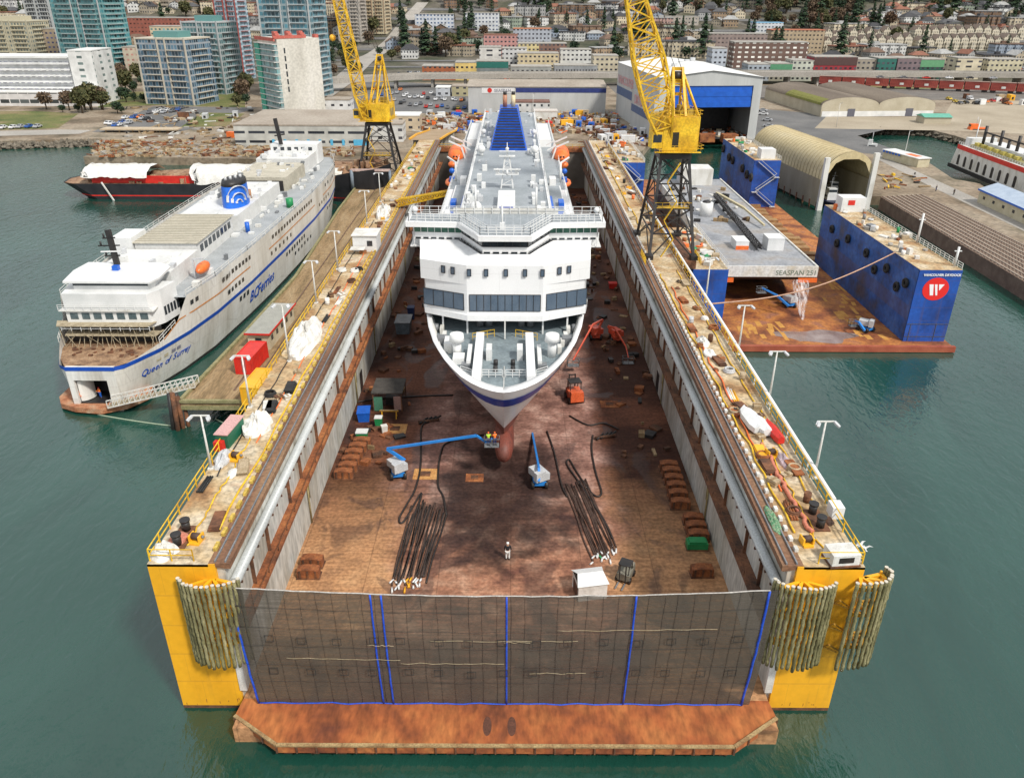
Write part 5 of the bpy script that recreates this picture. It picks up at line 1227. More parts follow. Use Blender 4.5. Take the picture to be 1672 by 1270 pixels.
# ================================================================ second (blue) dry dock on the right
def PXp(u, v, X):
    d = ray(u, v); t_ = X/d.x; return Vector((X, d.y*t_, CAM_H+d.z*t_))
BLD = M('dock_blue_paint', [(.008, .04, .2), (.012, .07, .34), (.015, .09, .42)], .25, .5, det=.2, fine=1.5, plates=(2.9, 2.4, .22))
BLS = M('stained_dock_blue', [(.09, .06, .05), (.04, .07, .17), (.02, .09, .33), (.05, .14, .42)], .16, .6, det=.35, stretch=(1, 1, 1), fine=1.2, lo=.25, hi=.6, plates=(3.2, 2.4, .3))
cdk = thing('blue_dry_dock', 'smaller dry dock with tall blue side towers and a rusty orange floor', 'dry dock', (56, 124, 0))
CF = M('orange_rust_floor', [(.1, .03, .015), (.26, .08, .025), (.45, .17, .04), (.3, .12, .07)], .22, .7, det=.4, fine=2.2, bump=.2)
MB(CF).box(31, 75.8, 124, 258, -1.5, 1.0).build('dock_floor', cdk)
MB(M('red_lip', [(.3, .06, .03), (.42, .12, .06)], .5, .6, det=.3)).box(31, 76.1, 123.3, 124.0, .1, 1.12).build('front_lip', cdk)
mb = MB(M('orange_patch', [(.5, .22, .04), (.62, .32, .07)], 1, .8, det=.4))
for i in range(40):
    x = R(61, 68) if i < 24 else R(41, 50); y = R(127, 158) if i < 24 else R(127, 134); mb.cbox((x, y, 1.0), R(.3, 1.1), R(1, 4), .006+i*.0004, R(-.2, .2))
tag(mb.build('paint_patch', cdk), kind='stuff')
mb = MB(M('timber_step', [(.25, .12, .05), (.4, .25, .1)], .8, .85, det=.5))
for i in range(16): mb.cbox((68.5+R(-.4, .4), 172+i*4.2, 1.0), 3.4, 2.4, R(.3, .9), R(-.1, .1))
tag(mb.build('timber_step', cdk), kind='stuff')
def btower(x0, x1, y0, y1, zt, name='side_tower', stained=None, front=None):
    mb = MB(BLD); n = 1
    mb.use(BLD).box(x0, x1, y0, y1, -1, zt)
    t_ = mb.build(name, cdk)
    MB(DECKT).box(x0+.05, x1-.05, y0+.05, y1-.05, zt, zt+.06).build('tower_deck', t_)
    MB(WHITE2).rail([(x1-.15, y0+.2, zt), (x1-.15, y1-.2, zt)], 1.1, 1.5, .08, 3).build('tower_rail', t_)
    return t_
ta = btower(68.1, 75.3, 126, 171, 13.9); MB(BLS).poly([(68.05, 171, 1.05), (68.05, 126.1, 1.05), (68.05, 126.1, 13.8), (68.05, 171, 13.8)]).build('inner_face', ta)
tb = btower(66.8, 74.2, 222, 258, 13.9); MB(BLS).poly([(66.75, 258, 1.05), (66.75, 222.1, 1.05), (66.75, 222.1, 13.8), (66.75, 258, 13.8)]).build('inner_face', tb)
tc_ = btower(30.2, 36.1, 125.8, 152, 13.9); td = btower(29.2, 36, 218, 254, 13.9)
for tt, x, y, w_ in ((tb, 70.6, 221.6, 5.5), (td, 32.5, 217.6, 5)):
    mb = MB(LSTEEL)
    for k in range(3):
        z = 13.6-k*4.1; a = (x-w_/2, y, z) if k % 2 == 0 else (x+w_/2, y, z); b = (x+w_/2, y, z-4.2) if k % 2 == 0 else (x-w_/2, y, z-4.2)
        mb.beam(a, b, .5, .15); mb.beam((b[0]-.8, y, b[2]), (b[0]+.8, y, b[2]), .9, .15); mb.beam((a[0], a[1]-.3, a[2]+1), (b[0], b[1]-.3, b[2]+1), .1)
    mb.build('zigzag_stair', tt)
# logo and lettering on the front of the near tower
MB(RED).prism([(0, 0)]*3, 0, 0) if False else None
yf = 125.94
rd_ = MB(M('sign_red', (.75, .02, .015), 1, .5, det=.05)); c_ = (71.5, 10.6)
ring = [(c_[0]+2.2*cos(a)*1.0, c_[1]+2.0*sin(a)) for a in [2*pi*i/32 for i in range(32)]]
rd_.loft([[(x, yf, z) for x, z in ring], [(x, yf+.1, z) for x, z in ring]], True, True); lg = rd_.build('round_sign', ta)
mb = MB(M('sign_white', (.85, .85, .85), 1, .5, det=.02))
for poly in ([(-1.25, .85), (-.55, .85), (-.2, -1.1), (-.75, -1.1)], [(-.35, .85), (.1, .85), (.5, -1.1), (.2, -1.1)], [(.35, .85), (1.3, .85), (.62, -.25)]):
    mb.poly([(c_[0]+x, yf-.03, c_[1]+z) for x, z in poly][::-1])
mb.build('sign_letter', lg)
text('VANCOUVER DRYDOCK', .56, MATS['sign_white'], ta, (68.9, yf-.02, 12.9), (1, 0, 0), (0, 0, 1), 'lettering', .02, 0, .015)
mb = MB(M('blue_weld_line', [(.15, .12, .06), (.05, .07, .1)], 2, .6))
for z in (4.2, 1.9): mb.box(68.15, 75.25, yf-.01, yf+.02, z, z+.08)
for x in (68.8, 73.2): mb.box(x, x+.07, yf-.01, yf+.02, 1.1, 4.2)
mb.build('seam', ta)
def torus(mb, c, r, rr, axis='x', n=16, m=8):
    b = len(mb.v)
    for i in range(n):
        a = 2*pi*i/n
        for j in range(m):
            e = 2*pi*j/m; q = r+rr*cos(e); h = rr*sin(e)
            v = (h, q*cos(a), q*sin(a)) if axis == 'x' else (q*cos(a), q*sin(a), h)
            mb.v.append((c[0]+v[0], c[1]+v[1], c[2]+v[2]))
    sm = mb.smooth; mb.smooth = True
    for i in range(n):
        for j in range(m): a_, b_ = i*m+j, i*m+(j+1) % m; c2, d2 = ((i+1) % n)*m+j, ((i+1) % n)*m+(j+1) % m; mb.face([b+a_, b+c2, b+d2, b+b_])
    mb.smooth = sm; return mb
for i, (u, v) in enumerate(((1358, 374), (1366, 397), (1384, 390), (1414, 413), (1427, 440), (1447, 438), (1463, 468), (1478, 462))):
    p = PXp(u, v, 67.7); torus(MB(RUBBER), p, .62, .3).build('tyre_fender', ta)
for i, (u, v) in enumerate(((1181, 243), (1190, 257), (1196, 262), (1212, 275), (1219, 285), (1226, 290))):
    p = PXp(u, v, 66.4); torus(MB(RUBBER), p, .85, .4).build('tyre_fender', tb)
# litter and machinery on tower decks
def clutter(x0, x1, y0, y1, z, n, prefix, mats=None, par=None):
    for i in range(n):
        x, y = R(x0, x1), R(y0, y1); m = random.choice(mats or (WHITE2, WHITE2, TARP, CONC, RUST, STEEL, M('tan_crate', [(.35, .26, .15), (.5, .4, .27)], 1, .85, det=.4), LSTEEL, ORANGE, GREEN))
        k = random.random(); mb = MB(m)
        if k < .3: mb.tube((x, y, z), (x, y, z+R(.4, 1.1)), R(.25, .5), 8)
        elif k < .45: torus(mb, (x, y, z+.2), R(.4, .8), .17, 'z')
        else: mb.cbox((x, y, z), R(.4, 1.6), R(.5, 2.2), R(.25, 1.1), R(0, 3))
        mb.build(prefix, par)
for tt, (x0, x1, y0, y1) in ((ta, (68.7, 74.6, 128, 168)), (tb, (67.4, 73.6, 224, 256)), (tc_, (30.8, 35.4, 127, 150)), (td, (29.8, 35.4, 219, 252))): clutter(x0, x1, y0, y1, 13.97, 34, 'deck_fitting', None, tt)
MB(WHITE).cbox((71.7, 166.5, 13.9), 5, 3.4, 3.0).build('control_cabin', ta); MB(RED).box(70.5, 71.9, 164.72, 164.78, 15.4, 16.4).build('cabin_sign', ta); MB(WHITE).cbox((71, 226, 13.9), 4, 4, 2.6).build('control_cabin', tb)
for (x, y, h) in ((74.8, 128, 3.4), (74.9, 142, 5.5)): MB(WHITE).tube((x, y, 13.9), (x, y, 13.9+h), .2, 8).beam((x-.6, y, 13.9+h*.8), (x+.6, y, 13.9+h*.8), .15).build('tower_mast', ta)
# mooring rope from wall to wall
a, b = Vector((27.6, 104.2, 15.9)), Z(1462, 412, 14.0); mb = MB(M('pink_brown_rope', [(.4, .22, .14), (.55, .35, .25)], 2, .8))
mb.path([a.lerp(b, i/24)-Vector((0, 0, 2.2*sin(pi*i/24))) for i in range(25)], .11, 6); tag(mb.build('mooring_rope'), 'rusty pink rope stretched from the right dock wall to the blue tower', 'rope')
# barge standing in the blue dock
bg_ = thing('work_barge', 'grey decked barge with a rust streaked white bow raised in the blue dry dock', 'barge', (49, 143, 1))
BW = M('rust_streaked_white', [(.45, .2, .06), (.55, .5, .4), (.68, .66, .6), (.7, .7, .67)], .45, .7, det=.3, stretch=(1, 1, .5), fine=2, lo=.2, hi=.6)
x0, x1 = 40.2, 58.0
mb = MB(BW); mb.box(x0, x1, 143, 143.3, 6.9, 9.0); mb.box(x0, x0+.3, 143.3, 222, 6.9, 9.0).box(x1-.3, x1, 143.3, 222, 6.9, 9.0); mb.build('bow_plate', bg_)
mb = MB(M('dark_raked_hull', [(.04, .03, .025), (.13, .09, .07)], .5, .75, det=.4)); mb.loft([[(x0+.1, 143.1, 6.9), (x1-.1, 143.1, 6.9)], [(x0+.1, 150, 4.0), (x1-.1, 150, 4.0)], [(x0+.1, 156, 2.6), (x1-.1, 156, 2.6)], [(x0+.1, 222, 2.6), (x1-.1, 222, 2.6)]]); mb.box(x0+.1, x1-.1, 156, 222, 2.6, 6.9); mb.build('hull', bg_)
MB(M('barge_deck', [(.22, .23, .25), (.32, .33, .35), (.3, .27, .24)], .2, .7, det=.25, fine=2)).box(x0+.3, x1-.3, 143.3, 222, 8.6, 8.72).build('deck', bg_)
MB(ORANGE).box(x0-.1, x0+1.9, 142.7, 143, 5.9, 6.7).box(x1-3.6, x1, 142.7, 143, 5.9, 6.7).build('bow_fender', bg_)
text('SEASPAN 251', 1.35, M('faded_letter_green', (.2, .24, .18), 1, .8), bg_, (50.0, 142.97, 7.3), (1, 0, 0), (0, 0, 1), 'lettering', .02, 0, 0)
MB(WHITE2).box(45.5, 53.8, 214, 221, 8.7, 13).build('deckhouse', bg_)
def onbarge(name, label, u, v, sx, sy, sz, mat, rz=0., extra=None):
    p = Z(u, v, 8.72); t_ = thing(name, label, name.split('_')[-1], tuple(p), rz); MB(mat).cbox((0, 0, 0), sx, sy, sz).build('body', t_, local=True)
    MB(WHITE).cbox((0, 0, sz), sx+.1, sy+.1, .12).build('lid', t_, local=True)
    if extra: MB(extra).cbox((0, -sy/2-.04, 0), sx, .1, sz*.5).build('panel', t_, local=True)
    return t_
onbarge('white_locker', 'white topped locker with an orange side on the barge deck', 1207, 403, 2.6, 4.2, 1.6, WHITE, 0, ORANGE)
onbarge('white_crate', 'plain white box crate near the barge bow', 1261, 405, 3.3, 3.8, 2.4, WHITE)
p = Z(1152, 352, 8.72); t_ = thing('round_tank', 'short white round tank with a dark top on the barge deck', 'tank', tuple(p)); MB(WHITE).tube((0, 0, 0), (0, 0, 3), 1.5, 14).build('shell', t_, local=True); MB(BLACK).ball((0, .4, 3), 1.0, (1, 1, .5)).build('hatch', t_, local=True)
mb = MB(BLACK); lattice(mb, Z(1240, 404, 9.6), Z(1168, 318, 10.2), [(0, .45), (1, .4)], 16, .2, Vector((0, 0, 1))); tag(mb.build('lattice_boom'), 'black lattice boom lying along the barge deck', 'boom')
mb = MB(M('cream_boom', (.55, .48, .3), 1, .6)); mb.beam(Z(1170, 315, 9.8), Z(1215, 340, 10.6), .6, .5).beam(Z(1215, 340, 10.6), Z(1248, 368, 9.6), .4, .4); tag(mb.build('crane_jib'), 'cream folded crane jib on the barge deck', 'jib')
clutter(x0+1, x1-1, 176, 212, 8.73, 46, 'deck_gear', (BLACK, STEEL, RUSTD, WOOD, WHITE2, BLACK), bg_)
# washing water running off the barge
def jet_mat():
    m = bpy.data.materials.new('falling_water'); m.use_nodes = True; nt = m.node_tree; b = nt.nodes['Principled BSDF']; b.inputs['Base Color'].default_value = (.75, .72, .72, 1); b.inputs['Roughness'].default_value = .4
    tc = nt.nodes.new('ShaderNodeTexCoord'); mp = nt.nodes.new('ShaderNodeMapping'); mp.inputs['Scale'].default_value = (2.5, 1, .5); n = nt.nodes.new('ShaderNodeTexNoise'); n.inputs['Scale'].default_value = 1.2; n.inputs['Detail'].default_value = 5
    r = nt.nodes.new('ShaderNodeMapRange'); r.inputs[1].default_value = .42; r.inputs[2].default_value = .7; r.inputs[4].default_value = .6
    nt.links.new(tc.outputs['Object'], mp.inputs[0]); nt.links.new(mp.outputs[0], n.inputs['Vector']); nt.links.new(n.outputs['Fac'], r.inputs[0]); nt.links.new(r.outputs[0], b.inputs['Alpha']); return m
JW = jet_mat(); mb = MB(JW)
mb.smooth = True; mb.loft([[(54.3+r_*cos(a)-.1*k, 141-1.3*k+r_*.5*sin(a), z) for a in [2*pi*i/10 for i in range(10)]] for k, (r_, z) in enumerate(((1.6, 6.8), (1.5, 5.2), (1.1, 3.5), (.6, 2.0), (.25, 1.05)))], True)
tag(mb.build('falling_water'), kind='stuff')
mb = MB(M('wet_sheen', [(.2, .13, .11), (.34, .27, .25)], .5, .15, det=.3)); mb.prism([(54+7*cos(a)*(1+.3*sin(3*a)), 128+2.8*sin(a)*(1+.2*cos(5*a)), ) for a in [2*pi*i/28 for i in range(28)]], 1.0, 1.008); tag(mb.build('puddle'), kind='structure')

# ================================================================ curved covered slipway on the right
TSH = M('tan_fabric_roof', [(.42, .33, .17), (.56, .46, .26), (.6, .52, .34)], .12, .7, det=.18, stretch=(1, .3, 1), fine=1.5)
ts = thing('arched_boat_shed', 'big tan arched shed with white portal posts standing over the water', 'boat shed', (94.2, 224, 0), radians(7.5))
def arc(hwd, z0, z1, n=14): return [(-hwd, z0)]+[(-hwd*cos(pi*i/n), z0+(z1-z0)*sin(pi*i/n)**.8) for i in range(0, n+1)]+[(hwd, z0)]
pr = arc(7.3, 8.2, 16)
mb = MB(TSH); mb.smooth = True; mb.loft([[(x, y, z) for x, z in pr] for y in (0, 8, 16, 24, 32, 40, 50)]); mb.build('roof', ts, local=True)
mb = MB(M('tan_side_wall', [(.3, .25, .15), (.42, .36, .24)], .3, .8, det=.25, stretch=(1, 1, .2)))
mb.box(-7.3, -7.1, 0, 50, .6, 8.25).box(7.1, 7.3, 0, 50, .6, 8.25); mb.poly([(x*.98, 50, z) for x, z in pr]+[(7, 50, .5), (-7, 50, .5)]); mb.build('side_wall', ts, local=True)
mb = MB(M('roof_rib_tan', (.36, .29, .16), 1, .8))
for k in range(26): mb.path([(x*1.005, .6+k*1.95, z+.03) for x, z in pr[1:-1]], .06, 4)
mb.build('roof_rib', ts, local=True)
mb = MB(WHITE2)
for s in (-1, 1): mb.box(min(s*6.5, s*7.9), max(s*6.5, s*7.9), -1.0, 0, 0, 15.6 if s > 0 else 14.6)
mb.build('portal_post', ts, local=True)
mb = MB(TSH); op = [(-6.5, 9.5), (-4.4, 13.0), (-2.2, 14), (2.2, 14), (4.4, 13.0), (6.5, 9.5)]; top_ = [(x, z) for x, z in pr[2:-2]]
mb.poly([(x, -.3, z) for x, z in op]+[(x, -.3, z) for x, z in top_[::-1]]); mb.build('gable_panel', ts, local=True)
mb = MB(RUSTD)
for k in range(12): mb.tube((-7.3, 1+k*4.2, -1.5), (-7.3, 1+k*4.2, 2), .3, 6); mb.tube((7.3, 1+k*4.2, -1.5), (7.3, 1+k*4.2, 2), .3, 6)
mb.build('pile', ts, local=True)
# boats inside the shed mouth
def workboat(name, label, loc, rz, L_, B_, hullm, housem, H_=1.6, par=None, mast_=True):
    t_ = thing(name, label, 'boat', loc, rz)
    mb = MB(hullm); mb.smooth = False
    def st(y, k, z): return [(-B_/2*k, y, z), (0, y, z-.0), (B_/2*k, y, z)]
    ys_ = [(-L_/2, .75), (-L_/4, 1), (L_/6, 1), (L_/3, .8), (L_*.44, .45), (L_/2, .05)]
    up_ = [(-B_/2*k, y, H_+.4*max(0, y/L_)) for y, k in ys_]+[(B_/2*k, y, H_+.4*max(0, y/L_)) for y, k in ys_[::-1]]
    lo_ = [(x*.85, y*.96, -.2) for x, y, z in up_]
    mb.loft([lo_, up_], True, True); mb.build('hull', t_, local=True)
    h_ = MB(housem).cbox((0, -L_*.05, H_), B_*.6, L_*.42, 1.9).cbox((0, L_*.06, H_+1.9), B_*.5, L_*.18, 1.5).build('wheelhouse', t_, local=True)
    MB(GLASSD).box(-B_*.24, B_*.24, L_*.15, L_*.155, H_+2.4, H_+3.1).box(-B_*.305, -B_*.3, -L_*.2, L_*.1, H_+.9, H_+1.4).box(B_*.3, B_*.305, -L_*.2, L_*.1, H_+.9, H_+1.4).build('boat_window', t_, local=True)
    if mast_: MB(LSTEEL).tube((0, 0, H_+3), (0, 0, H_+6.2), .1, 6).beam((-.8, 0, H_+5), (.8, 0, H_+5), .08).build('boat_mast', t_, local=True)
    return t_
workboat('tug_boat', 'dark blue tug with a white wheelhouse inside the arched shed mouth', (92.4, 229.5, 0), pi, 12, 4.6, M('navy_hull', (.012, .015, .05), 1, .5), WHITE)
workboat('work_boat', 'white cabin boat moored behind the tug in the arched shed', (96.2, 238, 0), pi, 10, 3.8, WHITE, WHITE2)
# brown railed pier and quay furniture on the right
rp_ = thing('railed_pier', 'long brown timber pier with many sleepers along the right edge of the photo', 'pier', tuple(Z(1500, 350, 3)))
q = [Z(u, v, 3.4) for u, v in ((1438, 322), (1508, 318), (1700, 412), (1740, 500))]
MB(M('rusty_pier_deck', [(.13, .08, .06), (.22, .15, .11)], .5, .85, det=.4)).prism([(p.x, p.y) for p in q], -1, 3.4).build('pier_body', rp_)
mb = MB(M('pale_sleeper', [(.28, .22, .17), (.42, .35, .28)], 1, .85, det=.4))
for k in range(9):
    t_ = (k+.5)/9; a = q[0].lerp(q[1], t_); b = q[3].lerp(q[2], t_); mb.beam(a+Vector((0, 0, .12)), b+Vector((0, 0, .12)), .35, .2)
mb.build('pier_stringer', rp_)
mb = MB(M('sleeper_brown', (.2, .14, .1), 1, .85))
for k in range(60): a = q[0].lerp(q[3], k/60); b = q[1].lerp(q[2], k/60); mb.beam(a+Vector((0, 0, .04)), b+Vector((0, 0, .04)), .3, .12)
mb.build('pier_sleeper', rp_)
# ship-like white building with the red band, blue roofed shed
def along(name, label, cat, p, q, depth, h, wall, z=2.6):
    p, q = Vector(p), Vector(q); d = q-p; t_ = thing(name, label, cat, (p.x, p.y, z), atan2(d.y, d.x)); return t_, d.length
a, b = Z(1553, 270, 2.6), Z(1720, 340, 2.6)
t_, Lr = along('red_banded_ship', 'white superstructure with a red band and arched dark windows at the right edge', 'ship', a, b, 14, 6, None)
mb = MB(WHITE2); mb.loft([[(-1.2, 0, 0), (Lr, 0, 0), (Lr, 13, 0), (-1.2, 13, 0)], [(1.5, 0, 7.2), (Lr, 0, 7.2), (Lr, 13, 7.2), (1.5, 13, 7.2)]], True, True); mb.build('wall', t_, local=True)
MB(RED).box(1.3, Lr, -.1, 0, 5.9, 7.3).build('red_band', t_, local=True)
for k in range(9): mb = MB(BLACK); x = 3+k*4.4; pr_ = [(x, 1), (x+1.5, 1)]+[(x+.75+.75*cos(e), 3.6+.75*sin(e)) for e in [pi*i/6 for i in range(7)]]; mb.poly([(px_, -.05, pz) for px_, pz in pr_]); mb.build('arched_window', t_, local=True)
mb = MB(BLACK)
for k in range(6): x = 7+k*5; mb.tube((x, 5, 7.2), (x, 5, 14-(k % 2)*2), .5, 8); mb.beam((x, 5, 12), (x+5, 5, 12), .4)
mb.build('black_frame', t_, local=True)
MB(M('ochre_seats', [(.4, .33, .1), (.25, .25, .15)], 2, .8, det=.5)).box(6, Lr, 1.5, 12, 7.2, 8.0).build('upper_deck', t_, local=True)
a, b = Z(1595, 330, 2.6), Z(1760, 408, 2.6)
t_, Lr = along('cream_shed', 'cream shed with pale blue roof and blue eaves at the right edge', 'shed', a, b, 10, 4, None)
MB(M('cream_wall', [(.5, .45, .3), (.62, .57, .42)], .6, .8, det=.2)).box(0, Lr, 0, 9, 0, 3.6).build('wall', t_, local=True)
mb = MB(M('pale_blue_roof', [(.36, .44, .55), (.46, .54, .64)], .5, .6, det=.15)); mb.loft([[(-.3, -.4, 3.7), (Lr, -.4, 3.7)], [(-.3, 4.5, 5.4), (Lr, 4.5, 5.4)], [(-.3, 9.4, 3.7), (Lr, 9.4, 3.7)]]); mb.build('roof', t_, local=True)
MB(BLUE).box(-.3, Lr, -.45, -.38, 3.3, 3.75).build('eaves', t_, local=True)
for k in range(5): MB(GLASSD).box(2.5+k*5, 3.6+k*5, -.05, 0, 1.4, 2.2).build('window', t_, local=True)
a, b = Z(1440, 258, 2.6), Z(1497, 274, 2.6)
t_, Lr = along('striped_kiosk', 'white kiosk with blue awnings and an orange roof patch on the quay', 'kiosk', a, b, 5, 3, None)
MB(M('cream_wall')if False else MATS['cream_wall']).box(0, Lr, 0, 4.6, 0, 2.8).build('wall', t_, local=True); MB(WHITE).box(-.3, Lr+.3, -.4, 5, 2.8, 3.05).build('roof', t_, local=True)
MB(ORANGE).box(Lr*.55, Lr*.85, 1, 3.5, 3.06, 3.12).build('roof_patch', t_, local=True)
for k in range(6): MB(BLUE).box(.4+k*1.6, 1.3+k*1.6, -.5, -.38, 2.2, 2.85).build('awning', t_, local=True)
workboat('sail_boat', 'small dark hulled boat with a tall mast beside the quay inlet', tuple(Z(1420, 250, 0)), radians(60), 8, 2.6, BLACK, WHITE)
workboat('inlet_boat', 'white boat with orange decks moored in the right inlet', tuple(Z(1590, 222, 0)), radians(85), 18, 5, WHITE, ORANGE)
# more of the vessel at the right edge
rv = [o for o in COL.objects if o.name.startswith('red_banded_ship')][0]
MB(WHITE).box(1.5, 4.2, 2, 11, 7.2, 9.6).box(10, 40, 4, 10, 8.0, 9.4).build('deckhouse', rv, local=True)
for k in range(7): MB(M('yellow_seat', (.5, .42, .1), 1, .8)).box(8+k*4, 10+k*4, 1.8, 3.2, 8.0, 8.9).build('deck_bench', rv, local=True)
MB(WHITE).rail([(1.5, .1, 7.3), (42, .1, 7.3)], 1.0, 1.4, .08, 3).build('deck_rail', rv, local=True)
MB(RUBBER).box(-1.6, 42, -.5, -.05, -.6, .6).build('rubbing_strake', rv, local=True)
MB(WHITE).tube((0, 6, 6), (0, 6, 15), .18, 8).build('bow_mast', rv, local=True)
# ================================================================ buildings with fronts placed by their outline in the photo
def building(name, label, cat, u0, u1, vb, vt, depth, wall, roofm=None, Y=None, group=None, z0=None, rise=0., par=.5, extra=None):
    y = Y or G((u0+u1)/2, vb).y; a, b = YP(u0, vb, y), YP(u1, vb, y); zt = YP((u0+u1)/2, vt, y).z
    zb = z0 if z0 is not None else min(terr(0, y), a.z)
    t = thing(name, label, cat, ((a.x+b.x)/2, y, zb), 0, group); w_ = (b.x-a.x)/2; h = zt-zb
    MB(wall).box(-w_, w_, 0, depth, -1, h).build('wall', t, local=True)
    mb = MB(roofm or CONC)
    if rise: mb.loft([[(-w_-.4, -.5, h), (w_+.4, -.5, h)], [(-w_-.4, depth/2, h+rise), (w_+.4, depth/2, h+rise)], [(-w_-.4, depth+.5, h), (w_+.4, depth+.5, h)]]); mb.loft([[(-w_-.4, -.5, h), (-w_-.4, depth+.5, h)], [(-w_-.4, depth/2, h+rise)]*2]); mb.loft([[(w_+.4, depth+.5, h), (w_+.4, -.5, h)], [(w_+.4, depth/2, h+rise)]*2])
    else: mb.box(-w_-.15, w_+.15, -.15, depth+.15, h, h+par)
    mb.build('roof', t, local=True)
    t['_w'] = w_; t['_h'] = h
    return t
def strip(t, name, x0, x1, z0, z1, mat, y=-.06, th=.06): return MB(mat).box(x0, x1, y-th, y, z0, z1).build(name, t, local=True)
PALEW = M('pale_corrugated_wall', [(.42, .43, .42), (.52, .53, .52)], .2, .7, det=.15, stretch=(1, 1, .3), fine=3, fs=(3, 3, .1))
WROOFM = M('white_sheet_roof', [(.66, .66, .64), (.78, .78, .76)], .1, .5, det=.1)
TANR = M('tan_felt_roof', [(.3, .25, .2), (.4, .35, .29)], .08, .9, det=.25, fine=1)
NAVY = M('navy_stripe', [(.015, .03, .15), (.03, .05, .22)], .6, .6)
SBL = M('faded_blue_stripe', [(.07, .11, .22), (.1, .15, .28)], .5, .6)
PINK = M('faded_pink_letters', (.62, .3, .32), 1, .7, det=.1)
# great white shed with its blue roller door
sh = thing('shipyard_shed', 'huge white shed with a bright blue roller door half raised', 'shed', (57, 325, 2.6), radians(5.5))
Wd, Ln, Hh = 41, 76, 23.2
mb = MB(PALEW)
def gable(y, w0=0, w1=Wd): return [(w0, y, 0), (w1, y, 0), (w1, y, Hh), ((w0+w1)/2, y, Hh+2.4), (w0, y, Hh)]
mb.loft([gable(0.01)[0:1]*1+gable(0)[4:5]*1, [(0, Ln, 0), (0, Ln, Hh)]]); mb.loft([[(Wd, 0, Hh), (Wd, 0, 0)], [(Wd, Ln, Hh), (Wd, Ln, 0)]]); mb.poly(gable(Ln)[::-1])
mb.poly([(0, 0, 0), (4, 0, 0), (4, 0, Hh-3), (0, 0, Hh)]); mb.poly([(Wd-3.4, 0, 0), (Wd, 0, 0), (Wd, 0, Hh), (Wd-3.4, 0, Hh-3)]); mb.poly([(4, 0, Hh-3), (Wd-3.4, 0, Hh-3), (Wd, 0, Hh), (Wd/2, 0, Hh+2.4), (0, 0, Hh)])
mb.build('wall', sh, local=True)
mb = MB(WROOFM); mb.loft([[(-.3, y, Hh+.1), (Wd/2, y, Hh+2.6), (Wd+.3, y, Hh+.1)] for y in (-.6, Ln+.3)]); ro = mb.build('roof', sh, local=True)
for k in range(5): MB(LSTEEL).cbox((8+k*6, 20+k*11, Hh+1.2), 2, 2, 1.6).build('roof_vent', ro)
for o_ in ro.children: o_.location = (0, 0, 0)
mb = MB(M('roller_door_blue', [(.008, .09, .45), (.012, .12, .58)], .5, .4, det=.1)); 
for k in range(4): mb.box(4, Wd-3.4, .3+(k % 2)*.12, .5, 12.2+k*2, 14.2+k*2)
mb.build('roller_door', sh, local=True)
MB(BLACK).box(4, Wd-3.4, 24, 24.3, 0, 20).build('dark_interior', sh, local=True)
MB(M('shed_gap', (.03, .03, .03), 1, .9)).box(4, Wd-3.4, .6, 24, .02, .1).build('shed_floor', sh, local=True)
mb = MB(SBL); mb.box(-.08, -.02, 0, 38, 6.5, 9.5).box(-.08, -.02, 38, Ln, 9.6, 13.2); mb.build('side_stripe', sh, local=True)
MB(PALEW).box(-1.6, 0, 0, 38, 0, Hh-8).build('side_annex', sh, local=True)
MB(SBL).box(-1.66, -1.6, 0, 38, 6.5, 9.5).build('annex_stripe', sh, local=True)
for txt_, y in (('VANCOUVER', 74), ('DRYDOCK', 33)):
    o = text(txt_, 5.2, PINK, sh, (0, 0, 0), (0, -1, 0), (0, 0, 1), 'lettering', .02, 0, .05); o.location = (-.1 if y > 38 else -1.7, y, 14.6 if y > 38 else 10.2)
for k in range(3):
    MB(random.choice((M('tan_crate', [(.35, .26, .15), (.5, .4, .27)], 1, .85, det=.4), RUST))).cbox((10+k*9, -4-k, 0), 6, 4, 3.0).build('crate', None)
for o in [o for o in COL.objects if o.name.startswith('crate') and o.parent is None]:
    o.location = sh.location; o.rotation_euler = sh.rotation_euler
for i, o in enumerate([o for o in COL.objects if o.name.startswith('crate') and o.parent is None]): tag(o, ['tan crate on the ground left before the white shed door', 'brown crate on the ground before the middle of the white shed door', 'tan crate on the ground right before the white shed door'][i], 'crate', 'crates before the white shed')
# long grey warehouse at the head of the dock
wh = building('warehouse', 'long pale grey warehouse with a navy band and a white sign', 'warehouse', 765, 988, 183, 142, 36, PALEW, TANR, 402, z0=2.6, rise=1.5)
w_, h = wh['_w'], wh['_h']; strip(wh, 'navy_band', -w_+23, w_, h-2.6, h-.6, NAVY); sg = strip(wh, 'sign_board', -w_+6.5, -w_+22.5, h-3.0, h-.4, WHITE)
o = text('SEASPAN', 2.0, M('grey_letters', (.25, .25, .3), 1, .6), wh, (0, 0, 0), (1, 0, 0), (0, 0, 1), 'lettering', .02, 0, .03); o.location = (-w_+12.6, -.16, h-2.5)
MB(RED).prism([(0, 0)]*3, 0, 0) if False else None
mb = MB(RED); mb.loft([[(-w_+10.4+1.1*cos(a), -.14, h-1.7+1.1*sin(a)) for a in [2*pi*i/16 for i in range(16)]], [(-w_+10.4+1.1*cos(a), -.2, h-1.7+1.1*sin(a)) for a in [2*pi*i/16 for i in range(16)]]], True, True); mb.build('sign_disc', wh, local=True)
for o_ in ('_w', '_h'): pass
b_ = building('site_office', 'white office with a brown roof against the long grey warehouse', 'office', 838, 897, 186, 168, 9, facade('office_white', (.6, .6, .58), (.06, .07, .08), 3.2, 3.4, .35, .3), M('brown_roof', [(.16, .08, .06), (.24, .13, .1)], .5, .8), 392, z0=2.6)
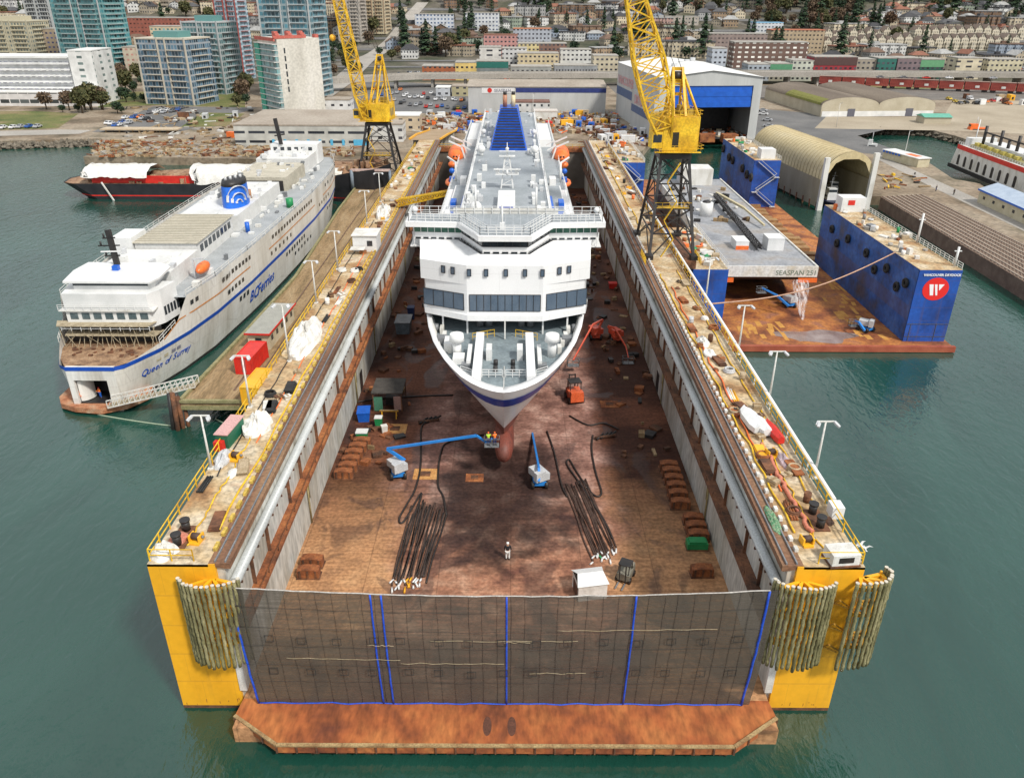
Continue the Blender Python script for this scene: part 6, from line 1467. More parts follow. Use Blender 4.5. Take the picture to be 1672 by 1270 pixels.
b_ = building('site_shed', 'low cream shed with red lettering strip before the long warehouse', 'shed', 872, 910, 192, 183, 7, WHITE2, M('pale_roof', (.6, .55, .5), 1, .7), 380, z0=2.6)
# two storey flat building behind the hulk
fb = building('terminal_building', 'long low white building with dark strip windows beyond the black hulk', 'building', 385, 598, 236, 206, 42, facade('white_strip', (.5, .5, .46), (.03, .035, .045), 3.4, 7.5, .28, .82, jitter=.3), TANR, 307, z0=2.6)
for k in range(8): strip(fb, 'blue_tarpaulin', -fb['_w']+14+k*4.4, -fb['_w']+15+k*4.4+(k == 7)*4, .5, 2.6, M('cyan_tarp', [(.08, .4, .65), (.12, .5, .75)], 1, .6))
# white concrete and glass apartment tower
ap_ = thing('apartment_tower', 'tower with a blank pale concrete side, glazed front and a red roof edge', 'tower', (-103.5, 374, 2.6), radians(37.7))
CW = M('stained_white_concrete', [(.42, .4, .35), (.58, .56, .5), (.64, .62, .57)], .12, .85, det=.2, stretch=(1, 1, .25), fine=1)
MB(CW).box(0, 20, .2, 22, -1, 34).build('concrete_wall', ap_, local=True)
GB = facade('tower_glass_green', (.3, .36, .36), (.12, .26, .27), 2.75, 2.2, .62, .85, jitter=.6)
MB(GB).box(-1.4, -.02, .2, 21.6, -1, 31.5).build('glazed_front', ap_, local=True)
MB(M('green_glass_corner', [(.04, .35, .25), (.06, .45, .32)], 2, .2, det=.3)).box(-1.9, -1.41, 17, 22.2, -1, 31.5).build('green_glazing', ap_, local=True)
for k in range(13): MB(WHITE2).box(-2.3, 0, 0, 22.4, 2.6+k*2.42, 2.85+k*2.42).build('balcony_slab', ap_, local=True)
for k in range(6): MB(GLASSD).box(2.8, 3.5, .14, .2, 12+k*3.2, 14.2+k*3.2).build('stair_window', ap_, local=True)
mb = MB(M('red_roof_frame', [(.45, .08, .06), (.55, .16, .12)], 1, .7))
for k in range(10): mb.cbox((1+k*2, 1.5+(k % 3)*6, 34), 1.8, 2.6, 1.4+(k % 3)*.5)
mb.box(-1.5, 12, 0, .6, 34, 35.2).box(-1.5, -.9, 0, 22, 33, 34.4); mb.build('roof_parapet', ap_, local=True)
def tower(label, uc, vb, Y, w_, d_, rz, h, fac, slabc, fh=2.9, topm=None, fins=True, group='distant residential towers', sl=.45):
    p = YP(uc, vb, Y); t = thing('residential_tower', label, 'tower', (p.x, Y, terr(0, Y)-.2), radians(rz), group)
    MB(fac).box(-w_/2, w_/2, -d_/2, d_/2, -1, h).build('facade', t, local=True)
    n = int(h/fh)
    for k in range(1, n):
        z = k*fh; m = MB(slabc)
        m.box(-w_*.38, -w_*.08, -d_/2-1.1, -d_/2, z, z+.25).box(w_*.12, w_*.42, -d_/2-1.1, -d_/2, z, z+.25).box(w_/2, w_/2+1.1, -d_*.3, d_*.3, z, z+.25)
        m.build('balcony_slab', t, local=True)
    if fins:
        for x in (-w_/2, -w_*.06, w_*.1, w_/2): MB(slabc).box(x-.35, x+.35, -d_/2-.5, -d_/2, 0, h+1).build('vertical_pier', t, local=True)
    MB(slabc).box(-w_/2-.3, w_/2+.3, -d_/2-.3, d_/2+.3, h, h+.7).build('roof_edge', t, local=True)
    MB(topm or slabc).box(-w_*.25, w_*.25, -d_*.25, d_*.25, h+.7, h+3.6).build('plant_room', t, local=True)
    return t
CRM = M('cream_trim', [(.5, .45, .36), (.58, .53, .44)], 1, .8); GRT = M('pale_grey_trim', [(.4, .42, .42), (.5, .52, .52)], 1, .7)
tower('blue glass tower with cream fins, nearest of the left cluster', 300, 166, 438, 28, 22, -14, 31, facade('blue_glass', (.3, .33, .36), (.06, .12, .17), 2.9, 1.8, .7, .8, jitter=.7), CRM, 2.9, M('green_penthouse', (.12, .28, .27), 1, .4))
tower('green glass tower with white fins behind the nearest blue glass one', 358, 146, 486, 22, 20, -14, 37, facade('teal_glass2', (.34, .38, .38), (.06, .14, .15), 2.9, 2.0, .65, .8, jitter=.7), GRT, 2.9, M('green_penthouse', (.12, .28, .27), 1, .4))
tower('tall teal glass tower with one pale fin behind the white terraced hotel', 168, 126, 575, 38, 24, -16, 92, facade('teal_glass', (.16, .3, .3), (.03, .14, .16), 2.95, 2.4, .62, .78, jitter=.75), GRT)
tower('tall blue green glass tower behind the concrete sided tower', 492, 140, 470, 28, 24, -10, 80, facade('cyan_glass', (.26, .33, .35), (.045, .14, .18), 2.9, 2.2, .62, .8, jitter=.75), GRT)
tower('slender red and pale blue tower left of the concrete sided one', 388, 92, 560, 15, 14, -14, 75, facade('blue_pale', (.42, .5, .56), (.1, .2, .25), 2.9, 1.8, .55, .7), M('brick_red_fin', [(.3, .06, .05), (.4, .1, .08)], 1, .8))
tower('beige tower with a domed top at the far left', 38, 80, 640, 34, 24, -8, 29, facade('beige_f', (.46, .42, .3), (.13, .16, .15), 2.9, 2.4, .5, .55), M('beige_trim', (.5, .46, .34), 1, .8))
tower('grey dark windowed tower right of the domed beige tower', 88, 62, 700, 22, 22, -12, 62, facade('grey_f', (.4, .4, .38), (.04, .045, .055), 2.9, 2.4, .6, .6), GRT)
tower('pale stone tower at the left of the pair behind the left crane boom', 578, 62, 770, 20, 22, -8, 80, facade('stone_f', (.42, .38, .33), (.12, .12, .12), 2.9, 2.6, .5, .4), M('stone_trim', (.46, .42, .37), 1, .85))
tower('cream tower at the right of the pair behind the left crane boom', 618, 58, 800, 20, 22, -8, 85, facade('cream_f', (.55, .48, .33), (.14, .13, .12), 2.9, 2.4, .5, .4), M('tan_trim', (.42, .3, .2), 1, .85))
tower('dull beige tower behind the gap between the teal and red towers', 290, 22, 900, 26, 22, -6, 60, facade('dull_f', (.4, .35, .28), (.12, .11, .1), 3, 3, .45, .5), M('dull_trim', (.42, .37, .3), 1, .85))
# white terraced hotel
ht = building('terraced_hotel', 'white terraced hotel at the left edge with rows of balconies', 'hotel', -60, 128, 166, 96, 30, facade('hotel_front', (.66, .67, .67), (.2, .2, .28), 3.0, 3.1, .42, .6, jitter=.6), WROOFM, 430, z0=2.6)
for k in range(6): strip(ht, 'balcony_front', -ht['_w'], ht['_w'], 7.5+k*2.9, 8.3+k*2.9, WHITE, -.8, .7)
building('hotel_wing', 'white stair wing at the right end of the terraced hotel', 'building', 128, 166, 166, 84, 22, facade('hotel_wing', (.68, .68, .66), (.15, .2, .19), 3.0, 9, .4, .3), WROOFM, 428, z0=2.6)
building('podium', 'long low white podium under the terraced hotel', 'building', -60, 160, 172, 152, 9, facade('podium_f', (.62, .6, .58), (.06, .07, .07), 4.5, 5, .4, .9), WROOFM, 420, z0=2.6)
# low shops and halls along the highway, placed one by one
def shop(label, u0, u1, vb, vt, col, glass=(.05, .05, .06), roof=None, d=16, Y=None, band=None, cat='shop', name='shop_building', fh=3.2, ww=3.2):
    nm = 'shop_%d_%d' % (u0, vb)
    t = building(name, label, cat, u0, u1, vb, vt, d, facade(nm, col, glass, fh, ww, .38, .5, jitter=.6), roof or CONC, Y, group='low buildings along the highway')
    if band: strip(t, 'fascia_band', -t['_w'], t['_w'], t['_h']*.66, t['_h']*.98, band)
    return t
BR_ = lambda r, g, b, n: M(n, [(r*.8, g*.8, b*.8), (r, g, b)], .8, .7, det=.2)
shop('orange brick shop with three white doors beside the highway', 690, 744, 131, 109, (.38, .12, .05), Y=556)
shop('yellow two storey shop between the orange and the green ones', 744, 778, 131, 103, (.68, .5, .18), Y=556)
shop('dark green fronted shop right of the yellow one', 778, 830, 131, 101, (.2, .22, .22), Y=558, band=BR_(.02, .16, .13, 'shop_green'))
shop('small bright orange garage right of the dark green shop', 822, 832, 131, 120, (.75, .12, .03), Y=553)
shop('grey low shop with dark windows above the grey warehouse', 834, 900, 126, 110, (.35, .36, .34), Y=566)
shop('long grey shop with a black window strip above the warehouse band', 905, 975, 124, 108, (.3, .31, .32), Y=570, ww=2)
shop('cream two storey block above the right end of the warehouse', 968, 1008, 120, 92, (.52, .46, .34), Y=575)
shop('pale yellow block with a peach base up the slope', 845, 912, 102, 88, (.6, .5, .32), Y=622)
shop('white square hall up the slope behind the green shop', 783, 818, 100, 78, (.62, .6, .56), Y=630, ww=9)
shop('white low hall with grey roof right of the square one', 820, 860, 96, 80, (.58, .58, .58), Y=640)
shop('long white low shop up the slope right of the pale yellow one', 915, 965, 98, 82, (.6, .6, .57), Y=634)
shop('cream shop row with a yellow front and dark eaves', 846, 880, 84, 72, (.6, .5, .26), Y=672)
shop('dark brown shop row right of the cream one', 880, 925, 84, 72, (.22, .13, .1), Y=674)
shop('grey blue apartment block with orange roof line', 838, 900, 70, 48, (.4, .43, .48), Y=720, cat='apartments', roof=BR_(.5, .2, .1, 'orange_eaves'))
shop('white and blue apartment block left on the slope', 678, 740, 46, 24, (.55, .58, .62), (.05, .1, .2), Y=800, cat='apartments')
shop('white and grey apartment block beside the brown one on the slope', 760, 815, 44, 22, (.6, .62, .64), (.08, .1, .16), Y=805, cat='apartments')
shop('pink hall with a brown roof on the slope', 790, 845, 74, 58, (.5, .26, .24), Y=700, roof=BR_(.25, .1, .06, 'brown_slate'))
shop('grey low shop right of the white shed', 1220, 1256, 122, 106, (.36, .4, .44), Y=560)
shop('shop with a green upper band right of the grey one', 1256, 1292, 122, 105, (.4, .38, .3), Y=560, band=BR_(.1, .3, .16, 'leaf_green'))
shop('pale green corner shop left of the burgundy one', 1292, 1326, 122, 100, (.5, .52, .44), Y=560)
shop('burgundy shop with red arches beside the highway', 1326, 1396, 122, 94, (.3, .03, .04), Y=560, band=BR_(.09, .045, .04, 'burgundy_dark'))
shop('tan long roofed shop right of the burgundy one', 1396, 1430, 121, 98, (.34, .3, .24), Y=562)
shop('deep green shop on the right beside the highway', 1430, 1460, 120, 96, (.03, .14, .115), Y=560)
shop('purple and grey narrow shop between two green ones', 1462, 1500, 120, 96, (.2, .15, .16), Y=562)
shop('lime green roofed shop furthest right of the green ones', 1500, 1538, 120, 98, (.03, .1, .07), Y=562, band=BR_(.14, .36, .18, 'lime_band'))
shop('cream hall above the right hand car lot', 1560, 1600, 116, 96, (.62, .55, .4), Y=572, ww=8)
shop('yellow low house at the right edge above the car lot', 1612, 1668, 112, 98, (.55, .5, .35), Y=580)
shop('brown and white curved apartment block behind the grey shops', 1196, 1316, 100, 70, (.16, .1, .08), (.62, .6, .55), Y=625, cat='apartments', ww=5)
shop('brown lower apartment block with pale rails above the curved one', 1156, 1252, 70, 56, (.28, .22, .2), (.1, .08, .08), Y=700, cat='apartments')
shop('apartment block with orange roof rows on the right slope', 1258, 1345, 66, 50, (.42, .33, .22), (.08, .07, .06), Y=720, cat='apartments', roof=BR_(.5, .16, .08, 'orange_tiles'))
shop('white and blue roofed block on the slope above the shed', 1230, 1278, 50, 38, (.58, .6, .62), (.1, .12, .16), Y=790, cat='apartments', roof=BR_(.25, .5, .7, 'sky_blue_roof'))
shop('long beige slope block above the shed roof', 1085, 1140, 46, 28, (.42, .38, .33), (.1, .1, .1), Y=830, cat='apartments')
shop('white roofed house among the woods on the right slope', 1388, 1440, 26, 12, (.6, .58, .56), (.3, .15, .15), Y=930, cat='apartments')
shop('pale grey narrow block before the big conifer', 1160, 1184, 112, 80, (.46, .5, .56), Y=590, cat='apartments')
shop('red tiled low hall behind the teal tower', 204, 330, 48, 30, (.3, .1, .07), (.12, .05, .04), Y=760, cat='building')
shop('cream hall with red canopy behind the blue glass tower', 248, 330, 68, 44, (.6, .5, .34), (.1, .25, .25), Y=680, cat='building')
shop('cream podium block behind the teal tower', 205, 262, 110, 78, (.5, .44, .34), (.3, .15, .12), Y=560, cat='building')
shop('orange tan low block behind the beige tower', 58, 112, 72, 48, (.35, .28, .2), (.06, .07, .15), Y=640, cat='building')
# gabled cream townhouses, each its own thing
TW = facade('townhouse_wall', (.62, .56, .44), (.1, .1, .09), 2.8, 1.6, .5, .4); TRF = M('townhouse_roof', [(.18, .13, .1), (.27, .21, .17)], .6, .85, det=.25)
def townhouse(w_, d_, h, lab, loc, src=[]):
    if src: return copy_tree(src[0], loc, 0, lab)
    t = thing('townhouse', lab, 'townhouse', loc, 0, 'gabled cream townhouses')
    mb = MB(TW); mb.box(-w_/2, w_/2, 0, d_, -2, h); mb.poly([(-w_/2, 0, h), (w_/2, 0, h), (0, 0, h+w_*.55)]); mb.box(-w_*.25, w_*.25, -1.3, 0, -2, h*.7); mb.build('wall', t, local=True)
    mb = MB(TRF); mb.loft([[(-w_/2-.3, -.5, h-.1), (0, -.5, h+w_*.55), (w_/2+.3, -.5, h-.1)], [(-w_/2-.3, d_, h-.1), (0, d_, h+w_*.55), (w_/2+.3, d_, h-.1)]]); mb.build('roof', t, local=True)
    MB(CONC).cbox((w_*.2, d_*.4, h+1), .8, .8, 3.2).build('chimney', t, local=True)
    src.append(t); return t
k = 0
for (ua, ub, va, vb_) in ((1342, 1488, 88, 82), (1496, 1662, 84, 82), (1330, 1480, 74, 70), (1490, 1672, 66, 68)):
    n = int((ub-ua)/13.5)
    for i in range(n):
        u = ua+(ub-ua)*(i+.5)/n; v = va+(vb_-va)*i/n; p = G(u, v)
        townhouse(6.6, 12, 8.5, 'cream gabled townhouse, %s from the left in the %s row of its terrace' % (nth(i), ['lower left', 'lower right', 'upper left', 'upper right'][k]), (p.x, p.y, p.z)).scale = (1, 1, R(.9, 1.12))
    k += 1
# ---------------------------------------------------------------- houses up the slope
WC = {'beige': (.42, .36, .27), 'cream': (.6, .52, .38), 'white': (.62, .62, .6), 'bluish': (.3, .35, .42), 'brown': (.22, .14, .09), 'tan': (.36, .26, .17), 'greenish': (.36, .42, .33), 'pinkish': (.46, .3, .26), 'grey': (.36, .36, .35)}
RC = {'slate': (.09, .09, .095), 'brown': (.16, .1, .07), 'rusty': (.26, .11, .07), 'silver': (.36, .36, .35), 'charcoal': (.05, .05, .055)}
protos = {}
def house_proto(wn, rn, kind):
    key = (wn, rn, kind)
    if key in protos: return protos[key]
    wm = facade('hw_'+wn, WC[wn], (.06, .065, .07), 2.8, 2.5, .42, .48, jitter=.7); rm = M('roof_'+rn, [tuple(c*.75 for c in RC[rn]), tuple(c*1.15 for c in RC[rn])], .7, .85, det=.25)
    a, b = MB(wm), MB(rm)
    if kind == 'gabled house':
        W_, D_, H_ = 11, 10, 5.6; a.box(-W_/2, W_/2, 0, D_, -2.5, H_); a.poly([(-W_/2, 0, H_), (W_/2, 0, H_), (0, 0, H_+3)]); b.loft([[(-W_/2-.5, -.6, H_-.2), (0, -.6, H_+3.1), (W_/2+.5, -.6, H_-.2)], [(-W_/2-.5, D_+.5, H_-.2), (0, D_+.5, H_+3.1), (W_/2+.5, D_+.5, H_-.2)]]); b.cbox((W_*.25, D_*.5, H_), .9, .9, 3.6)
    elif kind == 'hipped house':
        W_, D_, H_ = 14, 11, 5.8; a.box(-W_/2, W_/2, 0, D_, -2.5, H_); a.box(-W_/2+1, -W_/2+5, -1.6, 0, -2.5, 3); b.loft([[(-W_/2-.6, -.6, H_), (W_/2+.6, -.6, H_), (W_/2+.6, D_+.6, H_), (-W_/2-.6, D_+.6, H_)], [(-W_/5, D_*.45, H_+3), (W_/5, D_*.45, H_+3), (W_/5, D_*.55, H_+3), (-W_/5, D_*.55, H_+3)]], True, True)
    elif kind == 'low block':
        W_, D_, H_ = 24, 13, 7.5; a.box(-W_/2, W_/2, 0, D_, -2.5, H_); b.box(-W_/2-.4, W_/2+.4, -.5, D_+.4, H_, H_+.6); b.cbox((3, 6, H_), 4, 3, 2.2)
        a.box(-W_*.3, -W_*.1, -1.2, 0, -2.5, H_-.6); a.box(W_*.15, W_*.35, -1.2, 0, -2.5, H_-.6)
    else:
        W_, D_, H_ = 32, 15, 10; a.box(-W_/2, W_/2, 0, D_, -2.5, H_); b.box(-W_/2-.5, W_/2+.5, -.6, D_+.5, H_, H_+.7)
        for q in range(4): x = -W_*.4+q*W_*.24; a.box(x, x+W_*.12, -1.4, 0, -2.5, H_-.4)
        b.cbox((-6, 7, H_), 5, 4, 2.6)
    e = thing('house', '', 'house'); a.build('wall', e, local=True); b.build('roof', e, local=True)
    protos[key] = [e, W_, False]; return protos[key]
REG = [(-80, 250, 'behind the hotel'), (250, 540, 'behind the glass towers'), (540, 720, 'by the climbing street'), (720, 880, 'above the funnel'), (880, 1060, 'left of the crane boom'), (1060, 1300, 'above the white shed'), (1300, 1490, 'near the left townhouses'), (1490, 1760, 'near the right townhouses')]
BLOCKED = [(676, 742, 18, 50), (758, 818, 18, 48), (836, 902, 46, 74), (788, 848, 56, 78), (1150, 1350, 48, 104), (1225, 1282, 36, 52), (1082, 1142, 24, 50), (1386, 1442, 8, 30), (780, 970, 70, 104), (1320, 1680, 64, 94), (200, 332, 28, 72), (200, 262, 76, 112), (55, 112, 45, 75), (560, 640, 40, 66), (0, 60, 60, 84), (70, 110, 50, 66), (1225, 1400, 2, 48)]
STREETU = [(520, 160), (565, 128), (600, 96), (640, 68), (668, 30), (690, 6)]
def street_u(v): return interp([(6, 690), (30, 668), (68, 640), (96, 600), (128, 565)], v)
counts = {}
random.seed(11)
nh = 0
HROWS = [(106, 26), (94, 24), (80, 22), (70, 21), (60, 19), (51, 18), (43, 17), (36, 15), (29, 14), (22, 13), (16, 12), (10, 11), (5, 10), (0, 10)]
for ri, (v, _) in enumerate(HROWS):
    u = -60+R(0, 20)
    while u < 1730 and nh < 300:
        y = G(u, v).y; ppm = 1280/(y*.95)
        kind = random.choices(['gabled house', 'hipped house', 'low block', 'long block'], [3, 3, 3, 2] if v > 40 else [5, 5, 2, 1])[0]
        W_ = {'gabled house': 11, 'hipped house': 14, 'low block': 24, 'long block': 32}[kind]
        pw = W_*ppm; uc = u+pw/2; u += pw+R(2, 16 if v > 20 else 30)
        vv = v+R(-5, 5)*(1 if v > 25 else .5)
        if any(a-4 < uc < b+4 and c <= vv <= d for a, b, c, d in BLOCKED): continue
        if abs(uc-street_u(vv)) < pw/2+9: continue
        if v > 90 and not (1008 < uc < 1020 or 620 < uc < 690 and v > 200): 
            if 640 < uc < 1200 and v > 100: continue
        if uc < 640 and v > 86: continue
        if 250 < uc < 560 and v > 60: continue
        wn = random.choices(list(WC), [5, 4, 4, 2, 3, 3, 1, 1, 3])[0]; rn = random.choice(list(RC))
        e = house_proto(wn, rn, kind)
        reg = next((k for k, (a, b, t_) in enumerate(REG) if a <= uc < b), 0)
        key = (reg, ri); c = counts.get(key, 0); counts[key] = c+1
        lab = '%s %s, %s roof, no. %d of row %d %s' % (wn, kind, rn, c+1, ri+1, REG[reg][2])
        p = G(uc, vv); rz = R(-.45, .45)
        if not e[2]: e[0].location = p; e[0].rotation_euler = (0, 0, rz); e[0]['label'] = lab; e[0]['group'] = 'houses up the hillside'; e[2] = True; o = e[0]
        else: o = copy_tree(e[0], p, rz, lab)
        o.scale = (R(.8, 1.2), R(.85, 1.2), R(.8, 1.2)); nh += 1
# ---------------------------------------------------------------- trees
def tree_mesh(kind, seed, h, r, n, cols):
    random.seed(seed); mb = MB(M('bark', [(.06, .045, .03), (.12, .09, .06)], 3, .9)); mb.tube((0, 0, -1), (0, 0, h*.75), r*.1, 6, r*.03)
    for k in range(7): a = k*2.4; z = h*(.25+.07*k); mb.tube((0, 0, z), (cos(a)*r*.7, sin(a)*r*.7, z+r*.4*(1 if kind == 'dec' else -.1)), r*.035, 4, r*.01)
    tr = (mb.v[:], mb.f[:])
    cr = MB(cols[0])
    for i in range(n):
        cr.use(random.choice(cols))
        if kind == 'con':
            t = random.random()**.8; z = h*(.1+.9*t); rr = r*(1-t)**.85*(.75+.35*sin(t*34+seed))*R(.45, 1.05)+.1; a = R(0, 2*pi); c = Vector((cos(a)*rr, sin(a)*rr, z)); s = h*.05*R(.6, 1.3)*(1.1-t*.6)
            d = Vector((cos(a), sin(a), -.5)).normalized(); x = Vector((-sin(a), cos(a), 0))
            cr.poly([c-x*s, c-d*s*.4, c+x*s, c+d*s*1.2])
        else:
            v_ = Vector((R(-1, 1), R(-1, 1), R(-1, 1)))
            while v_.length > 1 or v_.length < .35: v_ = Vector((R(-1, 1), R(-1, 1), R(-1, 1)))
            q = .8+.35*noise.noise(v_*2.2+Vector((seed, 0, 0))); c = Vector((v_.x*r*q, v_.y*r*q, h*.6+v_.z*h*.38*q)); s = r*.12*R(.5, 1.3)
            a = Vector((R(-1, 1), R(-1, 1), R(-1, 1))).normalized(); b = a.cross(Vector((R(-1, 1), R(-1, 1), R(-1, 1)))).normalized()
            cr.poly([c-a*s-b*s*.6, c+a*s-b*s*.6, c+a*s*.7+b*s, c-a*s*.8+b*s*.8])
    return mb, cr
def leafm(n, c): return M('foliage_'+n, [tuple(x*.7 for x in c), tuple(x*1.3 for x in c)], .8, .9, det=.3)
TREES = []
def add_proto(kind, seed, h, r, n, cols, words):
    mb, cr = tree_mesh(kind, seed, h, r, n, cols); e = thing('conifer_tree' if kind == 'con' else 'broadleaf_tree', '', 'tree'); mb.build('trunk', e, local=True); cr.build('crown', e, local=True); TREES.append([e, words, False])
DG = [leafm('dark_a', (.022, .05, .022)), leafm('dark_b', (.045, .085, .032)), leafm('dark_c', (.016, .034, .018))]
OL = [leafm('olive_a', (.09, .09, .03)), leafm('olive_b', (.13, .12, .05)), leafm('olive_c', (.06, .07, .025))]
BRN = [leafm('twig_a', (.15, .1, .06)), leafm('twig_b', (.2, .14, .085)), leafm('twig_c', (.09, .06, .04))]
RDB = [leafm('red_a', (.15, .09, .05)), leafm('red_b', (.19, .12, .07)), leafm('red_c', (.1, .06, .04))]
add_proto('con', 1, 19, 4.4, 520, DG, 'tall dark conifer'); add_proto('con', 2, 14, 3.8, 420, DG, 'dark conifer'); add_proto('con', 3, 24, 6.5, 700, DG, 'broad dark conifer')
add_proto('dec', 4, 11, 4.6, 520, BRN, 'brown leafless tree'); add_proto('dec', 5, 13, 5.4, 620, OL, 'olive green tree'); add_proto('dec', 6, 12, 5.0, 560, RDB, 'russet leafless tree'); add_proto('dec', 7, 8, 3.6, 360, DG, 'round dark green tree')
tcount = {}
def put_tree(k, u, v, sc=1., p=None):
    e = TREES[k]; p = p or G(u, v); reg = next((i for i, (a, b, t_) in enumerate(REG) if a <= u < b), 0)
    band = int(max(0, v)//12); key = (reg, band, k); c = tcount.get(key, 0); tcount[key] = c+1
    lab = '%s, no. %d at level %d %s' % (e[1], c+1, 12-band, REG[reg][2])
    if not e[2]: o = e[0]; o.location = p; o['label'] = lab; o['group'] = 'trees up the hillside'; e[2] = True
    else: o = copy_tree(e[0], p, None, lab, group='trees up the hillside')
    o.rotation_euler = (0, 0, R(0, 6.28)); o.scale = (sc, sc, sc*R(.85, 1.15)); return o
random.seed(23)
for k, u, v, s in ((2, 662, 84, 1.2), (2, 697, 92, 1.3), (0, 712, 92, 1.2), (0, 690, 90, 1.2), (4, 735, 92, 1.5), (3, 728, 94, 1.6), (0, 750, 88, 1.25), (2, 655, 46, 1.0), (0, 735, 44, .8), (0, 748, 78, 1.), (2, 1146, 96, 1.35), (5, 1168, 86, .8), (2, 958, 46, .7), (0, 880, 42, .8), (1, 925, 40, .9), (0, 1000, 40, .8), (2, 815, 46, .6), (3, 650, 92, .8), (4, 640, 100, .8), (6, 620, 92, 1), (6, 560, 96, 1.3), (6, 545, 84, 1.3), (6, 578, 84, 1.2), (1, 545, 104, .9), (2, 1430, 52, 1.0), (3, 1395, 56, 1.1), (5, 1450, 50, 1.4)): put_tree(k, u, v, s)
for i in range(30): put_tree(random.choice((3, 3, 3, 5, 4)), R(1228, 1400), R(14, 50), R(.9, 1.6))
for i in range(16): put_tree(random.choice((0, 2, 1)), R(1225, 1440), R(2, 52), R(.7, 1.1))
for i in range(300):
    v = R(-4, 100) if i % 3 else R(-4, 26); u = R(560, 1672) if i % 4 else R(0, 560)
    if abs(u-street_u(v)) < 8: continue
    put_tree(random.choices(range(7), [5, 6, 3, 3, 3, 1, 8])[0], u, v, R(.8, 1.4) if v > 20 else R(.9, 1.5))
for u, v in [(R(196, 246), R(130, 168)) for i in range(16)]+[(R(384, 404), R(140, 175)) for i in range(10)]+[(R(536, 600), R(84, 128)) for i in range(14)]+[(R(60, 200), R(176, 186)) for i in range(12)]: put_tree(random.choice((3, 4, 6, 6, 3)), u, v, R(.5, 1.0), Z(u, v, 2.6) if v > 128 else None)
# ---------------------------------------------------------------- rail wagons
WAG = M('boxcar_red', [(.22, .035, .025), (.36, .07, .05), (.42, .12, .08)], .3, .7, det=.35, stretch=(.3, 1, 1)); pa, pb = Z(1335, 140, 2.7), Z(1700, 155, 2.7)
def wagon(src=[]):
    t = thing('rail_wagon', '', 'rail wagon', (0, 0, 0), 0, 'red rail wagons behind the twin sheds')
    mb = MB(WAG).box(-7.6, 7.6, -1.5, 1.5, 1.1, 4.6)
    for k in range(14): mb.box(-7.4+k*1.1, -7.2+k*1.1, -1.58, -1.5, 1.2, 4.4)
    mb.build('body', t, local=True); MB(M('wagon_roof', (.3, .2, .16), 1, .8)).box(-7.7, 7.7, -1.6, 1.6, 4.6, 4.8).build('roof', t, local=True); MB(WHITE2).box(-1, 1.6, -1.62, -1.58, 2, 3).build('door_panel', t, local=True)
    for x in (-5.4, 5.4): MB(BLACK).box(x-1.6, x+1.6, -1.1, 1.1, .2, 1.1).build('bogie', t, local=True)
    return t
w0 = wagon(); n = 9
for i in range(n):
    p = pa.lerp(pb, (i+.5)/n); rz = atan2(pb.y-pa.y, pb.x-pa.x); lab = 'rust red rail wagon, %s from the left of the train' % nth(i)
    if i == 0: w0.location = p; w0.rotation_euler = (0, 0, rz); w0['label'] = lab
    else: copy_tree(w0, p, rz, lab)
    (w0 if i == 0 else None)
L_w = (pb-pa).length/n
for o in [o for o in COL.objects if o.name.startswith('rail_wagon')]: o.scale = (L_w/16, 1.2, 1.25)
# twin vaulted shed
tv = thing('vaulted_shed', 'twin vaulted tan shed with dark roofs and a mossy left corner', 'shed', (146.7, 393, 2.6), radians(5))
VR = M('dark_vault_roof', [(.13, .1, .075), (.2, .16, .12)], .1, .9, det=.3, stretch=(1, .2, 1), fine=1.5); VW = M('tan_shed_wall', [(.42, .37, .27), (.52, .47, .36)], .2, .85, det=.2)
for k in range(2):
    x0 = k*28.2; pr = [(x0+14-14.2*cos(pi*i/12), 5.2+3.6*sin(pi*i/12)) for i in range(13)]
    mb = MB(VR); mb.smooth = True; mb.loft([[(x, y, z) for x, z in pr] for y in (0, 25, 50, 72)]); mb.build('vault_roof', tv, local=True)
    mb = MB(VW); mb.poly([(x, -.2+.25, z) for x, z in pr]+[(x0+28, .05, 0), (x0, .05, 0)][0:2]); mb.box(x0, x0+.3, .1, 72, 0, 5.2).box(x0+27.9, x0+28.2, .1, 72, 0, 5.2); mb.build('gable_wall', tv, local=True)
MB(WHITE).box(.4, 56, -.12, -.02, .1, 2.5).build('white_skirting', tv, local=True)
for x in (13, 42): MB(M('grey_shed_door', (.12, .12, .15), 1, .7)).box(x, x+3.6, -.2, -.13, 0, 3.6).build('shed_door', tv, local=True)
MB(M('roof_moss', [(.16, .17, .03), (.25, .24, .06)], .8, .95, det=.5)).loft([[(14-14.35*cos(pi*i/12), y, 5.22+3.65*sin(pi*i/12)) for i in range(0, 4)] for y in (2, 20, 44)]).build('moss_patch', tv, local=True)
t_ = building('green_roof_hut', 'small pale hut with a teal roof right of the vaulted shed', 'hut', 1508, 1552, 203, 192, 8, VW, M('teal_roof', [(.1, .35, .26), (.14, .42, .32)], 1, .6), 372, z0=2.6, rise=1.2)
